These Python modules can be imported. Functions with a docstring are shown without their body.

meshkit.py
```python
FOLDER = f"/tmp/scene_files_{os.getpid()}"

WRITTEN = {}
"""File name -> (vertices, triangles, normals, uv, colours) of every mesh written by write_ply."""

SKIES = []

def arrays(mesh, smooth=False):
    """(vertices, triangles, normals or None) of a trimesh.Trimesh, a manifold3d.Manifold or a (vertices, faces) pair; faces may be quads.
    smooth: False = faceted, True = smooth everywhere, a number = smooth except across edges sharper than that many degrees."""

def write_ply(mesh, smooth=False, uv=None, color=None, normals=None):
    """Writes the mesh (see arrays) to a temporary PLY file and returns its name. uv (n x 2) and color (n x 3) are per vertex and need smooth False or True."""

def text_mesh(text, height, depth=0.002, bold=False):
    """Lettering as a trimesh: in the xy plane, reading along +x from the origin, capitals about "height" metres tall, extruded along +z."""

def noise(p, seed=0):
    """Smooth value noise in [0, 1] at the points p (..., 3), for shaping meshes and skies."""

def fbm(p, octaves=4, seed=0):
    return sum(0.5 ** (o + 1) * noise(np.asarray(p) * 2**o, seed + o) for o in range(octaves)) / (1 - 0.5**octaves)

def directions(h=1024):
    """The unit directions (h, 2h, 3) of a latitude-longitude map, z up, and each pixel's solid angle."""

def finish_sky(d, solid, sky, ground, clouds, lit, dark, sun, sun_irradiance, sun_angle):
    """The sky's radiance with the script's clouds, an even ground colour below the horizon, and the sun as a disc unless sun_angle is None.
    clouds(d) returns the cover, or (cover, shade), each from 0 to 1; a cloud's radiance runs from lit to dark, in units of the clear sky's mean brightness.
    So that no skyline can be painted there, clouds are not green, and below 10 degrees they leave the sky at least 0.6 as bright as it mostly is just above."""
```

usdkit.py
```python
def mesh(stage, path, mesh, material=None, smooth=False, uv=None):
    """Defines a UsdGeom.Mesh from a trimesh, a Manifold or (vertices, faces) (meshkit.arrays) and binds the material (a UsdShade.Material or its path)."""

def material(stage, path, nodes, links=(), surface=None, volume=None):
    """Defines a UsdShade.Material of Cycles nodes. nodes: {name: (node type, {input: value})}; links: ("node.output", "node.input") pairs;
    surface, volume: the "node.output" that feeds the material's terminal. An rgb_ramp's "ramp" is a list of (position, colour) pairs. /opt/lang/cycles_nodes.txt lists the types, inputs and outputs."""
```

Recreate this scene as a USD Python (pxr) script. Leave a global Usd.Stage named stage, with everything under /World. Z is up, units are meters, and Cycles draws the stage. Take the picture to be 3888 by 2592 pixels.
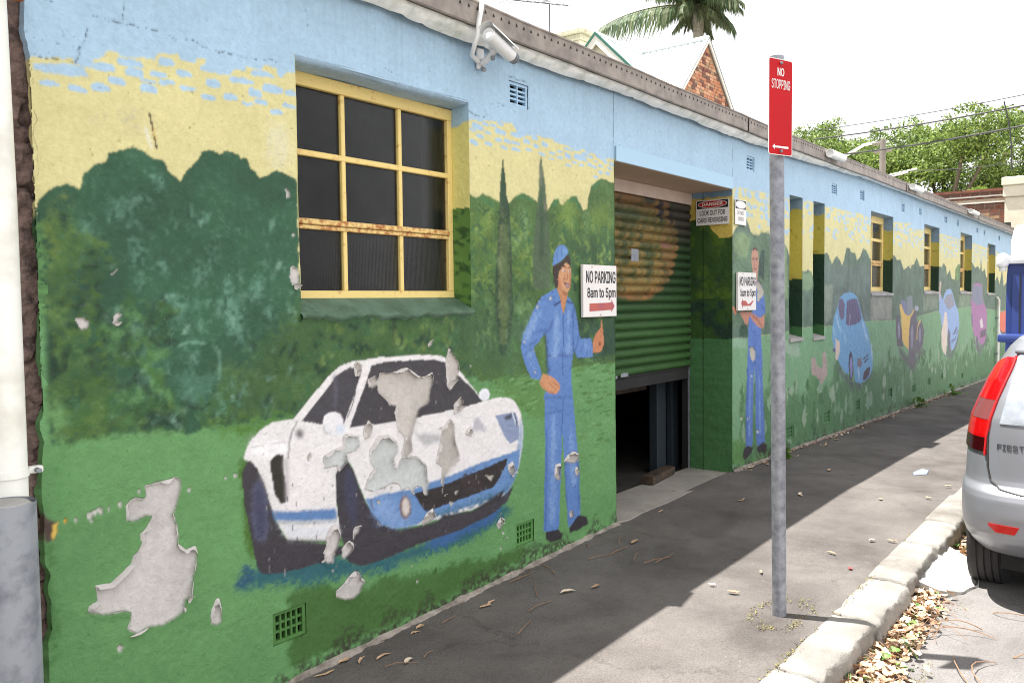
import math, random
import numpy as np, trimesh, manifold3d, usdkit, meshkit
import shapely
from shapely.geometry import Polygon, LineString
from scipy.ndimage import gaussian_filter, label as nd_label
from pxr import Usd, UsdGeom, UsdLux, UsdShade, Gf, Sdf, Vt

stage = Usd.Stage.CreateInMemory()
UsdGeom.SetStageUpAxis(stage, 'Z'); UsdGeom.SetStageMetersPerUnit(stage, 1.0)
UsdGeom.Xform.Define(stage, '/World'); UsdGeom.Scope.Define(stage, '/World/Looks')
# ------------------------------------------------------------------ camera, sky, sun, exposure
EYE = (0.0, -2.8878, 1.5)
YAW, PITCH, ROLL = 0.66221908, 0.04847814, -0.01197908        # view turned from the wall's direction, tipped down, tilted
cam = UsdGeom.Camera.Define(stage, '/World/camera')
f_ = np.array([math.cos(YAW)*math.cos(PITCH), math.sin(YAW)*math.cos(PITCH), -math.sin(PITCH)])
r_ = np.cross(f_, [0, 0, 1]); r_ /= np.linalg.norm(r_); u_ = np.cross(r_, f_)
R2_ = r_*math.cos(ROLL)+u_*math.sin(ROLL); U2_ = u_*math.cos(ROLL)-r_*math.sin(ROLL)
cam.AddTransformOp().Set(Gf.Matrix4d(*[*R2_, 0, *U2_, 0, *(-f_), 0, *EYE, 1]))
cam.CreateHorizontalApertureAttr(22.2); cam.CreateFocalLengthAttr(22.2*3150/3888)
cam.CreateExposureAttr(EXPOSURE := 1.32)
SUN = np.array([-.33, .715, 2.50]); SUN /= np.linalg.norm(SUN)
SUN_EL, SUN_ROT = math.asin(SUN[2]), math.atan2(SUN[0], SUN[1])
sky_mat = usdkit.material(stage, '/World/Looks/sky', {
    's': ('sky_texture', {'sky_type': 'single_scattering', 'sun_disc': False, 'sun_elevation': SUN_EL, 'sun_rotation': SUN_ROT, 'aerosol_density': 2.5}),
    'tc': ('texture_coordinate', {}), 'm': ('mapping', {'scale': (2.2, 2.2, 5.0)}), 'n': ('noise_texture', {'scale': 1.3, 'detail': 6, 'roughness': .58}),
    'r': ('rgb_ramp', {'ramp': [(.12, (0, 0, 0)), (.40, (1, 1, 1))]}), 'c': ('color', {'value': (9.0, 9.0, 9.2)}),
    'mx': ('mix', {}), 'b': ('background_shader', {'strength': .065})},
    [('tc.generated', 'm.vector'), ('m.vector', 'n.vector'), ('n.fac', 'r.fac'), ('r.color', 'mx.fac'), ('s.color', 'mx.color1'), ('c.color', 'mx.color2'), ('mx.color', 'b.color')], surface='b.background')
dome = UsdLux.DomeLight.Define(stage, '/World/sky'); dome.CreateIntensityAttr(1.0)
UsdShade.MaterialBindingAPI.Apply(dome.GetPrim()).Bind(sky_mat)
dome.GetPrim().SetCustomDataByKey('kind', 'structure')
sun = UsdLux.DistantLight.Define(stage, '/World/sun'); sun.CreateIntensityAttr(1.25); sun.CreateAngleAttr(.53); sun.CreateNormalizeAttr(True); sun.CreateColorAttr(Gf.Vec3f(1.0, .965, .91))
zz = SUN; xx = np.cross([0, 0, 1], zz); xx /= np.linalg.norm(xx); yy = np.cross(zz, xx)
sun.AddTransformOp().Set(Gf.Matrix4d(*[*xx, 0, *yy, 0, *zz, 0, 0, 0, 30, 1]))

# ------------------------------------------------------------------ helpers
def lin(c):
    c = np.asarray(c, float)/255.; return np.where(c <= .04045, c/12.92, ((c+.055)/1.055)**2.4)
_used = {}
def numbered(parent, name):
    k = (parent, name); n = _used.get(k, 0); _used[k] = n+1
    return f'{parent}/{name}' if n == 0 else f'{parent}/{name}_{n:03d}'
def path_of(p): return '/World' if p is None else (p if isinstance(p, str) else str(p.GetPath()))
def tag(o, label=None, cat=None, group=None, kind=None):
    p = o if isinstance(o, Usd.Prim) else o.GetPrim()
    for k, v in (('label', label), ('category', cat), ('group', group), ('kind', kind)):
        if v: p.SetCustomDataByKey(k, v)
    return p
def thing(name, label, cat, loc=(0, 0, 0), rotz=0, group=None):
    x = UsdGeom.Xform.Define(stage, numbered('/World', name)); x.AddTranslateOp().Set(Gf.Vec3d(*map(float, loc))); x.AddRotateZOp().Set(float(math.degrees(rotz)))
    return tag(x, label, cat, group)
def copy_of(src, label, loc, rotz, group=None):
    x = UsdGeom.Xform.Define(stage, numbered('/World', src.GetName().rstrip('0123456789').rstrip('_')))
    x.GetPrim().GetReferences().AddInternalReference(src.GetPath())
    x.ClearXformOpOrder(); x.MakeMatrixXform().Set(Gf.Matrix4d().SetRotate(Gf.Rotation(Gf.Vec3d(0, 0, 1), math.degrees(rotz)))*Gf.Matrix4d().SetTranslate(Gf.Vec3d(*map(float, loc))))
    p = tag(x, label, src.GetCustomDataByKey('category'), group); p.SetInstanceable(True); return p
def obj(name, mesh, mat, parent=None, smooth=False, label=None, cat=None, group=None, kind=None):
    m = usdkit.mesh(stage, numbered(path_of(parent), name), mesh, MAT[mat] if isinstance(mat, str) else mat, smooth=smooth)
    return tag(m, label, cat, group, kind)
def raw(path, v, counts, idx, mat, normals=None, paint=None):
    m = UsdGeom.Mesh.Define(stage, path)
    m.CreatePointsAttr(Vt.Vec3fArray.FromNumpy(np.ascontiguousarray(v, np.float32)))
    m.CreateFaceVertexCountsAttr(Vt.IntArray.FromNumpy(np.ascontiguousarray(counts, np.int32))); m.CreateFaceVertexIndicesAttr(Vt.IntArray.FromNumpy(np.ascontiguousarray(idx, np.int32).ravel()))
    m.CreateSubdivisionSchemeAttr('none')
    if normals is not None: m.CreateNormalsAttr(Vt.Vec3fArray.FromNumpy(np.ascontiguousarray(normals, np.float32))); m.SetNormalsInterpolation('vertex')
    if paint is not None: UsdGeom.PrimvarsAPI(m).CreatePrimvar('paint', Sdf.ValueTypeNames.Color3fArray, 'vertex').Set(Vt.Vec3fArray.FromNumpy(np.ascontiguousarray(paint, np.float32)))
    UsdShade.MaterialBindingAPI.Apply(m.GetPrim()).Bind(MAT[mat]); return m.GetPrim()
def box(x0, x1, y0, y1, z0, z1, bev=0.0):
    if bev <= 0:
        b = trimesh.creation.box([x1-x0, y1-y0, z1-z0])
    else:
        h = np.array([x1-x0, y1-y0, z1-z0])/2; e = min(bev, h.min()*.9); P = []
        for sx in (-1, 1):
            for sy in (-1, 1):
                for sz in (-1, 1):
                    for k in range(3):
                        q = h-e; q[k] = h[k]; P.append(q*(sx, sy, sz))
        b = trimesh.Trimesh(np.array(P)).convex_hull
    b.apply_translation([(x0+x1)/2, (y0+y1)/2, (z0+z1)/2]); return b
def rbox(size, r, div):
    """Rounded box with evenly divided faces, centred."""
    h = np.array(size)/2; V, F = [], []; n0 = 0
    for ax in range(3):
        a, b = (ax+1) % 3, (ax+2) % 3
        for s in (-1, 1):
            g = np.stack(np.meshgrid(np.linspace(-h[a], h[a], div[a]+1), np.linspace(-h[b], h[b], div[b]+1), indexing='ij'), -1).reshape(-1, 2)
            p = np.zeros((len(g), 3)); p[:, a], p[:, b], p[:, ax] = g[:, 0], g[:, 1], s*h[ax]
            i = np.arange(len(g)).reshape(div[a]+1, div[b]+1); q = np.stack([i[:-1, :-1], i[1:, :-1], i[1:, 1:], i[:-1, 1:]], -1).reshape(-1, 4)
            if s < 0: q = q[:, ::-1]
            V.append(p); F.append(q+n0); n0 += len(g)
    V = np.vstack(V); F = np.vstack(F); q = np.clip(V, -h+r, h-r); d = V-q; L = np.linalg.norm(d, axis=1, keepdims=True); V = q+d/np.maximum(L, 1e-9)*np.minimum(r, np.where(L > 0, r, 0))
    m = trimesh.Trimesh(V, np.vstack([F[:, [0, 1, 2]], F[:, [0, 2, 3]]]), process=False); m.merge_vertices(digits_vertex=6); return m
def cyl(a, b, r, n=16, r2=None):
    a, b = np.asarray(a, float), np.asarray(b, float); return tube([a, b], r if r2 is None else [r, r2], n)
def tube(P, r, n=10, cap=True):
    P = np.asarray(P, float); k = len(P); rr = np.broadcast_to(np.asarray(r, float), (k,)) if np.ndim(r) else np.full(k, r)
    T = np.gradient(P, axis=0); T /= np.maximum(np.linalg.norm(T, axis=1, keepdims=True), 1e-9)
    up = np.array([0, 0, 1.]) if abs(T[0, 2]) < .9 else np.array([1., 0, 0]); V = []
    for i in range(k):
        s = np.cross(T[i], up); s /= max(np.linalg.norm(s), 1e-9); t = np.cross(s, T[i]); up = t
        a = np.arange(n)/n*2*np.pi; V.append(P[i]+rr[i]*(np.cos(a)[:, None]*s+np.sin(a)[:, None]*t))
    V = np.vstack(V); F = []
    for i in range(k-1):
        for j in range(n):
            a, b = i*n+j, i*n+(j+1) % n; F += [[a, a+n, b], [b, a+n, b+n]]
    if cap:
        V = np.vstack([V, P[0], P[-1]]); c0, c1 = len(V)-2, len(V)-1
        for j in range(n): F += [[c0, j, (j+1) % n], [c1, (k-1)*n+(j+1) % n, (k-1)*n+j]]
    m = trimesh.Trimesh(V, np.array(F), process=False); return m
def cat(*ms):
    L = []
    for m in ms: L += list(m) if isinstance(m, (list, tuple)) else [m]
    return trimesh.util.concatenate(L)
def grid_faces(R, C): # quads of an R x C vertex grid
    i = np.arange(R*C).reshape(R, C); return np.stack([i[:-1, :-1], i[:-1, 1:], i[1:, 1:], i[1:, :-1]], -1)
def sheet(G): # (R,C,3) vertex grid as a trimesh
    R, C = G.shape[:2]; q = grid_faces(R, C).reshape(-1, 4); return trimesh.Trimesh(G.reshape(-1, 3), np.vstack([q[:, [0, 1, 2]], q[:, [0, 2, 3]]]), process=False)
def prism(pts2, z0, z1):
    m = trimesh.creation.extrude_polygon(Polygon(pts2), z1-z0, engine='earcut'); m.apply_translation([0, 0, z0]); return m
def wall_prism(pts2, y0, y1): # polygon in (x, z) given thickness along y
    m = trimesh.creation.extrude_polygon(Polygon(pts2), y1-y0, engine='earcut'); v = m.vertices.copy(); m.vertices = np.stack([v[:, 0], y1-v[:, 2], v[:, 1]], 1); return m
_gx = np.array([-60, -6, -3, 0, 1.2, 2.17, 4.8, 6.86, 8.16, 10.5, 13.6, 20.5, 30, 60, 120]); _gz = np.array([-.34, -.3, -.27, -.2, -.155, -.106, -.024, 0, -.02, -.07, -.142, -.29, -.45, -.7, -.9])
def g(x): return np.interp(x, _gx, _gz)
def gk(x): return np.where(np.asarray(x) < 6.86, np.interp(x, [-60, -4, 1, 3, 6.86], [-.34, -.10, -.03, .0, .0]), g(x))       # along the kerb
def gpath(x, y): t = np.clip((-np.asarray(y)-.2)/1.1, 0, 1); t = t*t*(3-2*t); return g(x)*(1-t)+gk(x)*t
rng = np.random.default_rng(3)

# ------------------------------------------------------------------ materials
MAT = {}
def pm(name, col, rough=.6, metal=0.0, var=.12, vs=6.0, col2=None, bump=0.0, bs=60.0, spec=.5, c2amt=(.45, .62), extra=None):
    """Principled paint, stone or metal whose tone wanders with noise in object space."""
    a = lin(col) if max(col) > 1.01 else np.array(col); b = lin(col2) if col2 is not None and max(col2) > 1.01 else (np.array(col2) if col2 is not None else a*(1-2*var))
    n = {'tc': ('geometry', {}), 'n': ('noise_texture', {'scale': vs, 'detail': 6, 'roughness': .62}), 'r': ('rgb_ramp', {'ramp': [(c2amt[0]-.12, tuple(b)), (c2amt[1], tuple(a))] if col2 is not None else [(.25, tuple(b)), (.75, tuple(np.minimum(a*(1+var), .95)))]}),
         'p': ('principled_bsdf', {'roughness': rough, 'metallic': metal, 'specular_ior_level': spec})}
    L = [('tc.position', 'n.vector'), ('n.fac', 'r.fac'), ('r.color', 'p.base_color')]
    if bump:
        n['bn'] = ('noise_texture', {'scale': bs, 'detail': 4, 'roughness': .6}); n['bp'] = ('bump', {'strength': bump, 'distance': .01})
        L += [('tc.position', 'bn.vector'), ('bn.fac', 'bp.height'), ('bp.normal', 'p.normal')]
    MAT[name] = usdkit.material(stage, f'/World/Looks/{name}', n, L, surface='p.BSDF')
# painted masonry: the mural's colours are stored on the surface itself
MAT['mural'] = usdkit.material(stage, '/World/Looks/mural', {
    'a': ('attribute', {'attribute': 'paint'}), 'g': ('geometry', {}), 'n1': ('noise_texture', {'scale': 34, 'detail': 6, 'roughness': .7}), 'r1': ('rgb_ramp', {'ramp': [(.28, (.86, .86, .86)), (.7, (1.06, 1.06, 1.06))]}),
    'm': ('mix', {'mix_type': 'multiply', 'fac': 1.0}), 'n2': ('noise_texture', {'scale': 95, 'detail': 5, 'roughness': .65}), 'n3': ('noise_texture', {'scale': 11, 'detail': 7, 'roughness': .6, 'distortion': .6}),
    'b1': ('bump', {'strength': .45, 'distance': .006}), 'b2': ('bump', {'strength': .5, 'distance': .025}), 'p': ('principled_bsdf', {'roughness': .56, 'specular_ior_level': .32})},
    [('g.position', 'n1.vector'), ('g.position', 'n2.vector'), ('g.position', 'n3.vector'), ('n1.fac', 'r1.fac'), ('a.color', 'm.color1'), ('r1.color', 'm.color2'), ('m.color', 'p.base_color'),
     ('n3.fac', 'b2.height'), ('b2.normal', 'b1.normal'), ('n2.fac', 'b1.height'), ('b1.normal', 'p.normal')], surface='p.BSDF')
MAT['leaf'] = usdkit.material(stage, '/World/Looks/leaf', {'a': ('attribute', {'attribute': 'paint'}), 'd': ('principled_bsdf', {'roughness': .55, 'specular_ior_level': .3}), 't': ('translucent_bsdf', {}), 'mx': ('mix_closure', {'fac': .35})},
    [('a.color', 'd.base_color'), ('a.color', 't.color'), ('d.BSDF', 'mx.closure1'), ('t.BSDF', 'mx.closure2')], surface='mx.closure')
def ground_mat(name, c0, c1, speck, bump, patch=(.35, .65)):
    MAT[name] = usdkit.material(stage, f'/World/Looks/{name}', {
        'g': ('geometry', {}), 'n': ('noise_texture', {'scale': 1.7, 'detail': 7, 'roughness': .66}), 'r': ('rgb_ramp', {'ramp': [(patch[0], c0), (patch[1], c1)]}),
        'v': ('voronoi_texture', {'scale': 130}), 'vr': ('rgb_ramp', {'ramp': [(0, (1.5, 1.47, 1.42)), (.22, (1.08, 1.07, 1.05)), (.45, (.97, .97, .97)), (.8, (.72, .71, .7))]}), 'm': ('mix', {'mix_type': 'multiply', 'fac': speck}),
        'w': ('noise_texture', {'scale': 60, 'detail': 2}), 'wr': ('rgb_ramp', {'ramp': [(.70, (0, 0, 0)), (.76, (1, 1, 1))]}), 'mw': ('mix', {'color2': tuple(np.minimum(np.array(c1)*2.2, .8))}), 'wf': ('math', {'math_type': 'multiply', 'value2': .35}),
        'st': ('noise_texture', {'scale': .9, 'detail': 5, 'roughness': .6, 'distortion': 1.2}), 'sr': ('rgb_ramp', {'ramp': [(.36, (.70, .69, .68)), (.50, (1, 1, 1)), (.68, (1.12, 1.11, 1.10))]}), 'ms': ('mix', {'mix_type': 'multiply', 'fac': .8}), 'gv': ('voronoi_texture', {'scale': 3.1}), 'gr': ('rgb_ramp', {'ramp': [(.045, (.62, .62, .62)), (.065, (1, 1, 1))]}), 'mg': ('mix', {'mix_type': 'multiply', 'fac': .7}),
        'cd': ('noise_texture', {'scale': 2.5, 'detail': 6, 'roughness': .7}), 'cs': ('vector_math', {'math_type': 'scale', 'scale': .55}), 'ca': ('vector_math', {'math_type': 'add'}), 'cv': ('voronoi_texture', {'scale': .62, 'feature': 'distance_to_edge'}), 'cr': ('rgb_ramp', {'ramp': [(.0, (.35, .34, .33)), (.0045, (.5, .5, .5)), (.007, (1, 1, 1))]}), 'cm': ('rgb_ramp', {'ramp': [(.46, (0, 0, 0)), (.56, (.38, .38, .38))]}), 'mc': ('mix', {'mix_type': 'multiply'}),
        'bn': ('noise_texture', {'scale': 170, 'detail': 3}), 'bp': ('bump', {'strength': bump, 'distance': .008}), 'p': ('principled_bsdf', {'roughness': .85, 'specular_ior_level': .25})},
        [('g.position', 'n.vector'), ('g.position', 'v.vector'), ('g.position', 'w.vector'), ('g.position', 'bn.vector'), ('n.fac', 'r.fac'), ('v.distance', 'vr.fac'), ('r.color', 'm.color1'), ('vr.color', 'm.color2'), ('w.fac', 'wr.fac'), ('wr.color', 'wf.value1'),
         ('wf.value', 'mw.fac'), ('m.color', 'mw.color1'), ('mw.color', 'ms.color1'), ('g.position', 'st.vector'), ('st.fac', 'sr.fac'), ('sr.color', 'ms.color2'), ('ms.color', 'mg.color1'), ('g.position', 'gv.vector'), ('gv.distance', 'gr.fac'), ('gr.color', 'mg.color2'), ('mg.color', 'mc.color1'), ('g.position', 'cd.vector'), ('g.position', 'ca.vector1'), ('cd.color', 'cs.vector1'), ('cs.vector', 'ca.vector2'), ('ca.vector', 'cv.vector'), ('cv.distance', 'cr.fac'), ('cr.color', 'mc.color2'), ('st.fac', 'cm.fac'), ('cm.color', 'mc.fac'), ('mc.color', 'p.base_color'), ('bn.fac', 'bp.height'), ('bp.normal', 'p.normal')], surface='p.BSDF')
ground_mat('asphalt_path', (.104, .093, .087), (.166, .151, .141), .8, .6)
ground_mat('asphalt_road', (.16, .15, .145), (.215, .205, .20), .7, .5)
ground_mat('concrete_slab', (.27, .25, .22), (.40, .37, .33), .35, .3)
ground_mat('concrete_pale', (.34, .33, .31), (.50, .49, .47), .3, .4)
ground_mat('sandstone', (.20, .185, .165), (.37, .355, .33), .35, .8)
ground_mat('earth', (.06, .07, .035), (.13, .12, .08), .5, .6)
pm('yellow_paint', (230, 204, 128), .5, col2=(176, 104, 44), vs=26, bump=.3, bs=90, c2amt=(.34, .42))
pm('yellow_rusty', (228, 198, 128), .6, col2=(170, 104, 50), vs=38, bump=.5, bs=90, c2amt=(.50, .57))
def pane_mat(name, wave, sc):
    n = {'g': ('geometry', {}), 't': ('transparent_bsdf', {'color': (.55, .56, .56)}), 'gl': ('glossy_bsdf', {'roughness': .16, 'color': (.9, .9, .9)}), 'd': ('diffuse_bsdf', {'color': (.30, .30, .28)}), 'f': ('fresnel', {'IOR': 1.28}), 'mx': ('mix_closure', {}),
         'n': ('noise_texture', {'scale': 6, 'detail': 8, 'roughness': .72}), 'r': ('rgb_ramp', {'ramp': [(.42, (.004, .004, .004)), (.62, (.014, .014, .014)), (.78, (.06, .06, .06))]}), 'md': ('mix_closure', {}), 'bp': ('bump', {'strength': .25, 'distance': .003})}
    L = [('g.position', 'n.vector'), ('n.fac', 'r.fac'), ('f.fac', 'mx.fac'), ('t.BSDF', 'mx.closure1'), ('gl.BSDF', 'mx.closure2'), ('mx.closure', 'md.closure1'), ('d.BSDF', 'md.closure2'), ('r.color', 'md.fac'), ('bp.normal', 'gl.normal'), ('bp.normal', 'f.normal')]
    if wave: n['w'] = ('wave_texture', {'scale': sc, 'bands_direction': 'x', 'distortion': .4}); L += [('g.position', 'w.vector'), ('w.fac', 'bp.height')]
    else: n['w'] = ('voronoi_texture', {'scale': sc}); L += [('g.position', 'w.vector'), ('w.distance', 'bp.height')]
    MAT[name] = usdkit.material(stage, f'/World/Looks/{name}', n, L, surface='md.closure')
pane_mat('pane_reeded', True, 34.0); pane_mat('pane_hammered', False, 70.0)
pm('glass_dirty', (.009, .010, .0105), .27, var=.6, vs=9, bump=.5, bs=110, spec=.22)
pm('glass_plain', (.03, .032, .034), .2, var=.3, spec=.35)
pm('steel_post', (150, 152, 158), .48, metal=.55, col2=(112, 114, 122), vs=22, bump=.12, bs=80)
pm('galvanised', (146, 150, 156), .5, metal=.35, col2=(112, 116, 123), vs=16, c2amt=(.42, .56), bump=.08)
pm('flashing', (238, 238, 233), .38, metal=.0, col2=(176, 182, 170), vs=9, c2amt=(.36, .55), bump=.3, bs=14)
pm('gutter_grey', (150, 140, 131), .6, var=.1, vs=8, col2=(112, 103, 97), bump=.1)
pm('white_plastic', (228, 228, 226), .35, var=.03); pm('pipe_white', (232, 232, 224), .38, var=.04, vs=4, col2=(194, 190, 172), c2amt=(.36, .52))
pm('white_metal', (226, 226, 226), .35, var=.04); pm('dark', (.012, .011, .011), .8, var=.3); pm('black_rubber', (.022, .020, .020), .7, var=.25, vs=30, bump=.3, bs=200)
pm('rust', (176, 104, 42), .75, col2=(120, 60, 28), vs=40, bump=.4); pm('timber_dark', (.07, .045, .03), .8, var=.4, vs=12, bump=.4); pm('post_blue', (42, 52, 58), .6, col2=(44, 50, 52), vs=14, c2amt=(.36, .48), bump=.3)
pm('masonry_dark', (142, 120, 112), .92, col2=(48, 38, 35), vs=22, c2amt=(.40, .56), bump=1.0, bs=70)
pm('soffit', (184, 160, 138), .6, var=.06, vs=5); pm('board_pink', (206, 186, 172), .6, var=.08, vs=7); pm('sill_green', (96, 124, 104), .75, col2=(70, 96, 74), vs=9, bump=.7, bs=30)
pm('sign_red', (184, 10, 22), .5, var=.07, vs=5, spec=.15); pm('sign_white', (226, 224, 220), .42, var=.05, vs=8); pm('board_white', (222, 218, 214), .6, col2=(190, 182, 176), vs=12, c2amt=(.3, .4)); pm('black_paint', (.018, .018, .02), .5, var=.1); pm('arrow_rust', (186, 92, 72), .65, col2=(160, 84, 96), vs=9, bump=.2)
pm('danger_red', (176, 22, 26), .45, var=.03); pm('tail_red', (176, 10, 14), .12, var=.08, vs=30); pm('tail_clear', (112, 62, 62), .28, var=.1, vs=120); pm('tail_dark', (46, 8, 10), .12, var=.1); pm('reflector', (186, 14, 12), .2, var=.06)
pm('silver_paint', (138, 140, 146), .33, metal=.45, var=.03, vs=3, spec=.6); pm('car_glass', (.30, .33, .37), .16, var=.15, vs=14, spec=.8); pm('seam_dark', (.02, .02, .02), .6, var=.1); pm('badge', (70, 72, 78), .4, metal=.3, var=.05)
pm('van_blue', (56, 74, 138), .34, var=.05, vs=3); pm('van_white', (228, 228, 228), .35, var=.02); pm('hub_grey', (150, 152, 156), .35, metal=.6, var=.05)
pm('brick_red', (196, 134, 100), .9, var=.2, vs=9, bump=.5); pm('brick_pale', (214, 164, 130), .9, var=.2, vs=9, bump=.5); pm('brick_dark', (134, 84, 70), .9, var=.25, vs=9, bump=.5); pm('brick_brown', (124, 90, 78), .9, var=.2, vs=9, bump=.5); pm('brick_tan', (176, 142, 112), .9, var=.2, vs=9, bump=.5); pm('mortar', (176, 160, 142), .95, var=.15, vs=20, bump=.4)
pm('roof_pale', (206, 214, 212), .4, metal=.1, var=.04); pm('trim_green', (46, 104, 88), .5, var=.06); pm('cream', (222, 214, 192), .7, var=.06, vs=5); pm('cream_stain', (206, 198, 174), .8, col2=(150, 138, 114), vs=6, c2amt=(.35, .5)); pm('white_paint', (230, 226, 216), .5, var=.03)
pm('bark', (.13, .10, .08), .9, var=.3, vs=14, bump=.8); pm('palm_trunk', (.36, .31, .25), .9, var=.3, vs=10, bump=.6); pm('cable', (.03, .03, .035), .6, var=.1); pm('pole_grey', (128, 122, 116), .7, var=.1); pm('antenna', (110, 112, 116), .4, metal=.6, var=.1)
pm('twig', (150, 118, 92), .8, var=.2, vs=30); pm('leaf_dry', (206, 172, 138), .7, var=.2, vs=40); pm('leaf_brown', (172, 140, 112), .7, var=.25, vs=40); pm('leaf_pale', (226, 206, 182), .7, var=.1, vs=40); pm('leaf_green', (98, 132, 60), .6, var=.2, vs=40); pm('moss', (132, 124, 80), .9, var=.3, vs=60); pm('petal_red', (204, 66, 70), .6, var=.1)
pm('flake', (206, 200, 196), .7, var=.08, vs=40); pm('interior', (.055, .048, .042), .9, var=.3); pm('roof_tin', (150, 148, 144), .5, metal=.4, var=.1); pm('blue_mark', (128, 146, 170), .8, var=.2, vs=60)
pm('render_grey', (170, 160, 150), .9, var=.2, vs=12, bump=.6, col2=(110, 100, 92))
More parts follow.
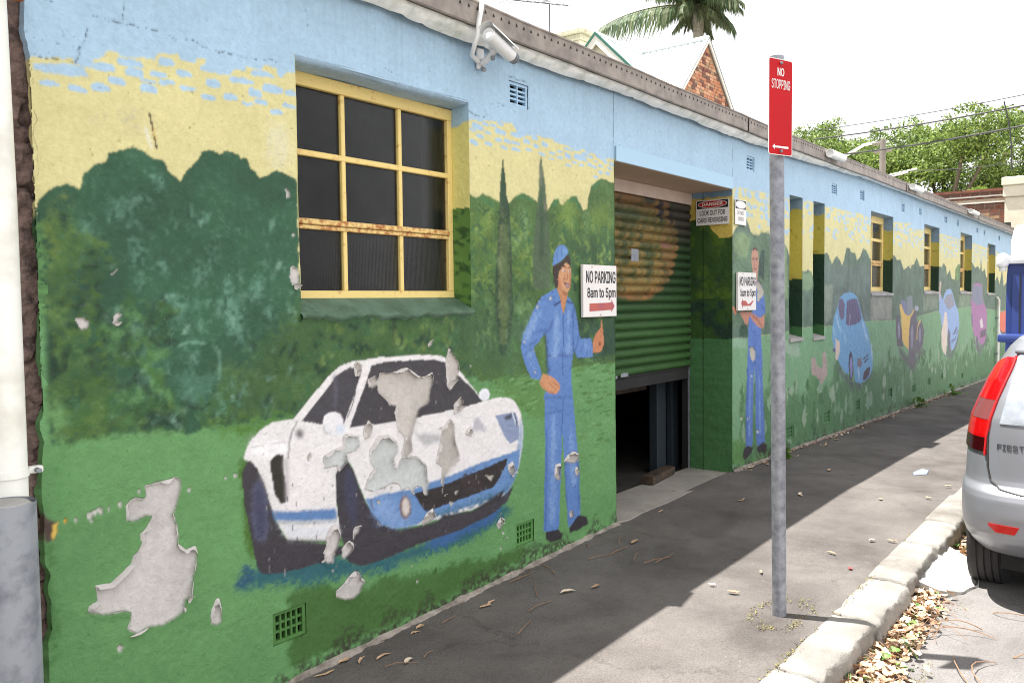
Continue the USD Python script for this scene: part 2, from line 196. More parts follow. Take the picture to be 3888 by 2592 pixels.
# ------------------------------------------------------------------ the mural: flat paint, given in wall metres (mm integers: x along the wall, height)
OPS = [["p","",[165,198,222],0,0,[500,-1000,6000,-1000,6000,3300,500,3300]],
["p","",[214,205,140],3,10,[1156,2278,1198,2301,1250,2310,1320,2325,1339,2312,1387,2313,1393,2344,1439,2361,1444,2377,1485,2384,1495,2374,1532,2379,1619,2386,1632,2417,1709,2429,1714,2412,1776,2406,1786,2430,1829,2434,1825,2411,1800,2400,1797,2386,1925,2390,1946,2414,2006,2430,1993,2450,2068,2437,2089,2465,2150,2474,2146,2450,2174,2432,2204,2465,2246,2476,3235,2452,3361,2457,3470,2467,3595,2491,3712,2490,3779,2468,3725,2435,3820,2433,3933,2462,4125,2469,4140,2449,4249,2452,4361,2440,4242,2434,4331,2428,4431,2439,4482,2448,4499,2432,4605,2441,4613,2423,4686,2416,4769,2428,4922,2445,4989,864,1131,943]],
["p","",[165,198,222],3,8,[1204,2288,1296,2303,1363,2313,1381,2282,1318,2274,1253,2266,1208,2270]],
["p","",[165,198,222],2,5,[1216,2231,1224,2240,1257,2242,1276,2240,1284,2234,1281,2228,1249,2225,1220,2225]],
["p","",[165,198,222],2,5,[1307,2228,1315,2239,1348,2241,1366,2237,1374,2229,1372,2222,1340,2218,1312,2219]],
["p","",[165,198,222],2,5,[1385,2249,1393,2261,1427,2264,1447,2260,1455,2251,1452,2242,1419,2238,1389,2239]],
["p","",[165,198,222],2,5,[1446,2283,1454,2296,1486,2298,1505,2294,1513,2285,1510,2276,1479,2272,1450,2273]],
["p","",[165,198,222],2,5,[1509,2325,1518,2340,1551,2343,1571,2338,1579,2326,1576,2314,1543,2310,1514,2311]],
["p","",[165,198,222],2,5,[1559,2306,1566,2313,1599,2315,1618,2315,1625,2310,1623,2306,1592,2302,1563,2301]],
["p","",[165,198,222],2,5,[1558,2280,1567,2295,1600,2297,1619,2293,1627,2281,1624,2269,1592,2265,1563,2267]],
["p","",[165,198,222],2,5,[1601,2337,1609,2348,1642,2350,1661,2348,1668,2340,1666,2333,1634,2329,1606,2329]],
["p","",[165,198,222],2,5,[1631,2313,1639,2322,1672,2325,1691,2323,1699,2316,1697,2310,1664,2306,1635,2306]],
["p","",[165,198,222],2,5,[1698,2361,1706,2372,1739,2375,1758,2372,1766,2364,1763,2357,1731,2352,1702,2352]],
["p","",[165,198,222],2,5,[1633,2388,1641,2404,1671,2407,1689,2402,1696,2390,1693,2378,1664,2374,1637,2375]],
["p","",[165,198,222],2,5,[1479,2355,1491,2370,1538,2374,1566,2371,1577,2360,1573,2349,1527,2343,1486,2342]],
["p","",[165,198,222],2,5,[1390,2320,1401,2335,1443,2339,1468,2335,1478,2324,1474,2313,1433,2308,1396,2308]],
["p","",[165,198,222],2,5,[1714,2311,1722,2320,1757,2323,1777,2320,1785,2314,1782,2307,1749,2303,1718,2303]],
["p","",[165,198,222],2,5,[1820,2348,1828,2362,1860,2365,1878,2361,1886,2349,1883,2338,1852,2334,1824,2335]],
["p","",[165,198,222],2,5,[1800,2290,1808,2301,1839,2303,1857,2300,1865,2292,1862,2284,1832,2280,1804,2281]],
["p","",[165,198,222],2,5,[1894,2312,1902,2324,1935,2326,1954,2323,1962,2313,1959,2304,1927,2300,1898,2301]],
["p","",[165,198,222],2,5,[1922,2380,1935,2392,1992,2397,2025,2395,2039,2387,2034,2380,1979,2373,1929,2371]],
["p","",[165,198,222],2,5,[2010,2349,2019,2366,2052,2369,2071,2363,2079,2350,2076,2337,2044,2333,2015,2335]],
["p","",[165,198,222],2,5,[1978,2297,1985,2305,2013,2306,2029,2305,2036,2300,2034,2294,2007,2292,1982,2292]],
["p","",[165,198,222],2,5,[2036,2316,2045,2327,2078,2330,2098,2327,2106,2319,2103,2311,2071,2307,2041,2307]],
["p","",[165,198,222],2,5,[2076,2379,2089,2396,2138,2400,2168,2395,2180,2383,2176,2370,2127,2364,2083,2365]],
["p","",[165,198,222],2,5,[2112,2290,2120,2300,2151,2303,2169,2299,2177,2291,2174,2283,2144,2280,2116,2281]],
["p","",[165,198,222],2,5,[2171,2325,2179,2333,2211,2336,2229,2334,2237,2328,2235,2322,2204,2318,2175,2318]],
["p","",[165,198,222],2,5,[2187,2379,2194,2391,2223,2394,2240,2390,2246,2381,2244,2371,2216,2368,2191,2368]],
["p","",[165,198,222],2,5,[2019,2425,2033,2438,2090,2443,2124,2442,2138,2434,2133,2426,2077,2418,2027,2416]],
["p","",[165,198,222],2,5,[3379,2433,3390,2450,3436,2449,3463,2441,3475,2428,3471,2416,3426,2414,3385,2419]],
["p","",[165,198,222],2,5,[3360,2408,3368,2415,3396,2414,3413,2411,3420,2406,3418,2402,3390,2401,3365,2403]],
["p","",[165,198,222],2,5,[3463,2456,3471,2465,3500,2465,3518,2461,3525,2454,3523,2448,3494,2446,3468,2449]],
["p","",[165,198,222],2,5,[3525,2460,3533,2468,3567,2468,3586,2464,3594,2458,3592,2453,3559,2452,3530,2454]],
["p","",[165,198,222],2,5,[3592,2481,3601,2491,3633,2491,3651,2486,3659,2478,3657,2470,3626,2468,3597,2471]],
["p","",[165,198,222],2,5,[3481,2412,3488,2420,3518,2419,3535,2415,3543,2409,3540,2403,3511,2402,3485,2405]],
["p","",[165,198,222],2,5,[3413,2386,3422,2396,3453,2395,3472,2391,3480,2382,3478,2376,3446,2374,3418,2378]],
["p","",[165,198,222],2,5,[3569,2436,3582,2449,3634,2448,3665,2442,3678,2431,3674,2423,3623,2420,3576,2424]],
["p","",[165,198,222],2,5,[3359,2347,3368,2360,3402,2359,3422,2353,3430,2341,3428,2332,3394,2331,3364,2335]],
["p","",[165,198,222],2,5,[3486,2355,3493,2364,3523,2363,3540,2359,3548,2351,3545,2345,3516,2344,3490,2347]],
["p","",[165,198,222],2,5,[3574,2389,3582,2398,3612,2398,3630,2393,3638,2385,3636,2379,3606,2378,3578,2381]],
["p","",[165,198,222],2,5,[3651,2396,3660,2408,3695,2407,3715,2401,3724,2391,3721,2383,3687,2381,3656,2385]],
["p","",[165,198,222],2,5,[3724,2394,3734,2402,3777,2401,3801,2397,3812,2390,3809,2386,3767,2384,3730,2387]],
["p","",[165,198,222],2,5,[3624,2350,3632,2358,3664,2357,3682,2353,3690,2347,3687,2342,3657,2341,3629,2344]],
["p","",[165,198,222],2,5,[3723,2359,3734,2369,3776,2368,3801,2363,3811,2355,3808,2349,3767,2347,3729,2351]],
["p","",[165,198,222],2,5,[3853,2373,3861,2380,3891,2380,3909,2376,3917,2369,3914,2364,3885,2363,3858,2366]],
["p","",[165,198,222],2,5,[3833,2417,3842,2428,3875,2428,3895,2422,3903,2412,3901,2404,3868,2403,3838,2406]],
["p","",[165,198,222],2,5,[3924,2405,3932,2415,3963,2415,3982,2410,3989,2401,3987,2393,3957,2392,3929,2395]],
["p","",[165,198,222],2,5,[4012,2424,4020,2439,4052,2439,4071,2432,4078,2419,4076,2407,4045,2406,4016,2410]],
["p","",[165,198,222],2,5,[3981,2365,3989,2373,4021,2372,4040,2368,4048,2361,4045,2356,4014,2355,3986,2358]],
["p","",[165,198,222],2,5,[3711,2439,3724,2451,3776,2450,3807,2444,3820,2435,3816,2427,3765,2425,3719,2429]],
["p","",[165,198,222],2,5,[3918,2451,3925,2464,3953,2464,3969,2458,3976,2446,3973,2436,3946,2435,3922,2438]],
["p","",[165,198,222],2,5,[4081,2382,4089,2390,4122,2390,4142,2387,4150,2381,4147,2376,4115,2375,4086,2376]],
["p","",[165,198,222],2,5,[4166,2403,4174,2410,4206,2410,4225,2408,4233,2402,4231,2398,4199,2396,4171,2397]],
["p","",[165,198,222],2,5,[4165,2370,4174,2378,4206,2378,4225,2375,4233,2368,4230,2363,4199,2361,4170,2363]],
["p","",[165,198,222],2,5,[4077,2346,4084,2352,4113,2352,4130,2350,4138,2345,4136,2342,4107,2341,4081,2342]],
["p","",[165,198,222],2,5,[4245,2388,4254,2403,4291,2403,4313,2397,4322,2385,4319,2374,4283,2372,4250,2375]],
["p","",[165,198,222],2,5,[4347,2396,4366,2415,4442,2416,4488,2408,4507,2393,4501,2380,4426,2376,4358,2380]],
["p","",[165,198,222],2,5,[4443,2422,4452,2434,4487,2434,4508,2430,4516,2421,4514,2413,4479,2411,4448,2413]],
["p","",[165,198,222],2,5,[4321,2356,4329,2363,4361,2364,4380,2361,4388,2355,4385,2349,4354,2348,4326,2350]],
["p","",[165,198,222],2,5,[4256,2331,4264,2339,4295,2339,4313,2335,4321,2329,4318,2324,4288,2323,4260,2325]],
["p","",[165,198,222],2,5,[4408,2349,4416,2357,4444,2357,4461,2354,4468,2347,4466,2342,4438,2341,4413,2342]],
["p","",[165,198,222],2,5,[4503,2365,4511,2376,4545,2376,4564,2371,4573,2362,4570,2354,4537,2352,4507,2355]],
["p","",[165,198,222],2,5,[4516,2417,4524,2426,4553,2426,4570,2423,4578,2416,4575,2409,4547,2407,4521,2409]],
["p","",[165,198,222],2,5,[4577,2393,4584,2399,4612,2400,4628,2397,4635,2392,4633,2388,4606,2387,4581,2388]],
["p","",[165,198,222],2,5,[4635,2371,4643,2380,4676,2380,4695,2376,4703,2369,4701,2363,4669,2361,4640,2363]],
["p","",[165,198,222],2,5,[4564,2355,4571,2361,4598,2361,4614,2359,4621,2353,4619,2348,4592,2347,4568,2349]],
["p","",[165,198,222],2,5,[4750,2370,4757,2379,4789,2379,4807,2376,4815,2368,4813,2361,4782,2360,4754,2362]],
["p","",[165,198,222],2,5,[4635,2329,4642,2339,4673,2339,4691,2335,4698,2326,4696,2319,4666,2318,4639,2320]],
["p","",[165,198,222],2,5,[4721,2335,4729,2344,4760,2344,4779,2341,4787,2333,4784,2326,4754,2325,4726,2327]],
["p","",[165,198,222],2,5,[4576,2295,4584,2302,4614,2302,4631,2299,4639,2293,4636,2288,4607,2287,4580,2289]],
["p","",[165,198,222],2,5,[4695,2407,4702,2418,4733,2418,4752,2414,4759,2404,4757,2396,4727,2394,4699,2397]],
["p","",[165,198,222],2,5,[4778,2402,4784,2413,4809,2413,4824,2409,4830,2399,4828,2390,4804,2389,4782,2391]],
["p","",[165,198,222],2,5,[4241,2427,4249,2433,4280,2434,4298,2431,4306,2426,4304,2422,4273,2420,4246,2421]],
["s","",[70,50,35],2,2,[1593,2193,1603,2155,1610,2114,1617,2073],7],
["s","",[214,180,90],2,2,[1606,2145,1612,2104],5],
["s","",[225,222,205],4,2,[1578,2141,1585,2111,1598,2076],9],
["p","",[182,178,150],22,8,[1544,2166,1542,2158,1540,2150,1536,2143,1530,2138,1525,2134,1518,2132,1512,2132,1507,2134,1502,2138,1498,2144,1496,2151,1496,2159,1497,2167,1499,2174,1503,2181,1508,2187,1514,2191,1520,2193,1527,2193,1532,2191,1537,2187,1541,2181,1543,2174]],
["p","",[186,180,150],16,6,[1421,2144,1420,2140,1418,2136,1416,2132,1413,2130,1409,2127,1405,2126,1401,2126,1398,2127,1395,2129,1392,2132,1391,2135,1391,2139,1391,2143,1393,2147,1395,2150,1399,2153,1402,2155,1406,2156,1410,2156,1414,2156,1417,2154,1419,2151,1420,2148]],
["p","",[214,208,165],30,2,[2188,2158,2185,2134,2180,2111,2173,2092,2163,2076,2152,2066,2141,2061,2130,2063,2120,2071,2111,2084,2105,2102,2101,2123,2101,2146,2103,2169,2108,2191,2115,2211,2124,2226,2135,2237,2146,2242,2158,2240,2168,2233,2177,2220,2183,2202,2187,2181]],
["p","painted_hedge",[46,92,64],3,9,[1183,1784,1203,1842,1239,1883,1300,1911,1328,1900,1333,1898,1344,1938,1365,1962,1395,1988,1436,2003,1439,2029,1484,2045,1500,2055,1534,2059,1553,2054,1597,2044,1607,2030,1641,2032,1662,1994,1699,1961,1708,1959,1739,2014,1776,2051,1802,2082,1852,2097,1877,2089,1897,2103,1955,2097,1961,2080,1995,2082,2014,2046,2041,2038,2051,2016,2119,2044,2173,2044,2239,2018,2242,1555,3343,1440,3409,1083,2212,987,2108,981,1835,982,1484,1009,1330,1011,1203,1025,1162,1031,1137,1084]],
["p","",[66,102,52],40,30,[2235,1491,2458,1436,3343,1344,3446,1080,2455,1049,2213,1024,1836,1016,1843,1245,1976,1265]],
["p","",[70,104,50],30,30,[2661,1419,3348,1402,3409,1083,3071,1233,2768,1250,2446,1201]],
["p","",[74,112,50],40,45,[1210,1771,1319,1763,1305,1655,1312,1571,1289,1483,1304,1359,1370,1280,1417,1174,1434,1068,1331,1041,1204,1054,1205,1340,1205,1580]],
["p","",[96,122,44],25,30,[1216,1762,1276,1770,1292,1679,1257,1614,1220,1628]],
["p","",[92,122,56],25,25,[1211,1503,1262,1512,1274,1463,1227,1445]],
["p","",[78,118,32],30,25,[1321,1283,1400,1277,1386,1177,1317,1194]],
["p","",[94,140,80],25,25,[1208,1170,1297,1171,1295,1116,1247,1092,1210,1097]],
["p","",[88,130,66],22,30,[1272,1395,1353,1381,1340,1282,1278,1291]],
["p","",[86,112,40],22,25,[1275,1099,1487,1098,1459,1039,1283,1053]],
["p","",[28,62,42],12,12,[1207,1393,1222,1416,1250,1427,1275,1417,1269,1385,1261,1361,1279,1335,1263,1282,1230,1261,1206,1238,1202,1316]],
["p","",[44,72,66],16,18,[1321,1571,1361,1591,1400,1567,1406,1531,1373,1501,1328,1502]],
["p","",[44,74,54],18,18,[1457,1428,1499,1432,1489,1297,1443,1326]],
["p","",[46,74,56],20,20,[1397,1201,1443,1192,1430,1121,1384,1131]],
["p","",[42,84,52],14,14,[1311,1413,1349,1402,1343,1352,1314,1358]],
["p","",[120,128,44],12,14,[1217,1791,1279,1839,1303,1865,1285,1869,1251,1837,1241,1817]],
["s","",[84,130,108],16,14,[1353,1780,1356,1721,1348,1651],26],
["s","",[84,130,108],16,14,[1395,1718,1388,1652],26],
["s","",[84,130,108],16,14,[1511,1759,1536,1714,1539,1651],26],
["s","",[84,130,108],16,14,[1524,1672,1552,1704],26],
["s","",[84,130,108],16,14,[1611,1653,1627,1638],26],
["s","",[84,130,108],16,14,[1893,1598,1903,1495,1906,1391],26],
["s","",[84,130,108],16,14,[1943,1495,1938,1355],26],
["s","",[84,130,108],16,14,[2042,1600,2011,1517],26],
["s","",[84,130,108],16,14,[1510,1427,1530,1379,1518,1348],26],
["s","",[84,130,108],16,14,[1550,1351,1566,1308],26],
["s","",[84,130,108],16,14,[1840,1739,1831,1660],26],
["s","",[84,130,108],16,14,[1692,1498,1668,1465],26],
["s","",[84,130,108],16,14,[2080,1493,2079,1433],26],
["s","",[84,130,108],16,14,[1450,1828,1514,1859,1575,1890],26],
["s","",[84,130,108],16,14,[1480,1805,1533,1777],26],
["s","",[84,130,108],16,14,[1600,1971,1615,1920],26],
["s","",[84,130,108],16,14,[1793,1625,1780,1597],26],
["s","",[98,142,118],4,2,[1681,1350,1723,1362,1784,1353],9],
["s","",[98,142,118],5,2,[1846,1319,1847,1268,1842,1211],12],
["p","",[66,112,88],10,8,[1666,1242,1843,1239,1829,1195,1803,1169,1788,1108,1733,1108,1692,1129,1675,1175]],
["s","",[36,62,46],3,2,[1680,1130,1727,1106,1769,1101,1801,1123],8],
["p","",[72,112,88],20,20,[1429,1234,1492,1239,1590,1221,1545,1182,1463,1169,1422,1194]],
["x","foliage"],
["x","scuffs"],
["p","painted_lawn",[98,152,88],10,10,[1163,1055,1203,1049,1331,1036,1485,1041,1836,1016,2109,1018,2213,1024,2248,1009,3067,1089,3410,1107,3415,1087,3587,1094,3884,1080,4040,1086,4319,1107,4498,1110,4820,1106,4907,1108,4970,-971,1982,-481,1018,-19,1126,801]],
["p","",[104,160,98],8,8,[1172,1475,1206,1484,1205,1098,1202,1017,1166,1022]],
["p","",[98,150,88],5,4,[1183,1063,1211,1059,1190,257,1173,263]],
["p","",[92,146,78],10,10,[1192,1769,1210,1771,1205,1465,1199,1427,1175,1437]],
["p","",[92,150,84],25,12,[1207,1033,1264,1025,1247,825,1198,683]],
["p","",[74,128,64],12,8,[1182,738,1204,712,1213,425,1179,284]],
["p","",[76,122,38],30,25,[1836,1016,2213,1024,2212,980,1967,970,1835,994]],
["p","",[92,138,66],20,20,[3501,1043,3739,1081,4024,1041,4020,787,3818,862,3603,977]],
["p","painted_hedge",[78,114,50],4,9,[3204,2012,3239,2034,3292,2055,3357,2068,3369,2058,3436,2062,3467,2077,3511,2077,3542,2062,3593,2046,3606,2047,3692,2052,3741,2088,3817,2107,3888,2109,3916,2095,3953,2081,4056,2038,4079,2061,4126,2107,4181,2114,4204,2089,4260,2092,4269,2117,4326,2148,4380,2150,4384,2132,4426,2104,4460,2064,4503,2082,4522,2163,4557,2228,4620,2272,4675,2290,4749,2291,4833,2280,4920,2279,4907,1078,4498,1081,4318,1079,3883,1054,3586,1069,3414,1067,3337,1153,3326,1380]],
["p","",[62,98,56],60,40,[3344,1467,3799,1504,3903,1330,3791,1100,3587,1094,3336,1113,3223,1354]],
["p","",[56,92,52],50,30,[4083,1842,4907,1955,4902,1496,4332,1408,4287,1729]],
["p","",[44,78,54],25,20,[4332,1408,4901,1381,4898,1113,4369,1113,4328,1195]],
["p","",[98,128,42],30,35,[3373,1965,3567,2019,3576,1818,3368,1769]],
["p","",[98,128,42],30,35,[3697,1947,3753,2010,3735,1825]],
["p","",[98,128,42],30,35,[4102,2041,4196,2080,4426,2108,4450,1999,4178,1935]],
["p","",[98,128,42],30,35,[4538,2099,4785,2168,4782,1972,4562,1935]],
["p","",[98,128,42],30,35,[3367,1703,3548,1708,3532,1566,3377,1605]],
["p","",[98,128,42],30,35,[3747,1714,3888,1718,3886,1610,3752,1588]],
["p","",[98,128,42],30,35,[3735,1792,3897,1799,3902,1721,3726,1713]],
["p","",[106,142,84],22,25,[3753,2022,3809,2031,3885,1960,3877,1896,3755,1784,3722,1825,3792,1912]],
["p","",[106,142,84],22,25,[4468,2046,4511,2064,4509,1885,4474,1869]],
["p","",[106,142,84],22,25,[3729,1479,3906,1512,3905,1460,3742,1441]],
["p","",[106,142,84],22,25,[3446,1374,3522,1384,3525,1254,3475,1284]],
["p","",[62,120,66],8,12,[3713,2077,3817,2107,3917,2099,3953,2077,3887,2088,3796,2084]],
["p","",[62,120,66],8,12,[4095,2071,4126,2107,4189,2115,4181,2096,4126,2070]],
["p","",[62,120,66],8,12,[4269,2104,4326,2148,4384,2148,4443,2082,4417,2075,4359,2125,4301,2116]],
["p","",[62,120,66],8,12,[4557,2228,4629,2273,4684,2288,4602,2218]],
["p","",[62,120,66],8,12,[3375,2058,3491,2057,3554,2034,3566,1979,3528,2016,3466,2039]],
["x","leaf_strokes"],
["x","foliage_right"],
["p","",[46,76,50],4,4,[3641,2309,3647,2263,3659,2211,3673,2094,3692,2030,3703,1907,3713,1713,3722,1462,3691,1296,3642,1198,3602,1200,3584,1280,3559,1464,3570,1709,3598,1941,3606,2047,3618,2166,3633,2249]],
["p","",[84,106,58],16,10,[3645,2005,3674,1946,3688,1823,3693,1712,3697,1588,3680,1421,3643,1256,3610,1258,3594,1423,3590,1587,3593,1709,3606,1860]],
["p","",[104,116,72],12,6,[3623,2065,3633,1902,3619,1710,3621,1464,3612,1340,3601,1778]],
["p","",[80,104,72],5,5,[4009,2354,4019,2304,4030,2262,4050,2129,4060,2033,4081,1930,4089,1723,4079,1568,3914,1568,3910,1718,3923,1877,3948,2008,3971,2096,3980,2183,3990,2300]],
["p","",[128,128,108],10,5,[4005,2349,4022,2261,4014,2186,3987,2175,3985,2226,3993,2300]],
["p","",[54,88,56],12,8,[3999,2185,4012,2099,4024,1926,4013,1751,3976,1750,3988,2011]],
["p","",[130,122,100],8,5,[4027,2122,4049,2059,4056,2038,4033,2036]],
["x","grass_strokes"],
["p","",[68,110,48],14,18,[2148,280,2249,287,2353,258,2491,172,2640,177,2654,203,2867,154,3048,126,3242,134,3494,75,3821,81,3820,3,3405,-36,2933,-59,2533,-63,2138,-48]],
["p","",[40,100,108],18,10,[1886,378,2010,425,2373,379,2550,304,3049,299,3583,383,3701,310,3318,212,2890,227,2548,233,2008,344]],
["p","",[52,98,150],12,8,[2922,296,3393,326,3583,359,3504,277,3047,243]],
["p","",[38,88,110],14,10,[1938,450,1992,392,1921,362,1880,374]],
["p","",[70,110,30],10,6,[1924,875,1958,881,2002,531,1973,467,1940,527]],
["p","painted_sports_car",[64,60,66],3,3,[1934,826,1962,875,2003,856,2042,763,2080,609,2131,514,2279,461,2449,400,2553,395,3322,365,3704,447,3642,372,3505,326,3250,298,2922,296,2686,279,2549,284,2472,324,2448,374,2323,362,2206,364,2094,375,2009,393,1989,431,1963,563,1937,711]],
["p","painted_sports_car",[226,222,221],3,2,[1941,878,1952,912,1974,950,2031,991,2081,1009,2192,1010,2287,1098,2386,1179,2453,1220,2522,1235,2702,1244,2907,1242,3042,1234,3128,1222,3239,1150,3354,1048,3449,959,3525,964,3629,963,3695,947,3749,904,3782,849,3802,762,3793,661,3756,556,3700,473,3645,424,3565,398,3339,387,3108,389,2896,398,2776,414,2700,445,2636,505,2584,585,2550,659,2509,754,2484,785,2441,772,2414,731,2408,666,2414,572,2425,510,2432,455,2348,451,2146,503,2097,582,2057,683,2031,773,2005,832,1978,866]],
["p","painted_sports_car",[62,58,66],3,2,[2410,738,2441,776,2484,782,2517,733,2550,652,2584,578,2636,505,2700,442,2786,405,2699,386,2431,448,2414,572]],
["p","",[160,178,200],8,2,[3782,832,3802,762,3793,661,3756,556,3700,473,3631,427,3700,506,3744,668]],
["p","",[232,224,224],30,8,[2149,851,2248,848,2310,813,2357,741,2241,621,2136,655]],
["p","",[240,238,238],20,4,[1974,945,2079,936,2159,912,2142,865,1986,895]],
["p","",[190,188,178],8,2,[2008,825,2035,772,2064,676,2084,641,2063,669]],
["p","painted_sports_car",[70,67,72],2,2,[2637,1210,2721,1219,2906,1219,3062,1209,3138,1191,3238,1119,3354,1040,3443,956,3188,940,2940,932,2761,928,2501,937,2533,1006,2589,1109]],
["p","painted_sports_car",[74,71,77],2,2,[2233,996,2301,1058,2367,1116,2427,1176,2504,1209,2578,1201,2568,1165,2536,1093,2499,1024,2467,954,2446,977,2430,1005,2397,1018,2356,1007,2347,969]],
["s","",[98,95,112],8,2,[2419,1176,2425,1110,2415,1046],14],
["s","",[40,38,42],3,2,[2536,1093,2517,1035,2489,985],6],
["p","painted_sports_car",[228,226,228],3,2,[2465,961,2462,948,2456,936,2446,927,2433,921,2418,917,2403,918,2388,922,2373,928,2362,938,2353,950,2347,963,2346,976,2348,989,2354,1000,2364,1009,2376,1016,2390,1019,2406,1019,2421,1016,2436,1009,2448,1000,2457,988,2463,975]],
["p","",[205,215,230],8,2,[2421,960,2463,948,2475,920,2428,913]],
["s","",[150,150,155],4,2,[2347,976,2354,936,2386,922],4],
["p","painted_sports_car",[225,226,232],3,2,[3504,990,3502,982,3497,974,3489,968,3480,963,3468,961,3456,961,3444,964,3432,968,3423,974,3416,982,3411,990,3410,999,3411,1008,3416,1015,3424,1021,3434,1026,3445,1028,3457,1028,3469,1026,3481,1022,3490,1015,3498,1008,3503,999]],
["s","",[80,74,78],4,2,[2210,996,2183,959,2166,917,2155,850],6],
["p","",[110,104,106],8,2,[2240,942,2239,937,2237,932,2234,929,2230,927,2225,925,2220,925,2215,927,2210,929,2206,933,2203,937,2201,942,2200,947,2201,952,2203,956,2207,959,2211,962,2216,963,2221,963,2226,962,2231,959,2235,956,2238,951,2240,946]],
["s","",[200,196,194],3,2,[1980,923,2079,924,2152,919],4],
["p","painted_sports_car",[50,47,38],3,2,[2084,868,2110,876,2131,867,2133,804,2145,715,2140,666,2114,662,2086,708,2071,790,2065,846]],
["p","",[185,180,180],8,2,[2135,860,2156,838,2152,683,2140,666]],
["p","painted_sports_car",[88,130,182],5,3,[2066,644,2195,616,2406,587,2407,535,2240,562,2083,599]],
["s","",[140,150,158],6,2,[2086,590,2240,554,2407,526],9],
["p","",[214,216,222],14,3,[2104,568,2400,509,2424,477,2349,468,2154,513]],
["p","painted_sports_car",[98,140,192],4,2,[2584,591,2704,592,2880,582,2994,591,3169,599,3405,626,3769,647,3756,564,3706,471,3645,424,3526,414,3222,407,3000,412,2896,398,2776,412,2681,450,2618,522]],
["p","",[74,120,150],14,3,[3592,442,3672,469,3644,416,3463,402,3222,396,3000,405,3022,423]],
["p","",[126,158,205],25,3,[2611,572,2694,570,2798,492,2896,406,2776,418,2682,460]],
["p","painted_sports_car",[52,50,54],6,3,[3109,404,3339,379,3612,443,3591,393,3564,373,3339,363,3053,371]],
["p","painted_sports_car",[50,44,44],2,2,[2900,555,3112,559,3344,580,3648,615,3641,583,3567,505,3515,473,3223,458,3001,449,2980,450,2939,499]],
["p","",[62,50,50],25,2,[3272,573,3467,587,3415,492,3271,503]],
["p","painted_sports_car",[120,92,88],5,2,[2878,493,2876,479,2872,466,2865,456,2856,449,2847,445,2836,446,2826,450,2817,457,2809,468,2803,481,2799,495,2798,510,2800,524,2804,536,2811,547,2819,554,2829,558,2839,558,2849,554,2859,546,2867,536,2873,523,2877,508]],
["p","",[206,196,188],6,2,[2869,497,2868,486,2865,476,2860,467,2854,461,2848,458,2841,458,2834,461,2827,467,2822,475,2818,486,2816,497,2815,508,2816,520,2819,530,2824,538,2829,544,2836,547,2843,548,2850,545,2856,539,2862,531,2866,521,2868,509]],
["p","painted_sports_car",[136,150,182],3,2,[3549,868,3721,869,3748,836,3767,766,3759,708,3677,694,3631,734,3586,806]],
["p","",[72,74,86],6,2,[3627,851,3700,867,3693,834,3639,832]],
["s","",[214,220,228],3,2,[3700,867,3733,796],7],
["s","",[58,55,62],3,2,[3723,860,3740,812,3744,778],5],
["p","",[184,182,184],8,3,[2897,868,2938,848,3097,823,3107,791,3009,779,2978,787]],
["p","",[182,180,188],10,3,[3393,890,3484,795,3325,804]],
["p","painted_sports_car",[84,86,112],10,2,[2046,647,2046,615,2044,585,2039,560,2032,541,2024,530,2014,528,2005,534,1996,548,1988,569,1981,596,1976,626,1974,659,1974,691,1976,720,1981,745,1988,763,1996,775,2005,778,2015,772,2024,759,2032,738,2039,711,2044,680]],
["p","",[70,70,94],8,2,[2034,649,2034,621,2032,595,2030,573,2025,556,2020,546,2014,543,2008,548,2002,560,1996,578,1991,602,1988,628,1986,657,1986,685,1987,711,1990,733,1994,749,2000,760,2006,762,2012,758,2018,746,2024,728,2028,705,2032,678]],
["p","",[66,66,88],10,2,[2534,610,2536,577,2534,546,2531,519,2525,500,2517,488,2508,485,2498,491,2488,505,2479,527,2472,555,2466,586,2462,620,2461,653,2462,683,2466,709,2472,729,2479,741,2488,744,2498,739,2508,725,2517,703,2525,676,2531,644]],
["s","",[60,58,58],6,2,[2102,513,2348,448,2431,435],10],
["p","painted_sports_car",[64,60,66],6,4,[2432,462,2700,426,2786,403,2896,390,3108,381,3339,375,3578,387,3538,358,3338,332,2999,338,2605,352,2447,404]],
["x","scratches"],
["p","painted_man",[88,130,192],2,2,[4117,1568,4149,1574,4168,1546,4195,1492,4217,1415,4242,1455,4261,1523,4284,1519,4333,1477,4365,1407,4397,1285,4414,1256,4527,1256,4548,1231,4552,1135,4455,1134,4370,1141,4328,1195,4319,1149,4306,1085,4301,1007,4320,907,4348,690,4377,470,4391,250,4392,120,4314,93,4250,86,4235,281,4219,496,4198,709,4183,502,4167,294,4149,91,4068,96,3990,120,4001,326,4011,529,4020,732,4012,936,4085,1038,4047,1067,4059,1102,4035,1224,4036,1299,4006,1296,3960,1254,3908,1230,3936,1168,3990,1072,3971,1034,3890,1045,3834,1118,3800,1180,3787,1236,3794,1266,3838,1341,3942,1477,3995,1524]],
["s","",[70,105,165],3,2,[4109,1555,4123,1475,4195,1496],5],
["s","",[40,50,90],4,2,[4123,1472,4195,1494],9],
["s","",[44,56,95],4,2,[4255,1498,4324,1479],9],
["s","",[52,84,140],3,2,[4217,1410,4216,1228,4207,1015],6],
["s","",[48,80,140],4,2,[4214,903,4195,688],7],
["s","",[58,92,150],8,2,[4013,1300,4075,1329,4114,1376],14],
["s","",[62,98,160],6,2,[3830,1286,3924,1312,4036,1330],10],
["s","",[60,94,150],5,2,[3865,1241,3945,1268],9],
["s","",[58,92,150],6,2,[4049,1174,4205,1163,4311,1159],10],
["s","",[56,90,148],7,2,[4332,1454,4322,1315,4328,1186],13],
["s","",[62,98,158],9,2,[4043,1281,4045,1148,4062,1066],16],
["s","",[64,100,160],5,2,[3814,1188,3879,1219],9],
["s","",[60,94,152],5,2,[4345,1185,4379,1239,4397,1285],9],
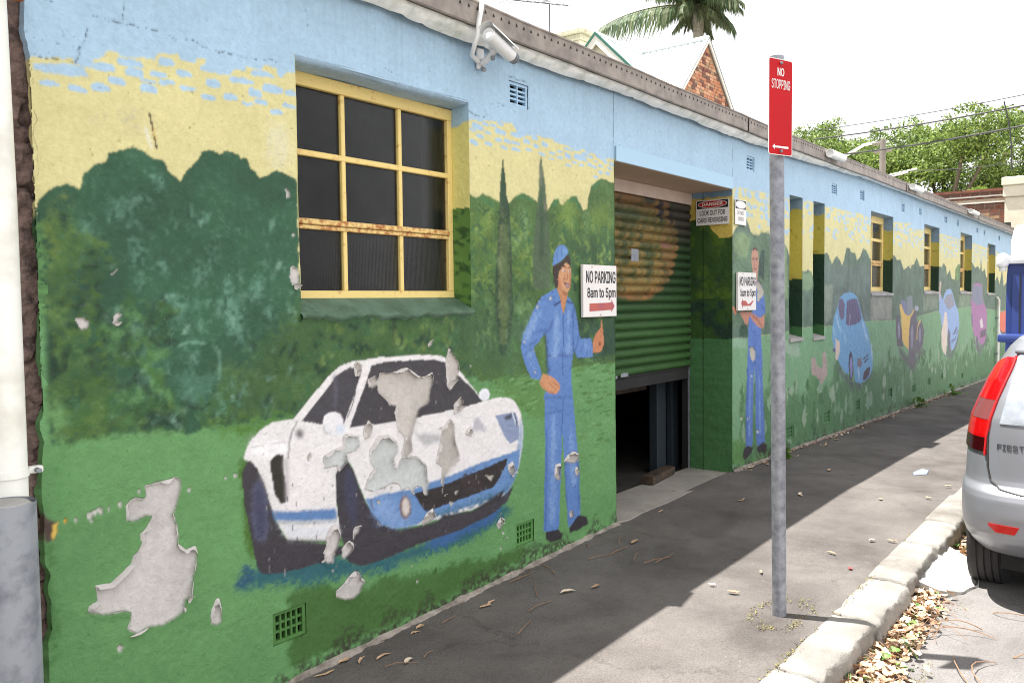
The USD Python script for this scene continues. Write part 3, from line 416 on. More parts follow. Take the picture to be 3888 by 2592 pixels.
["s","",[60,94,152],5,2,[4404,1172,4439,1217],7],
["s","",[60,94,152],5,2,[4481,1153,4499,1190],7],
["s","",[62,98,158],6,2,[4021,827,4212,819],9],
["s","",[62,98,158],6,2,[4017,922,4313,897],8],
["s","",[62,98,160],8,2,[4031,731,4019,323,4004,127],14],
["s","",[62,98,160],7,2,[4371,471,4380,180],10],
["s","",[62,98,160],6,2,[4226,495,4240,209],9],
["s","",[122,158,208],18,2,[3978,1450,3888,1348,3837,1290],40],
["s","",[122,158,208],18,2,[4146,1412,4152,1276,4127,1188],60],
["s","",[122,158,208],18,2,[4274,1409,4280,1271,4270,1179],40],
["s","",[122,158,208],18,2,[4103,790,4097,446,4081,172],45],
["s","",[122,158,208],18,2,[4298,696,4318,337],38],
["s","",[122,158,208],18,2,[3857,1203,3913,1112],24],
["s","",[122,158,208],18,2,[4465,1225,4499,1176],24],
["p","painted_man",[94,140,196],2,1,[4112,1716,4118,1755,4129,1783,4153,1817,4186,1836,4219,1842,4251,1836,4279,1813,4287,1792,4267,1779,4223,1753,4201,1740,4157,1723,4130,1709,4114,1708]],
["s","",[66,104,164],4,2,[4180,1831,4158,1784,4157,1732],4],
["s","",[66,104,164],4,2,[4208,1835,4212,1795,4206,1752],4],
["s","",[66,104,164],4,2,[4129,1777,4120,1719],4],
["s","",[124,166,214],10,2,[4235,1821,4251,1791],16],
["p","painted_man",[204,148,102],2,1,[4178,1672,4211,1715,4255,1735,4294,1718,4310,1699,4310,1656,4304,1624,4298,1596,4286,1565,4263,1546,4230,1555,4193,1574,4160,1580,4161,1610,4172,1653]],
["p","painted_man",[192,130,84],2,1,[4160,1580,4209,1561,4263,1546,4263,1524,4240,1472,4220,1413,4201,1457,4186,1518,4155,1567]],
["p","",[160,100,64],6,1,[4203,1564,4263,1546,4257,1527,4219,1543]],
["p","",[192,118,76],8,1,[4161,1647,4183,1653,4198,1595,4209,1568,4166,1580]],
["p","",[180,120,80],5,1,[4293,1674,4310,1674,4300,1599,4286,1565]],
["p","painted_man",[62,48,42],3,4,[4114,1707,4157,1723,4212,1743,4284,1786,4306,1758,4314,1724,4299,1715,4283,1730,4255,1735,4233,1722,4211,1709,4205,1691,4183,1681,4172,1653,4166,1626,4171,1604,4155,1573,4134,1579,4118,1616,4114,1670]],
["s","",[40,34,34],2,2,[4214,1711,4244,1710,4257,1701],7],
["s","",[40,34,34],2,2,[4277,1702,4305,1705],6],
["p","",[222,214,214],1,0,[4244,1684,4243,1683,4242,1682,4240,1681,4237,1680,4233,1679,4230,1679,4226,1679,4222,1679,4220,1680,4217,1681,4216,1682,4215,1684,4216,1685,4217,1686,4220,1687,4223,1688,4226,1689,4230,1689,4233,1689,4237,1688,4240,1688,4242,1687,4243,1685]],
["p","",[50,40,50],1,0,[4242,1684,4242,1683,4242,1682,4241,1681,4239,1680,4238,1680,4237,1680,4235,1680,4234,1680,4233,1681,4232,1682,4231,1683,4231,1684,4232,1685,4232,1686,4233,1687,4234,1688,4235,1688,4237,1688,4238,1688,4240,1688,4241,1687,4242,1686,4242,1685]],
["p","",[214,208,210],1,0,[4298,1680,4297,1678,4296,1677,4295,1676,4293,1675,4291,1674,4289,1674,4286,1674,4284,1675,4282,1675,4281,1677,4280,1678,4280,1679,4280,1681,4281,1682,4283,1683,4284,1684,4287,1685,4289,1685,4291,1685,4293,1684,4295,1684,4297,1682,4297,1681]],
["p","",[50,40,50],1,0,[4295,1679,4295,1678,4295,1677,4294,1676,4293,1675,4292,1675,4291,1675,4290,1675,4289,1675,4288,1676,4287,1677,4287,1678,4287,1679,4287,1680,4287,1681,4288,1682,4289,1683,4290,1683,4291,1683,4292,1683,4293,1683,4294,1682,4295,1681,4295,1680]],
["s","",[150,92,60],3,2,[4265,1680,4273,1649,4270,1630,4254,1627,4237,1639],5],
["s","",[150,92,60],3,2,[4240,1651,4232,1633,4220,1620],5],
["p","",[142,100,104],2,1,[4223,1616,4253,1607,4289,1599,4283,1580,4261,1579,4239,1594]],
["p","",[186,160,170],2,1,[4250,1602,4284,1597,4278,1590,4258,1591]],
["s","",[90,55,50],2,2,[4223,1616,4253,1607,4289,1599],4],
["p","painted_man",[206,144,98],2,1,[4003,1066,4049,1056,4119,1030,4172,991,4178,956,4141,931,4058,946,3978,994,3967,1022]],
["s","",[165,100,62],2,2,[4071,1000,4141,952],4],
["s","",[165,100,62],2,2,[4107,1010,4166,971],4],
["s","",[176,108,70],3,2,[3979,1021,4024,970,4117,934],6],
["p","painted_man",[196,126,78],2,1,[4552,1159,4557,1235,4589,1277,4644,1314,4655,1318,4654,1370,4668,1369,4681,1303,4694,1254,4689,1205,4660,1163,4606,1158]],
["s","",[150,88,54],2,2,[4653,1314,4662,1275,4643,1246],4],
["p","",[150,84,54],3,2,[4657,1214,4657,1210,4655,1206,4652,1203,4649,1201,4645,1199,4641,1199,4637,1200,4633,1202,4629,1204,4627,1208,4625,1211,4625,1215,4625,1219,4627,1223,4630,1226,4633,1228,4637,1230,4641,1230,4645,1229,4649,1228,4653,1225,4655,1222,4657,1218]],
["s","",[160,95,60],2,2,[4598,1258,4616,1218],3],
["p","painted_man",[52,48,54],3,3,[4009,112,4140,97,4188,57,4181,31,4067,33,4008,71]],
["p","painted_man",[52,48,54],3,3,[4263,76,4366,136,4464,108,4487,55,4378,43,4277,43]],
["s","",[46,70,44],8,2,[4021,1295,4035,1237,4040,1104,4047,1067],14],
["p","",[165,198,222],0,0,[6000,-1000,26000,-1000,26000,3300,6000,3300]],
["p","",[214,205,140],4,16,[6696,2438,6787,2441,6982,2455,7370,2466,8009,2471,8568,2474,8881,2504,9282,2488,9614,2500,10072,2498,10424,2509,10680,2513,11133,2479,12245,2520,13260,2569,12942,2493,14084,2517,15227,2535,17053,2526,18328,2523,21243,2482,22787,2398,34385,1146,6413,368]],
["x","sky_dabs"],
["p","painted_hedge",[92,116,98],3,8,[6697,2015,6774,2030,6817,2067,6925,2143,6983,2181,7088,2200,7180,2118,7243,2067,7369,2080,7231,2065,7388,2071,7477,2103,7661,2099,7972,2074,7996,2059,8042,2035,8126,1980,8164,1935,8280,1793,8558,1786,8619,1766,8744,1793,8850,1757,8894,1722,9111,1921,9269,1977,9350,1991,9434,1946,9519,1874,9579,1906,9713,1967,9801,1936,9918,1859,9981,1934,10082,2078,10216,2076,10244,2037,10438,2021,10511,1943,10638,1988,10781,2100,10901,2080,11072,1977,11566,2046,12227,2074,12375,2047,12452,2003,12642,2024,12844,1882,13083,1936,13289,1961,13156,1934,13253,1903,13322,1961,13494,1977,13638,2086,13850,1952,14113,1971,15260,2000,15447,1980,15632,2062,15832,1989,15906,1858,16167,1957,16315,1811,16597,1787,16726,1983,16938,2079,17163,2064,18360,2142,18715,2045,18978,2097,19259,2026,19332,2248,19498,1984,19828,2055,20042,1881,21202,1813,21581,1939,21890,1750,22265,2112,22554,1719,23364,1875,23453,1123,21381,1166,18347,1290,15244,1257,13889,1203,13785,1188,12284,1171,11105,1192,9292,1184,8581,1191,8031,1166,7645,1159,7117,1147,6643,1159]],
["p","",[96,124,96],20,20,[6789,1912,6804,2032,7231,2065,7388,2071,7477,2103,7661,2099,7972,2074,8158,1786,8164,1276,6791,1247]],
["p","",[122,146,102],20,20,[6804,2020,6996,2062,7197,2054,7130,1893,6868,1852]],
["p","",[126,152,108],14,14,[8012,2012,8114,2002,8141,1495,8018,1459]],
["p","",[124,150,112],12,16,[8578,1765,8850,1757,8886,1582,8561,1581]],
["p","",[100,118,108],20,20,[9272,1853,11059,1901,11105,1201,9292,1200]],
["p","",[140,142,130],10,10,[11094,1535,12189,1534,12203,1193,11105,1201]],
["p","",[128,140,124],10,10,[9284,1632,9594,1634,9497,1259,9292,1200]],
["p","",[108,140,80],4,5,[16654,1982,16938,2079,17163,2064,17033,1793,16670,1761]],
["p","",[120,136,116],8,8,[14082,1552,15165,1552,15181,1297,14098,1264]],
["p","",[118,138,114],8,8,[17052,1539,18241,1539,18261,1298,17070,1298]],
["p","",[58,80,70],5,6,[7442,1932,7533,1946,7534,1854,7517,1669,7390,1701,7389,1822]],
["p","",[52,82,62],14,12,[6966,1274,7132,1302,7133,1150,6934,1165]],
["p","painted_lawn",[116,160,118],5,6,[6412,-1847,6643,1159,7117,1147,7645,1159,8031,1166,8581,1191,9292,1184,11105,1192,12284,1171,13785,1188,13889,1203,15244,1257,18347,1290,21381,1166,23453,1123,35309,-3556]],
["x","lawn_patches"],
["p","",[170,152,144],3,12,[8837,858,8955,866,9028,768,9201,724,9223,898,9323,909,9405,660,9204,547,9055,639,8863,686]],
["p","",[146,172,146],16,16,[8032,1094,8451,1046,8540,922,8281,907,8034,980]],
["p","",[134,170,140],10,8,[6791,1077,6791,1152,7099,1145,7100,1061]],
["p","",[90,138,74],14,12,[6782,289,7055,224,7056,41,7655,28,7655,-42,6782,59]],
["p","painted_man_001",[86,122,190],2,2,[7259,1632,7337,1673,7481,1614,7546,1429,7547,1360,7446,1335,7430,1158,7445,1120,7464,984,7484,711,7550,154,7363,140,7327,321,7307,726,7278,888,7255,730,7251,156,7088,180,7087,483,7118,873,7134,1134,7141,1170,7149,1335,7234,1379,7260,1499]],
["s","",[58,86,146],12,2,[7287,1193,7281,888],22],
["s","",[64,96,160],12,2,[7125,872,7105,217],22],
["s","",[60,90,150],12,2,[7464,1430,7519,1388],18],
["s","",[116,150,206],12,2,[7186,802,7172,274],26],
["s","",[116,150,206],12,2,[7394,786,7433,239],26],
["p","painted_man_001",[190,140,118],3,2,[7231,1930,7301,1959,7353,1942,7389,1836,7372,1748,7355,1673,7303,1566,7268,1632,7250,1725,7224,1797,7215,1863]],
["p","",[84,62,58],3,2,[7232,1927,7257,1951,7301,1963,7353,1945,7366,1929,7301,1939]],
["s","",[90,60,55],4,2,[7235,1851,7275,1859],14],
["s","",[90,60,55],4,2,[7310,1853,7354,1858],14],
["s","",[150,100,86],5,2,[7284,1846,7293,1793,7267,1779],10],
["s","",[130,80,74],4,2,[7258,1762,7337,1764],14],
["p","painted_man_001",[190,130,106],3,3,[6934,1385,7166,1384,7235,1366,7375,1323,7429,1322,7528,1347,7511,1231,7465,1222,7375,1235,7235,1299,7166,1348,7149,1315,7116,1256,7065,1278,6999,1332]],
["p","painted_man_001",[196,130,96],3,2,[6798,1431,6845,1424,6885,1379,6853,1357,6806,1387]],
["s","",[140,88,72],8,2,[7235,1346,7375,1296,7465,1232],16],
["p","painted_man_001",[56,52,56],4,4,[7022,98,7039,161,7122,182,7258,142,7224,94,7055,60]],
["p","painted_man_001",[56,52,56],4,4,[7345,129,7506,161,7598,120,7580,53,7399,74]],
["p","",[84,92,96],30,20,[9601,773,10037,610,10423,434,11257,535,11322,486,10595,369,10257,432,9727,687]],
["p","painted_blue_car",[104,158,196],4,4,[9556,1161,9614,1288,9736,1393,9834,1499,10014,1546,10227,1560,10392,1542,10534,1489,10653,1365,10774,1238,10989,1106,11118,931,11250,752,11240,571,11070,480,10888,444,10651,439,10478,478,10419,581,10387,721,10300,860,10219,812,10198,582,10037,618,9801,760,9648,884,9546,1041]],
["s","",[172,198,220],20,2,[9713,1278,9817,1153,9894,1119],30],
["s","",[172,198,220],20,2,[10775,1188,10869,1052,10993,962],30],
["s","",[172,198,220],20,2,[10026,1060,10081,979],30],
["s","",[172,198,220],20,2,[11182,885,11235,709],30],
["s","",[172,198,220],20,2,[9592,1152,9644,1067],30],
["s","",[172,198,220],20,2,[10588,626,10649,497],30],
["p","painted_blue_car",[104,96,124],4,3,[9773,1392,9809,1476,9924,1487,10030,1420,10008,1256,9904,1235,9839,1276]],
["p","painted_blue_car",[98,90,122],4,3,[10095,1451,10283,1482,10506,1481,10624,1373,10715,1240,10629,1192,10402,1166,10183,1161,10076,1184]],
["s","",[160,150,160],14,2,[10234,1299,10210,1172],30],
["p","painted_blue_car",[66,60,78],4,3,[10286,861,10357,796,10404,598,10337,506,10240,530,10195,694,10219,812]],
["p","",[136,136,182],8,2,[10361,658,10360,625,10355,594,10347,568,10336,548,10323,536,10309,533,10294,538,10281,552,10269,574,10259,601,10253,633,10250,666,10251,699,10256,730,10264,756,10275,776,10288,788,10302,791,10316,786,10330,772,10342,751,10351,724,10358,692]],
["p","",[206,188,172],4,4,[9669,1036,9833,990,9849,873,9750,771,9674,806,9684,920]],
["p","",[92,84,128],6,4,[9573,934,9684,913,9685,867,9574,896]],
["p","painted_blue_car",[80,68,80],4,3,[10824,559,11004,613,11128,613,11100,521,10918,458,10797,468]],
["p","",[62,66,80],2,2,[10789,737,11060,784,11046,764,10819,718]],
["p","",[62,66,80],2,2,[10820,693,11046,738,11047,713,10866,673]],
["p","",[122,112,124],5,4,[10555,752,10700,751,10761,672,10646,630,10558,661]],
["p","",[96,104,100],25,20,[12459,860,13250,564,13624,562,14209,732,14113,623,13444,376,12719,639]],
["p","painted_yellow_car",[98,92,102],5,4,[12443,1228,12608,1245,12788,1012,12841,779,12502,806,12420,1005]],
["p","painted_yellow_car",[104,98,110],5,4,[13181,1255,13587,1292,13813,1020,13734,667,13460,430,13207,523,13172,869]],
["p","painted_yellow_car",[104,98,112],5,4,[13711,1112,13985,1132,14217,961,14127,736,13737,611]],
["p","painted_yellow_car",[110,104,112],8,4,[12836,884,13245,672,13620,629,13705,846,13321,993]],
["p","painted_yellow_car",[226,186,84],4,3,[12626,1385,12723,1393,12907,1266,13112,1218,13275,1289,13400,1317,13509,1285,13280,1180,13205,984,13176,718,12928,799,12804,883,12732,1192]],
["p","painted_yellow_car",[126,126,160],4,3,[12702,1432,12898,1454,13022,1381,13067,1302,13153,1222,12907,1266,12723,1393]],
["p","painted_yellow_car",[132,142,146],4,3,[13027,1487,13250,1516,13408,1486,13419,1273,13219,1212,13082,1257]],
["s","",[220,188,96],10,2,[13724,868,13718,979,13790,1088,13926,1118],44],
["p","painted_yellow_car",[168,168,186],5,2,[13798,1315,13794,1305,13780,1295,13759,1287,13731,1281,13699,1278,13664,1277,13629,1279,13597,1284,13569,1290,13548,1299,13534,1309,13529,1319,13533,1329,13546,1338,13566,1346,13593,1352,13625,1356,13660,1357,13695,1355,13728,1351,13756,1344,13778,1335,13793,1326]],
["p","",[140,136,160],12,2,[13484,900,13483,854,13477,812,13465,777,13449,750,13429,733,13408,728,13386,735,13365,754,13346,782,13331,819,13321,861,13316,907,13317,951,13323,993,13335,1028,13350,1056,13370,1072,13391,1078,13413,1071,13434,1053,13453,1025,13468,988,13479,945]],
["p","",[140,136,160],12,2,[13997,901,13996,872,13990,845,13978,822,13962,805,13944,794,13923,792,13903,796,13883,809,13866,827,13852,851,13843,878,13838,908,13840,937,13846,963,13857,986,13873,1003,13891,1014,13912,1017,13932,1013,13952,1001,13970,982,13984,958,13993,931]],
["p","",[140,136,160],12,2,[12668,1016,12667,984,12662,954,12652,929,12639,909,12624,898,12606,894,12589,899,12572,912,12557,933,12546,959,12538,989,12534,1021,12535,1053,12541,1082,12550,1108,12563,1127,12579,1139,12596,1143,12613,1138,12630,1125,12645,1105,12657,1079,12665,1048]],
["p","",[98,112,106],25,20,[15450,955,16063,516,16476,493,17105,829,17041,689,16484,382,15800,478]],
["p","painted_light_blue_car",[142,172,216],4,4,[15288,1540,15412,1552,15546,1422,15731,1539,15922,1613,16259,1621,16437,1553,16624,1401,16775,1316,17004,1186,17095,971,16962,749,16614,541,16403,539,16184,727,15901,940,15508,1018,15434,1202,15308,1218]],
["p","painted_light_blue_car",[146,146,162],4,4,[15675,1408,15863,1513,16403,1539,16629,1332,16148,1256,15943,1299]],
["p","",[222,204,190],4,6,[15517,887,15636,1014,15752,1223,15916,1220,16030,1003,16010,802,15932,470,15731,535,15532,651]],
["p","painted_light_blue_car",[112,106,126],5,4,[16102,933,16256,860,16321,522,16130,513,16048,733]],
["p","",[108,118,152],5,4,[16454,811,16802,938,16949,933,16738,814]],
["s","",[112,126,166],12,2,[16393,690,16745,730,16954,862],50],
["p","",[206,176,160],5,5,[15337,1745,15462,1747,15358,1410,15295,1437]],
["p","",[100,110,104],25,20,[18469,854,19037,412,19496,452,20260,662,20275,512,19232,275,18665,586]],
["p","painted_purple_car",[166,112,160],4,4,[18295,1403,18482,1721,18918,1756,19521,1730,19698,1378,20157,1210,20228,994,20162,633,19877,498,19400,473,19203,593,18653,725,18377,933]],
["p","painted_purple_car",[126,130,152],4,4,[18404,1630,18569,1706,19478,1690,19702,1329,18958,1305,18380,1403]],
["p","painted_purple_car",[110,96,116],5,4,[18878,685,19125,644,19185,389,18993,399]],
["p","",[108,90,108],5,4,[19374,761,20146,799,20062,637,19386,633]],
["p","",[206,196,196],6,4,[19307,985,19585,1042,19747,844,19415,823]],
["p","",[100,90,120],5,4,[18358,1161,18462,1144,18466,885,18377,933]],
["p","painted_red_car",[88,84,92],8,6,[21747,922,22058,753,22930,613,23003,536,22462,358,21891,670]],
["p","painted_red_car",[226,112,84],4,4,[21663,1170,21949,1210,22199,1090,22932,1150,23121,625,22492,630,22062,717,21747,922]],
["p","",[190,210,222],5,4,[21823,761,22063,699,22376,579,22195,587]],
["p","",[84,66,58],4,6,[1173,830,1198,794,1226,778,1214,730,1190,723,1171,760]],
["p","",[224,186,62],3,4,[1209,777,1226,778,1222,749,1212,728,1203,738]]]
PEEL = [[[204,198,194],5,[1527,849,1593,851,1647,861,1668,846,1663,801,1650,764,1640,732,1633,722,1647,680,1649,645,1650,605,1680,575,1717,580,1729,551,1721,518,1710,463,1698,385,1673,386,1663,360,1675,345,1635,329,1575,319,1523,328,1489,314,1456,336,1446,350,1458,373,1462,402,1432,417,1400,421,1368,420,1338,438,1313,453,1313,466,1344,478,1341,532,1393,525,1426,546,1470,577,1477,603,1494,615,1509,639,1507,678,1525,690,1542,714,1552,734,1526,739,1481,725,1460,737,1453,787,1473,805,1490,810,1523,801,1532,815]],
[[204,198,194],5,[1799,349,1812,351,1824,300,1821,253,1802,247,1777,264,1777,314]],
[[204,198,194],5,[1406,287,1417,300,1430,284,1427,269,1413,268]],
[[204,198,194],5,[2348,472,2377,506,2387,505,2412,506,2428,469,2431,453,2409,403,2391,389,2384,345,2350,351,2337,375,2335,398,2326,398,2344,423,2353,444]],
[[204,198,194],5,[2438,391,2462,413,2480,420,2503,401,2506,377,2478,358,2451,342,2437,359]],
[[204,198,194],5,[2502,459,2518,475,2557,473,2541,446,2517,437,2504,422]],
[[204,198,194],5,[2403,211,2445,232,2475,256,2512,270,2536,256,2547,229,2569,212,2565,198,2549,188,2539,163,2502,150,2449,157,2414,176,2400,189]],
[[204,198,194],5,[1305,1460,1327,1462,1349,1449,1350,1432,1325,1420,1314,1438]],
[[204,198,194],5,[1437,1460,1453,1476,1468,1464,1447,1436,1435,1439]],
[[204,198,194],5,[1430,1610,1456,1628,1453,1618,1435,1605]],
[[204,198,194],5,[2195,1652,2210,1658,2239,1640,2238,1584,2200,1578,2193,1609]],
[[204,198,194],5,[2179,1984,2200,1971,2200,1947,2185,1942]],
[[194,187,179],5,[2613,1147,2663,1160,2667,1136,2691,1172,2767,1166,2865,1183,2945,1135,2986,1128,3045,1146,3054,1104,3027,1055,3015,997,2951,970,2919,905,2886,830,2895,770,2844,742,2820,767,2836,808,2846,842,2803,884,2781,972,2792,1006,2744,1018,2716,1049,2679,1073,2667,1116,2643,1104,2616,1113]],
[[194,187,179],5,[2584,919,2612,953,2638,926,2619,874,2583,872]],
[[194,187,179],5,[3142,877,3176,890,3204,862,3207,777,3240,703,3239,664,3182,643,3130,606,3112,552,3096,574,3104,656,3061,685,3084,742,3108,836]],
[[194,187,179],5,[3150,1209,3173,1261,3240,1192,3250,1157,3226,1082,3174,1045,3152,1073]],
[[194,187,179],5,[3206,961,3259,1002,3281,977,3257,925,3211,915]],
[[194,187,179],5,[2530,1214,2548,1232,2579,1211,2564,1178,2538,1164]],
[[194,187,179],5,[2256,835,2272,858,2283,837,2267,811]],
[[194,187,179],5,[3301,819,3337,834,3354,804,3336,779,3295,800]],
[[194,187,179],5,[2947,402,2980,439,3034,458,3054,408,3000,390,2957,385]],
[[194,187,179],5,[3654,573,3695,587,3721,536,3693,503,3654,548]],
[[194,187,179],5,[3453,549,3529,540,3503,512]],
[[194,187,179],5,[3201,508,3230,511,3212,487]],
[[194,187,179],5,[3155,467,3189,457,3171,433]],
[[194,187,179],5,[3022,1291,3059,1311,3043,1282,3021,1272]],
[[194,187,179],5,[3549,261,3582,291,3615,272,3588,228,3559,230]],
[[194,187,179],5,[2652,568,2680,569,2665,544]],
[[194,187,179],5,[4207,505,4257,539,4321,551,4378,527,4371,493,4332,477,4282,489]],
[[194,187,179],5,[4116,498,4170,500,4176,475,4164,449,4175,398,4151,399,4109,430]],
[[194,187,179],5,[4332,427,4351,453,4383,422,4370,392,4344,396]],
[[194,187,179],5,[4264,183,4302,185,4321,142,4276,141]],
[[198,202,200],5,[2617,812,2665,867,2730,872,2787,829,2800,784,2766,754,2783,695,2824,752,2935,728,2991,682,2995,622,3000,532,2972,537,2957,577,2911,593,2900,551,2860,595,2815,589,2801,620,2753,636,2705,624,2630,617,2576,641,2605,684,2642,718,2616,764]],
[[198,202,200],5,[2461,902,2504,903,2547,883,2555,848,2528,825,2476,820,2484,785,2431,747,2416,776,2349,774,2343,821,2401,845,2452,857]],
[[186,180,166],5,[7373,1660,7463,1621,7517,1566,7509,1532,7427,1498,7392,1461,7356,1485,7347,1526,7364,1573,7329,1599]],
[[186,180,166],5,[7168,1053,7236,1066,7305,1020,7305,953,7237,931,7178,987]],
[[210,208,200],3,[1509,831,1508,825,1504,824,1501,827,1498,833,1499,838,1505,839,1509,836]],
[[210,208,200],3,[1337,779,1336,769,1329,767,1324,772,1320,783,1321,792,1330,794,1337,789]],
[[210,208,200],3,[1351,787,1350,780,1345,778,1341,782,1337,790,1339,797,1345,799,1351,795]],
[[210,208,200],3,[1371,788,1370,779,1363,776,1357,781,1353,792,1355,802,1364,804,1371,798]],
[[210,208,200],3,[1400,790,1400,785,1396,784,1393,786,1390,792,1391,798,1396,799,1400,796]],
[[210,208,200],3,[1444,797,1443,789,1437,787,1432,792,1429,800,1430,808,1438,810,1444,806]],
[[210,208,200],3,[1709,799,1708,792,1702,790,1698,794,1695,801,1696,808,1703,809,1708,805]],
[[210,208,200],3,[1861,818,1861,814,1857,813,1855,815,1853,819,1853,823,1857,824,1861,822]],
[[210,208,200],3,[1911,819,1910,813,1904,811,1900,814,1897,822,1898,828,1905,830,1910,826]],
[[210,208,200],3,[1285,772,1285,768,1281,766,1279,769,1277,774,1278,778,1282,779,1285,776]],
[[210,208,200],3,[1337,759,1336,756,1334,755,1332,757,1330,760,1331,764,1334,765,1337,763]],
[[222,180,60],3,[1255,777,1254,771,1250,769,1246,773,1244,779,1245,785,1250,786,1254,783]],
[[210,208,200],3,[2758,607,2758,601,2752,600,2748,603,2744,609,2746,614,2752,615,2758,612]],
[[210,208,200],3,[3349,1158,3349,1154,3344,1153,3341,1154,3338,1159,3339,1163,3344,1164,3349,1162]],
[[210,208,200],3,[4096,1515,4095,1507,4085,1504,4078,1508,4072,1515,4074,1523,4086,1526,4095,1523]],
[[210,208,200],3,[3976,1498,3976,1495,3972,1493,3968,1495,3966,1498,3967,1501,3972,1503,3976,1501]],
[[210,208,200],3,[3968,1468,3968,1462,3960,1459,3954,1462,3949,1468,3951,1474,3960,1476,3968,1474]],
[[210,208,200],3,[3954,1459,3953,1455,3949,1454,3945,1456,3942,1459,3943,1463,3949,1464,3954,1463]],
[[210,208,200],3,[3833,1264,3832,1259,3826,1257,3821,1259,3817,1265,3818,1270,3826,1271,3832,1269]],
[[210,208,200],3,[3931,1081,3930,1075,3924,1074,3919,1076,3914,1082,3916,1087,3924,1088,3930,1086]],
[[210,208,200],3,[3915,1204,3915,1201,3911,1200,3908,1201,3906,1204,3907,1207,3911,1208,3915,1207]],
[[210,208,200],3,[7235,798,7233,792,7220,790,7210,793,7202,801,7204,807,7220,809,7233,805]],
[[210,208,200],3,[7154,422,7152,415,7137,413,7126,418,7116,427,7119,434,7137,435,7152,430]],
[[210,208,200],3,[7402,270,7400,260,7380,259,7364,265,7351,277,7355,287,7380,288,7400,281]],
[[210,208,200],3,[7009,439,7007,430,6988,428,6974,434,6962,445,6966,455,6988,456,7007,450]],
[[210,208,200],3,[2219,1791,2218,1785,2214,1783,2210,1785,2207,1790,2208,1795,2214,1798,2219,1796]],
[[210,208,200],3,[2917,110,2917,106,2912,105,2909,108,2906,113,2907,117,2912,118,2917,115]],
[[210,208,200],3,[2883,201,2883,197,2879,196,2876,199,2873,203,2874,207,2879,207,2883,204]],
[[210,208,200],3,[3617,193,3616,187,3608,186,3602,190,3597,198,3599,204,3608,205,3617,200]],
[[210,208,200],3,[3591,110,3591,105,3584,104,3578,108,3574,114,3576,120,3584,120,3591,116]],
[[210,208,200],3,[2387,308,2387,304,2383,303,2380,306,2378,310,2379,314,2383,314,2387,312]]]
CRACKS = [[5,[1199,2310,1236,2309,1277,2309,1334,2311,1349,2334,1353,2369,1376,2408,1385,2447]],[4,[1389,2489,1433,2491,1505,2492,1568,2485,1596,2497,1645,2491,1708,2479,1737,2492,1785,2490,1821,2479,1884,2479,1961,2483,2055,2483,2154,2490]],[3,[1510,2571,1510,2501]],[5,[3351,2516,3410,2488,3482,2489,3508,2512]],[4,[3521,2569,3623,2587,3688,2583]],[7,[3691,2756,3785,2755,3867,2747,3884,2725,3882,2642,3895,2598]],[2,[2283,2783,2312,2736,2322,2683]],[3,[2750,2593,2809,2588,2865,2585,2915,2572,2937,2536]],[4,[3184,1443,3318,1432,3334,1403]]]
VENTS_UP = [[3.701,3.882,2.598,2.732],[7.092,7.27,2.628,2.756],[9.505,9.688,2.643,2.765],[10.612,10.783,2.676,2.801],[12.681,12.852,2.69,2.819],[13.76,13.949,2.721,2.845],[15.64,15.857,2.735,2.858],[16.73,16.9,2.748,2.865],[18.746,18.954,2.744,2.851],[19.604,19.801,2.746,2.857],[21.585,21.804,2.74,2.85]]
VENTS_LOW = [[2.059,2.231,0.073,0.21],[3.719,3.892,0.087,0.218],[8.124,8.312,0.089,0.226],[9.302,9.494,0.1,0.241],[10.502,10.69,0.107,0.252],[12.047,12.244,0.12,0.253],[13.438,13.646,0.048,0.181],[14.504,14.697,0.061,0.203],[15.531,15.712,0.076,0.202],[17.364,17.554,-0.061,0.058]]
WINS = [[8.18,8.555,1.09,2.514],[8.893,9.263,1.076,2.515],[11.114,12.215,1.543,2.583],[14.141,15.239,1.566,2.619],[17.104,18.277,1.566,2.662],[20.149,21.203,1.541,2.608]]
REVEAL = [[420,2190],[386,2189],[338,2197],[331,2144],[211,2136],[186,2094],[137,2050],[118,2020],[69,2018],[6,2031],[0,2030]]
FLAKES = [[1.484,0.318,0.07,0.02,0.15,3.5],[3.176,1.05,0.035,0.085,-0.25,1.6],[3.7,0.5,0.03,0.07,0.5,1.8],[3.255,0.93,0.03,0.05,-0.3,2],[2.552,1.165,0.02,0.045,0,1.5],[3.59,0.245,0.018,0.03,0.2,2],[2.215,1.56,0.03,0.05,-0.3,2.2],[2.33,0.36,0.03,0.045,0.3,2],[1.687,0.37,0.018,0.05,-0.1,1.6],[1.447,1.43,0.025,0.03,0,2],[3.61,0.16,0.016,0.03,0,2.2],[3.12,0.5,0.012,0.03,0.1,2],[4.36,0.48,0.02,0.03,0,1.8],[3.1,0.85,0.02,0.03,0.4,1.8]]
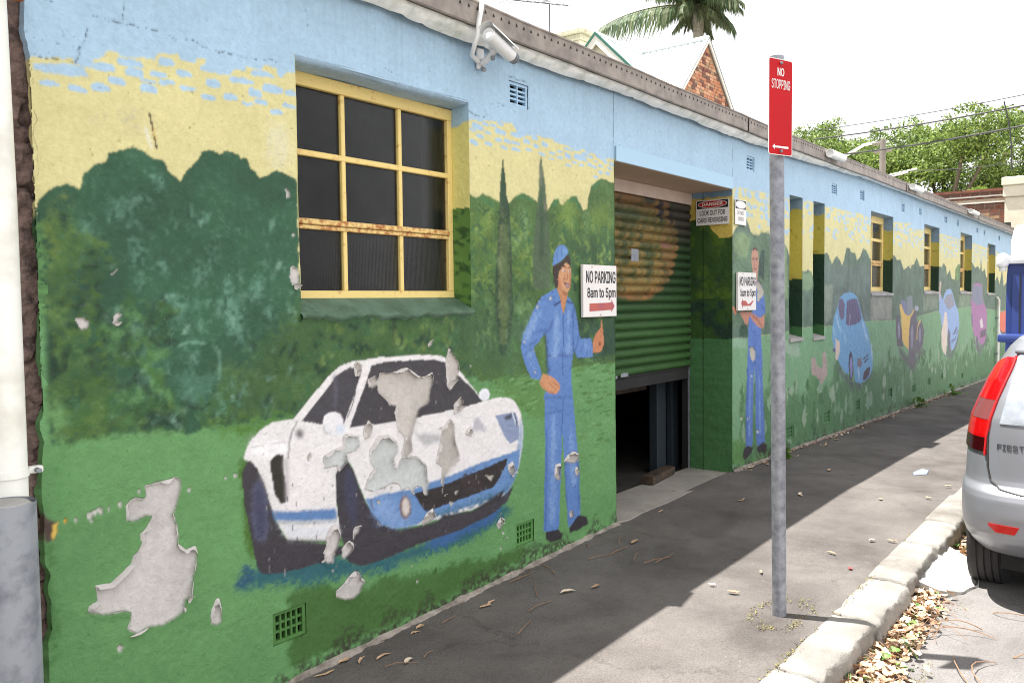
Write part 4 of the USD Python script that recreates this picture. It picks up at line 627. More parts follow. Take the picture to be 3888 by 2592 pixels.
class Painter:
    """Paints polygons and brush strokes onto the vertices of a wall grid (rows: height, columns: along the wall)."""
    def __init__(s, U, V, seed=0):
        s.U, s.V = U, V; R, C = len(V), len(U); s.col = np.zeros((R, C, 3)); s.lab = np.zeros((R, C), np.int16); s.parts = ['wall_face']
        P = np.stack([np.broadcast_to(U, (R, C)), np.broadcast_to(V[:, None], (R, C)), np.zeros((R, C))], -1)
        s.nx = (meshkit.fbm(P*22, 4, seed)-.5)*2.4; s.nz = (meshkit.fbm(P*22, 4, seed+50)-.5)*2.4
        s.fine = meshkit.fbm(P*60, 3, seed+9); s.mid = meshkit.fbm(P*7, 5, seed+3); s.str = meshkit.fbm(P*np.array([90, 3, 1]), 3, seed+5)
    def mask(s, poly, soft, warp):
        poly = shapely.make_valid(poly)
        x0, y0, x1, y1 = poly.bounds; pad = (warp+2.5*soft)/1000+.012
        i0, i1 = np.searchsorted(s.V, [y0-pad, y1+pad]); j0, j1 = np.searchsorted(s.U, [x0-pad, x1+pad])
        if i1-i0 < 2 or j1-j0 < 2: return None
        sl = (slice(i0, i1), slice(j0, j1)); X = s.U[j0:j1][None, :]+s.nx[sl]*warp/1000; Y = s.V[i0:i1][:, None]+s.nz[sl]*warp/1000
        shapely.prepare(poly); m = shapely.contains_xy(poly, X, Y).astype(np.float32)
        dv = np.mean(np.diff(s.V[i0:i1])); du = np.mean(np.diff(s.U[j0:j1]))
        return sl, gaussian_filter(m, (max(.55, soft/1000/dv), max(.45, soft/1000/du)))
    def fill(s, poly, rgb, soft, warp, part=''):
        r = s.mask(poly, soft, warp)
        if r is None: return
        sl, m = r
        if soft >= 9: m = np.clip(m+((s.fine[sl]-.5)*2.6+(s.mid[sl]-.5)*1.6)*m*(1-m)*2.6, 0, 1)       # dry-brush edges
        s.col[sl] += (lin(rgb)-s.col[sl])*m[..., None]
        if part:
            if part not in s.parts: s.parts.append(part)
            s.lab[sl][m > .5] = s.parts.index(part)
    def stroke(s, xy, w, rgb, soft, warp=2): s.fill(LineString(xy).buffer(w/2000), rgb, soft, warp)
    def run(s, ops):
        for o in ops:
            if o[0] == 'x': RANDOM[o[1]](s); continue
            q = np.array(o[5], float).reshape(-1, 2)/1000
            if q[:, 0].max() < s.U[0] or q[:, 0].min() > s.U[-1]: continue
            if o[0] == 'p': s.fill(Polygon(q), o[2], o[3], o[4], o[1])
            else: s.fill(LineString(q).buffer(o[6]/2000), o[2], o[3], o[4], o[1])
BLUE = (165, 198, 222)
def leaf_strokes(s):
    rn = random.Random(5)
    for i in range(170):
        x, y = rn.choice([(rn.uniform(3.37, 3.58), rn.uniform(1.45, 2.02)), (rn.uniform(3.37, 3.58), rn.uniform(1.45, 2.02)), (rn.uniform(3.70, 3.92), rn.uniform(1.5, 2.02)), (rn.uniform(4.0, 4.75), rn.uniform(1.75, 2.05))])
        L, d = rn.uniform(.025, .055), rn.choice((-1, 1)); s.stroke([(x, y), (x+d*L*.5, y-L*.12), (x+d*L, y-L*.6)], rn.uniform(6, 13), rn.choice([(50, 96, 52), (56, 104, 52), (70, 112, 44), (110, 140, 60), (46, 88, 56)]), 3, 3)
def grass_strokes(s):
    rn = random.Random(7)
    for i in range(170):
        x, y = rn.choice([(rn.uniform(4.38, 4.82), rn.uniform(.42, .92)), (rn.uniform(4.36, 4.8), rn.uniform(.82, 1.13)), (rn.uniform(3.5, 3.95), rn.uniform(.86, 1.08))])
        L = rn.uniform(.03, .09); s.stroke([(x-L/2, y), (x, y+rn.uniform(0, .006)), (x+L/2, y+rn.uniform(-.003, .008))], rn.uniform(5, 12), rn.choice([(108, 158, 92), (76, 122, 50), (92, 140, 66), (72, 118, 54), (112, 164, 98)]), 4, 4)
def sky_dabs(s):
    rn = random.Random(9); T = np.array([[6.8, 2.44], [7.4, 2.45], [8.6, 2.46], [9.3, 2.47], [10.7, 2.5], [12.2, 2.5], [13.3, 2.54], [15.2, 2.5], [18.3, 2.49], [21.2, 2.46], [23, 2.4]]); u = 6.9
    while u < 23:
        for k in range(7):
            dv = rn.uniform(0, .34); uu = u+rn.uniform(-.06, .06); v = np.interp(uu, T[:, 0], T[:, 1])-dv
            if rn.random() < 1.15-dv*2.6:
                a, b = rn.uniform(.03, .06), rn.uniform(.014, .026); s.fill(Polygon([(uu-a, v), (uu-a*.6, v+b), (uu+a*.6, v+b*.8), (uu+a, v-b*.2), (uu+a*.5, v-b), (uu-a*.6, v-b*.9)]), BLUE, 2, 5)
        u += .125
def lawn_patches(s):
    rn = random.Random(12)
    for i in range(300):
        u, v = 6.9+16*rn.random()**1.2, rn.uniform(.05, .8); a, b = rn.uniform(.03, .16), rn.uniform(.03, .12)
        if rn.random() < .35 or v < .64: s.fill(Polygon([(u-a, v), (u-a*.5, v+b), (u+a*.5, v+b*1.4), (u+a, v), (u+a*.3, v-b), (u-a*.6, v-b*1.3)]), rn.choice([(84, 128, 84), (76, 118, 74), (92, 138, 90), (98, 142, 98)]), 12, 40)
    s.fill(Polygon([(7, -.3), (7, .45), (9, .5), (11, .6), (14, .4), (18, .35), (24, .3), (24, -.6)]), (84, 128, 84), 45, 60)
    for i in range(130):
        u, v = 6.9+14*rn.random()**1.3, rn.uniform(.1, .66); a, b = rn.uniform(.02, .10), rn.uniform(.04, .12)
        s.fill(Polygon([(u-a, v), (u-a*.4, v+b), (u+a*.5, v+b*1.2), (u+a, v-b*.3), (u, v-b)]), rn.choice([(128, 158, 128), (140, 164, 134), (110, 150, 110), (70, 112, 72)]), 5, 34)
def foliage_dabs(s, rn):
    def dabs(n, u0, u1, v0, v1, cols, w=(8, 22), L=(.02, .07), ang=(-1.6, 1.6)):
        for i in range(n):
            x, y, a, l = rn.uniform(u0, u1), rn.uniform(v0, v1), rn.uniform(*ang), rn.uniform(*L); s.stroke([(x, y), (x+l*.5*math.cos(a), y+l*.5*math.sin(a)), (x+l*math.cos(a+.5), y+l*math.sin(a+.5))], rn.uniform(*w), rn.choice(cols), 9, 12)
    return dabs
DK, MG, OV, YL, LT = (26, 58, 38), (48, 92, 50), (58, 98, 40), (76, 110, 44), (76, 122, 68)
def foliage(s):
    rn = random.Random(21); dabs = foliage_dabs(s, rn); D, M, O, Y, Lt = DK, MG, OV, YL, LT
    dabs(190, 1.25, 1.40, 1.0, 1.74, [D, M, O, Y, Y, M]); dabs(150, 1.40, 1.62, .98, 1.5, [D, M, O, O, Lt, D]); dabs(90, 1.5, 1.95, .93, 1.15, [D, O, Y, M]); dabs(220, 2.0, 3.35, 1.02, 1.34, [D, M, O, M, (70, 104, 50), (50, 92, 48)]); dabs(120, 2.3, 3.4, 1.25, 1.42, [D, M, O, (96, 122, 56)])
    for i in range(0): pass
def foliage_right(s):
    rn = random.Random(23); dabs = foliage_dabs(s, rn); D, M, O = DK, MG, OV
    dabs(260, 3.37, 4.8, 1.2, 1.6, [D, M, (50, 88, 50), (66, 108, 50), (86, 122, 66)], ang=(1.0, 2.1)); dabs(200, 3.4, 4.82, 1.6, 1.96, [(66, 112, 50), (104, 134, 48), (50, 96, 52), (118, 146, 60)], ang=(.6, 2.5))
def scuffs(s):
    rn = random.Random(25)
    for i in range(150):                                              # chalky scuffs where the hedge has been rubbed
        x, y, a, l = rn.uniform(1.42, 2.22), rn.uniform(1.02, 1.84), rn.uniform(.4, 2.4), rn.uniform(.01, .06); s.stroke([(x, y), (x+l*math.cos(a), y+l*math.sin(a))], rn.uniform(2, 9), rn.choice([(92, 136, 114), (80, 126, 102), (106, 146, 124)]), 9, 14)
def scratches(s):
    rn = random.Random(31)
    for i in range(120):
        x, y = rn.choice([(rn.uniform(2.0, 2.35), rn.uniform(.38, .75)), (rn.uniform(2.36, 2.9), rn.uniform(.32, .7)), (rn.uniform(2.5, 3.3), rn.uniform(.95, 1.2)), (rn.uniform(2.9, 3.6), rn.uniform(.3, .6))])
        l = rn.uniform(.005, .03); s.stroke([(x, y), (x+rn.uniform(-.004, .004), y-l)], rn.uniform(1.5, 3.5), rn.choice([(120, 116, 120), (150, 146, 146), (96, 92, 98)]), 1, 5)
RANDOM = dict(scratches=scratches, foliage=foliage, foliage_right=foliage_right, scuffs=scuffs, leaf_strokes=leaf_strokes, grass_strokes=grass_strokes, sky_dabs=sky_dabs, lawn_patches=lawn_patches)

shop = thing('painted_workshop', 'long low workshop building with landscape mural of cars and men along its street wall', 'building')
WX0, XD0, XD1, WX1 = 1.172, 4.838, 6.787, 24.0     # wall ends, doorway sides
def axis(lo, hi, step, cuts):
    cuts = sorted({lo, hi, *[c for c in cuts if lo < c < hi]}); out = []
    for a, b in zip(cuts[:-1], cuts[1:]):
        n = max(1, int(round(sum(1/step(a+(b-a)*(k+.5)/8) for k in range(8))/8*(b-a)))); t = np.linspace(a, b, 8*4+1); w_ = np.concatenate([[0], np.cumsum([1/step(.5*(p+q))*(q-p) for p, q in zip(t[:-1], t[1:])])]); w_ /= w_[-1]
        out.append(np.interp(np.linspace(0, 1, n+1)[:-1], w_, t))
    return np.concatenate(out+[[hi]])
def wall_segment(x0, x1, z0, z1, ustep, vstep, holes, seed, parent, ragged=False):
    U = axis(x0, x1, ustep, [h[0] for h in holes]+[h[1] for h in holes]); V = axis(z0, z1, lambda v: vstep, [h[2] for h in holes]+[h[3] for h in holes])
    s = Painter(U, V, seed); s.run(OPS); s.col[:, -3:] = s.col[:, -4:-3]; s.lab[:, -3:] = s.lab[:, -4:-3]; s.col[:, :2] = s.col[:, 2:3]; R, C = len(V), len(U); X = np.broadcast_to(U, (R, C)); Z = np.broadcast_to(V[:, None], (R, C)); P3 = np.stack([X, Z, 0*X], -1)
    # hedges and lawn are mottled by the brush, everything by weather
    for nm, amp in (('painted_hedge', .5), ('painted_lawn', .16), ('wall_face', .10)):
        m = s.lab == (s.parts.index(nm) if nm in s.parts else -1); s.col[m] *= (1+amp*(s.mid[m]-.5)*1.6+amp*.5*(s.fine[m]-.5))[:, None]
    m = (s.lab == (s.parts.index('painted_hedge') if 'painted_hedge' in s.parts else -1)); k = np.clip((s.fine-.62)*6*np.clip((s.mid-.45)*5, 0, 1), 0, 1)*m; s.col += (lin((104, 146, 120))-s.col)*(k*.26)[..., None]
    s.col *= (1-.07*np.clip((s.str-.5)*4, 0, 1)*np.clip((Z-2.35)/.5, 0, 1))[..., None]                      # drip marks under the flashing
    h = meshkit.fbm(P3*2.6, 3, seed+20)*.010+meshkit.fbm(P3*11, 4, seed+21)*.0045+s.fine*.0016-.009
    peel = np.zeros((R, C), np.float32)
    for col, warp, q in PEEL:
        q = np.array(q, float).reshape(-1, 2)/1000
        if q[:, 0].max() < U[0] or q[:, 0].min() > U[-1]: continue
        r = s.mask(Polygon(q), 0, warp)
        if r is None: continue
        sl, m = r; big = gaussian_filter(m, 2.2); rim = np.clip(big-m, 0, 1)*(m < .4)
        s.col[sl] *= (1-.0*rim)[..., None]; s.col[sl] += (np.array(lin(col))*(.78+.42*s.mid[sl][..., None]+.10*(s.fine[sl][..., None]-.5))-s.col[sl])*m[..., None]
        h[sl] += rim*.008; h[sl] -= m*.0075; peel[sl] = np.maximum(peel[sl], m); s.parts += [] if 'bare_patch' in s.parts else ['bare_patch']; s.lab[sl][m > .5] = s.parts.index('bare_patch')
    for wd, q in CRACKS:
        q = np.array(q, float).reshape(-1, 2)/1000
        if q[:, 0].max() < U[0] or q[:, 0].min() > U[-1]: continue
        r = s.mask(LineString(q).buffer(wd/3200), 0, 12)
        if r is None: continue
        sl, m = r; m = m*np.clip((s.fine[sl]-.25)*3, .25, 1); s.col[sl] *= (1-.75*m)[..., None]; h[sl] -= m*.006
    gz = g(X); dirt = np.clip(1.3-(Z-gz)/(.015+.42*np.clip(s.mid-.40, 0, 1)), 0, 1)*np.clip((s.fine-.30)*3.5, .15, 1); s.col += (lin((52, 45, 38))-s.col)*(dirt*.85)[..., None]
    foot = np.clip(1-(Z-gz)/.06, 0, 1); h += foot*.008
    pits = np.clip(s.fine-.77, 0, 1)*(s.mid > .52); h -= pits*.03; s.col *= (1-np.clip(pits*3, 0, .5))[..., None]
    lum = s.col@np.array([.30, .52, .18]); s.col = np.clip(lum[..., None]+(s.col-lum[..., None])*.86, .004, .9)**1.06
    y = -h
    G = np.stack([X, y, Z], -1).copy()
    if ragged: G[:, 0, 0] += (meshkit.fbm(np.stack([V*9, V*0, V*0], -1), 4, 8)-.5)*.05+np.interp(V, [-.3, .3, .8, 1.2, 1.84, 2.5, 3], [.005, .004, .0, .025, .03, .016, .01]); G[:, 1:4, 0] = np.maximum(G[:, 1:4, 0], G[:, :1, 0]+np.arange(1, 4)*.0012); G[:, 0, 1] += .03
    N = np.cross(np.gradient(G, axis=1), np.gradient(G, axis=0)); N /= np.maximum(np.linalg.norm(N, axis=-1, keepdims=True), 1e-12)
    keep = np.ones((R-1, C-1), bool); um, vm = .5*(U[1:]+U[:-1]), .5*(V[1:]+V[:-1])
    for a, b, c, d in holes: keep[np.ix_((vm > c) & (vm < d), (um > a) & (um < b))] = False
    Q = grid_faces(R, C); lab = s.lab[:-1, :-1]; main = None
    pieces = []
    for i, nm in enumerate(s.parts):
        fm = keep & (lab == i)
        if nm != 'bare_patch': pieces.append((nm, fm, None)); continue
        L_, n_ = nd_label(fm); size = np.bincount(L_.ravel()); bigs = [k for k in range(1, n_+1) if size[k] >= 40]
        pieces += [('bare_patch', L_ == k, None) for k in bigs]+[('bare_specks', fm & ~np.isin(L_, bigs), 'stuff')]
    for nm, fm, kd in pieces:
        q = Q[fm]
        if not len(q): continue
        used, inv = np.unique(q, return_inverse=True)
        pth = numbered(path_of(parent) if main is None else main, nm)
        p = raw(pth, G.reshape(-1, 3)[used], np.full(len(q), 4), inv.reshape(-1, 4), 'mural', N.reshape(-1, 3)[used], s.col.reshape(-1, 3)[used])
        if main is None: main = pth
        if nm in PART_LABEL: tag(p, PART_LABEL[nm])
        if kd: tag(p, kind=kd)
    return s, main
PART_LABEL = dict(painted_sports_car='white sports car with blue bumper painted on the wall, its paint peeling', painted_man='painted man in blue overalls and blue cap pointing up', painted_man_001='painted man in blue overalls holding the right-hand sign', painted_blue_car='light blue rounded car painted beyond the second man', painted_yellow_car='yellow open roadster painted under the second far window', painted_light_blue_car='pale blue convertible painted under the third far window', painted_purple_car='purple sedan painted near the far end', painted_red_car='orange red car painted at the far end', painted_hedge='painted hedge and trees', painted_lawn='painted lawn', bare_patch='grey bare patch where the paint has peeled')
WIN1 = (2.243, 3.355, 1.448, 2.545)
inset = lambda r: (r[0], r[1], r[2], r[3])
holesA = [WIN1]+[v for v in VENTS_UP+VENTS_LOW if v[0] < XD0]; holesB = [w for w in WINS]+[v for v in VENTS_UP+VENTS_LOW if v[0] > XD1]
sA, wallA = wall_segment(WX0, XD0, -.30, 2.93, lambda u: .0036+.0009*u, .0051, holesA, 1, shop, ragged=True)
sB, wallB = wall_segment(XD1, WX1, -.50, 3.0, lambda u: min(.032, .008+(u-6.8)*.0024), .0082, holesB, 31, shop)
sC, wallC = wall_segment(XD0, XD1, 2.43, 2.93, lambda u: .014, .011, [], 61, shop)
def painted_patch(name, P, colf, parent=wallA):
    """A small painted surface P (R,C,3), coloured by colf(points)."""
    R, C = P.shape[:2]; N = np.cross(np.gradient(P, axis=1), np.gradient(P, axis=0)); N /= np.maximum(np.linalg.norm(N, axis=-1, keepdims=True), 1e-12)
    return raw(numbered(path_of(parent), name), P.reshape(-1, 3), np.full((R-1)*(C-1), 4), grid_faces(R, C).reshape(-1, 4), 'mural', N.reshape(-1, 3), colf(P).reshape(-1, 3))
def lerp_patch(a, b, c, d, R, C): # a-b first row, d-c last row
    t, u = np.linspace(0, 1, R)[:, None, None], np.linspace(0, 1, C)[None, :, None]; a, b, c, d = map(np.array, (a, b, c, d)); return (a*(1-u)+b*u)*(1-t)+(d*(1-u)+c*u)*t
def soft(z, z0, w=.01): return np.clip((z-z0)/w+.5, 0, 1)
def tri(P, seed, base): # noise-mottled colour
    return lin(base)*(1+.35*(meshkit.fbm(P*14, 4, seed)-.5))[..., None]
# window 1: soffit with a rounded nose, jambs, sloping sill
zz_ = [(0.0, 2.552), (.004, 2.545), (.012, 2.536), (.025, 2.530), (.06, 2.5265), (.13, 2.523)]
P = np.array([[[x, y+.0, z-.004*math.sin(x*9)] for x in np.linspace(2.243, 3.355, 40)] for y, z in zz_]); painted_patch('window_soffit', P, lambda P: tri(P, 4, (160, 186, 208)))
def jamb_col(P):
    z = P[..., 2]; n = meshkit.fbm(P*25, 4, 3)-.5; zz2 = z+n*.05; c = np.where((zz2 > 2.44)[..., None], lin(BLUE), np.where((zz2 > 1.995)[..., None], lin((228, 220, 138)), tri(P, 8, (96, 136, 66))))
    d = np.clip((meshkit.fbm(P*np.array([20, 20, 34]), 4, 17)-.54)*9, 0, 1)*(zz2 < 1.995); return c+(lin((38, 74, 40))-c)*d[..., None]*.85
painted_patch('window_jamb', lerp_patch((3.355, 0, 1.46), (3.355, .13, 1.53), (3.355, .13, 2.524), (3.355, 0, 2.55), 120, 16), jamb_col)
painted_patch('window_jamb', lerp_patch((2.243, .13, 1.53), (2.243, 0, 1.46), (2.243, 0, 2.55), (2.243, .13, 2.524), 60, 10), lambda P: np.where((P[..., 2] > 2.05)[..., None], lin((212, 204, 128)), lin((58, 100, 72))))
sy = np.array([.135, .09, .03, -.012, -.022, -.020, -.006, .004]); sz = np.array([1.532, 1.510, 1.478, 1.456, 1.448, 1.436, 1.428, 1.420]); sx_ = np.linspace(2.236, 3.362, 150)
P = np.stack([np.broadcast_to(sx_, (8, 150)), np.broadcast_to(sy[:, None], (8, 150)), np.broadcast_to(sz[:, None], (8, 150))], -1).copy(); nz_ = meshkit.fbm(np.stack([sx_*14, sx_*0, sx_*0], -1), 4, 2)-.5; P[2:, :, 2] += nz_*.03; P[3:, :, 1] += nz_*.02
obj('window_sill', sheet(P[::-1]), 'sill_green', wallA, smooth=50)
# doorway: soffit, pelmet, reveals
obj('door_soffit', box(XD0, XD1, .0, .40, 2.4245, 2.43), 'soffit', wallC)
obj('door_pelmet', box(XD0+.002, XD1-.002, .372, .398, 2.325, 2.4235, .004), 'board_pink', wallC)
obj('lintel_sheet', box(XD0+.008, XD1-.01, -.012, -.004, 2.428, 2.528), usdkit.material(stage, '/World/Looks/lintel_blue', {'p': ('principled_bsdf', {'base_color': tuple(lin((160, 193, 215))), 'roughness': .5})}, surface='p.BSDF'), wallC)
REVP = np.array(REVEAL)/1000
def reveal_col(P):
    y, z = P[..., 1], P[..., 2]; n = (meshkit.fbm(P*30, 3, 5)-.5)*.03; top = np.interp(y, REVP[::-1, 0], REVP[::-1, 1])+n
    c = np.where((z > 2.375+n)[..., None], lin((120, 152, 178)), np.where((z > top)[..., None], lin((208, 184, 92)), tri(P, 12, (52, 82, 34))))
    k = np.clip((meshkit.fbm(P*9, 4, 21)-.5)*6, 0, 1)*(z < top); c = c+(lin((34, 58, 46))-c)*(k*np.clip((2.0-z)/.6, .25, 1))[..., None]
    k = np.clip((meshkit.fbm(P*8, 4, 27)-.5)*6, 0, 1)*(z < top)*(z > 1.5); c = c+(lin((88, 116, 36))-c)*(k*.7)[..., None]
    L = lin((72, 118, 72))*(1+.5*(meshkit.fbm(P*np.array([6, 6, 30]), 4, 33)-.5))[..., None]; c = np.where((z < 1.15+n*.5)[..., None], L, c)
    pl = np.abs(y-.268) < .0035; c = np.where(pl[..., None], c*.25, c); return c
RV = lerp_patch((XD1, 0, -.08), (XD1, .42, -.05), (XD1, .42, 2.43), (XD1, 0, 2.43), 330, 60); RV[..., 0] -= (meshkit.fbm(RV*12, 4, 2)-.5)*.008
painted_patch('door_reveal', RV, reveal_col, wallB)
painted_patch('door_reveal', lerp_patch((XD0, .42, -.1), (XD0, 0, -.1), (XD0, 0, 2.43), (XD0, .42, 2.43), 60, 10), lambda P: tri(P, 2, (70, 110, 62)), wallA)
# the far openings: jambs, heads, sills, blind backs
def far_jamb_col(P):
    z = P[..., 2]; n = (meshkit.fbm(P*14, 3, 5)-.5)*.08; top = 2.0 if P[..., 0].mean() > 11 else (1.98 if P[..., 0].mean() > 8.7 else 1.69)
    c = np.where((z > 2.40+n)[..., None], lin((128, 152, 170)), np.where((z > top+n)[..., None], lin((188, 176, 84)), lin((34, 62, 42)))); m = np.clip((meshkit.fbm(P*16, 4, 6)-.66)*8, 0, 1)*.5; c = c*(1-m[..., None]); return np.where((z < 1.2)[..., None], lin((66, 112, 66)), c)
for k, (a, b, c, d) in enumerate(WINS):
    dp = .14
    painted_patch('window_jamb', lerp_patch((b, 0, c), (b, dp, c+.02), (b, dp, d), (b, 0, d), 90, 8), far_jamb_col, wallB)
    painted_patch('window_jamb', lerp_patch((a, dp, c+.02), (a, 0, c), (a, 0, d), (a, dp, d), 40, 4), far_jamb_col, wallB)
    painted_patch('window_soffit', lerp_patch((a, 0, d), (b, 0, d), (b, dp, d-.01), (a, dp, d-.01), 4, 12), lambda P: tri(P, 4, (150, 176, 198)), wallB)
    obj('window_sill', cat(wall_prism([(a-.004, c-.03), (b+.004, c-.03), (b+.004, c+.004), (a-.004, c+.004)], -.015, .0), sheet(lerp_patch((a, 0, c+.004), (b, 0, c+.004), (b, dp, c+.04), (a, dp, c+.04), 3, 12))), 'concrete_pale', wallB)
    if k < 2: painted_patch('niche_back', lerp_patch((a, dp, c), (b, dp, c), (b, dp, d), (a, dp, d), 60, 12), far_jamb_col, wallB)
# air vents set in the wall: frame, louvres, dark cavity behind
def vent(v, cols, rows, colr, par, louvre):
    a, b, c, d = v; fr = .10*(b-a); w, h_ = b-a, d-c; M = [box(a, a+fr, .006, .03, c, d), box(b-fr, b, .006, .03, c, d), box(a+fr, b-fr, .006, .03, c, c+fr*.9), box(a+fr, b-fr, .006, .03, d-fr*.9, d)]
    iw, ih = w-2*fr, h_-1.8*fr; bw = iw*(.34 if not louvre else .14)/cols
    for i in range(1, cols): x = a+fr+iw*i/cols; M.append(box(x-bw/2, x+bw/2, .009, .03, c+fr*.9, d-fr*.9))
    for j in range(1, rows):
        z = c+fr*.9+ih*j/rows; t = ih/rows*(.40 if louvre else .30); s_ = box(a+fr, b-fr, .011, .034, z-t/2, z+t/2)
        M.append(s_)
    name = 'vent_paint_%d_%d_%d' % tuple(colr)
    if name not in MAT: pm(name, colr, .6, var=.08, vs=30)
    p = obj('air_vent', cat(*M), name, par); obj('vent_cavity', cat(box(a, b, .075, .08, c, d), box(a-.002, a, .012, .08, c, d), box(b, b+.002, .012, .08, c, d), box(a, b, .012, .08, c-.002, c), box(a, b, .012, .08, d, d+.002)), 'dark', par); return p
for v in VENTS_UP: vent(v, 2, 4, (162, 196, 222), wallA if v[0] < XD0 else wallB, True)
for k, v in enumerate(VENTS_LOW): vent(v, 5, 3, (72, 116, 56) if k == 0 else ((84, 134, 70) if k == 1 else (88, 132, 88)), wallA if v[0] < XD0 else wallB, False)
# lifted rims of paint round the bare patches
def curled_edges(q, sd, par):
    L = Polygon(q).exterior; n = int(L.length/.006); P = np.array([L.interpolate(k/n, normalized=True).coords[0] for k in range(n)]); d = np.roll(P, -1, 0)-np.roll(P, 1, 0); d /= np.maximum(np.linalg.norm(d, axis=1, keepdims=True), 1e-9); inw = np.stack([-d[:, 1], d[:, 0]], 1)*(1 if L.is_ccw else -1)
    nz = meshkit.fbm(np.stack([P[:, 0]*26, P[:, 1]*26, 0*P[:, 0]+sd], -1), 3, 7); up = np.clip((nz-.44)*5, 0, 1)*(.45+.55*np.clip(-inw[:, 1]+.4, 0, 1)); w_ = .0015+.0105*up; V = []
    for f, y in ((-.35, .0015), (.1, -.003), (.6, -.0085), (1.0, -.0105)): V.append(np.stack([P[:, 0]+inw[:, 0]*w_*f, y*(.25+up)-.001+.0*w_, P[:, 1]+inw[:, 1]*w_*f], -1))
    G = np.array(V); G = np.concatenate([G, G[:, :1]], 1); obj('curled_edge', sheet(G if not L.is_ccw else G[::-1]), 'flake', par, smooth=60)
for k, (c_, w0, q) in enumerate(PEEL):
    q = np.array(q, float).reshape(-1, 2)/1000
    if q[:, 0].max() < XD0 and Polygon(q).is_valid and Polygon(q).area > .0012: curled_edges(q, k, wallA)
# curled flakes of paint that still hang on
def flake(x, z, w, h_, rot, curl, par=wallA, mat='flake'):
    R, C = 9, 7; t = np.linspace(0, 1, R)[:, None]; u = np.linspace(-.5, .5, C)[None, :]; wid = w*(1-.75*np.abs(2*t-.9)**2); n = (meshkit.fbm(np.stack([t*5+0*u, u*5+0*t, 0*t+0*u+x], -1), 3, 3)-.5)*.012
    a = t*curl; ly = -(1-np.cos(a))/max(curl, .01)*h_-.004+n*.4; lz = np.sin(a)/max(curl, .01)*h_; lx = u*wid+n; c, s_ = math.cos(rot), math.sin(rot)
    obj('paint_flake', sheet(np.stack([x+c*lx-s_*lz, ly+0*u, z+s_*lx+c*lz], -1)), mat, par, smooth=True)
for a in FLAKES: flake(*a)
# ------------------------------------------------------------------ window frames and panes
def glazed(a, b, c, d, y, xs, zs, bar, thick, parent, rust=True):
    """Steel frame with bars at xs, zs (edges included) and one pane in each opening."""
    f = obj('window_frame', cat(box(a, b, y-.012, y+.03, c, c+bar*1.3, .003), box(a, b, y-.012, y+.03, d-bar*2.0, d, .003), box(a, a+bar, y-.010, y+.03, c+bar*1.3, d-bar*2.0, .003), box(b-bar*1.2, b, y-.010, y+.03, c+bar*1.3, d-bar*2.0, .003)), 'yellow_paint', parent)
    for x in xs[1:-1]: obj('mullion', box(x-bar*.42, x+bar*.42, y-.004, y+.025, c+bar*1.3, d-bar*2.0, .003), 'yellow_paint', f)
    for k, z in enumerate(zs[1:-1]):
        if k in thick: obj('transom', cat(box(a+bar*.9, b-bar*1.1, y-.016, y+.024, z-.001, z+bar*.85, .004), box(a+bar*.9, b-bar*1.1, y-.009, y+.023, z-bar*.75, z-.003, .003)), 'yellow_rusty', f)
        else: obj('transom', box(a+bar*.9, b-bar*1.1, y-.0065, y+.024, z-bar*.45, z+bar*.45, .003), 'yellow_paint', f)
    for x0, x1 in zip(xs[:-1], xs[1:]):
        for z0, z1 in zip(zs[:-1], zs[1:]): obj('pane', box(x0-.003, x1+.003, y+.012, y+.017, z0-.003, z1+.003), 'pane_reeded' if zs.index(z0) == 0 else 'pane_hammered', f)
    return f
glazed(2.243, 3.355, 1.521, 2.523, .13, [2.243, 2.606, 2.974, 3.355], [1.521, 1.856, 2.172, 2.523], .029, (0,), wallA)
for a, b, c, d in WINS[2:]: glazed(a, b, c+.03, d-.01, .135, [a, .5*(a+b), b], [c+.03, c+.03+(d-c)*.36, c+.03+(d-c)*.66, d-.01], .045, (0,), wallB)
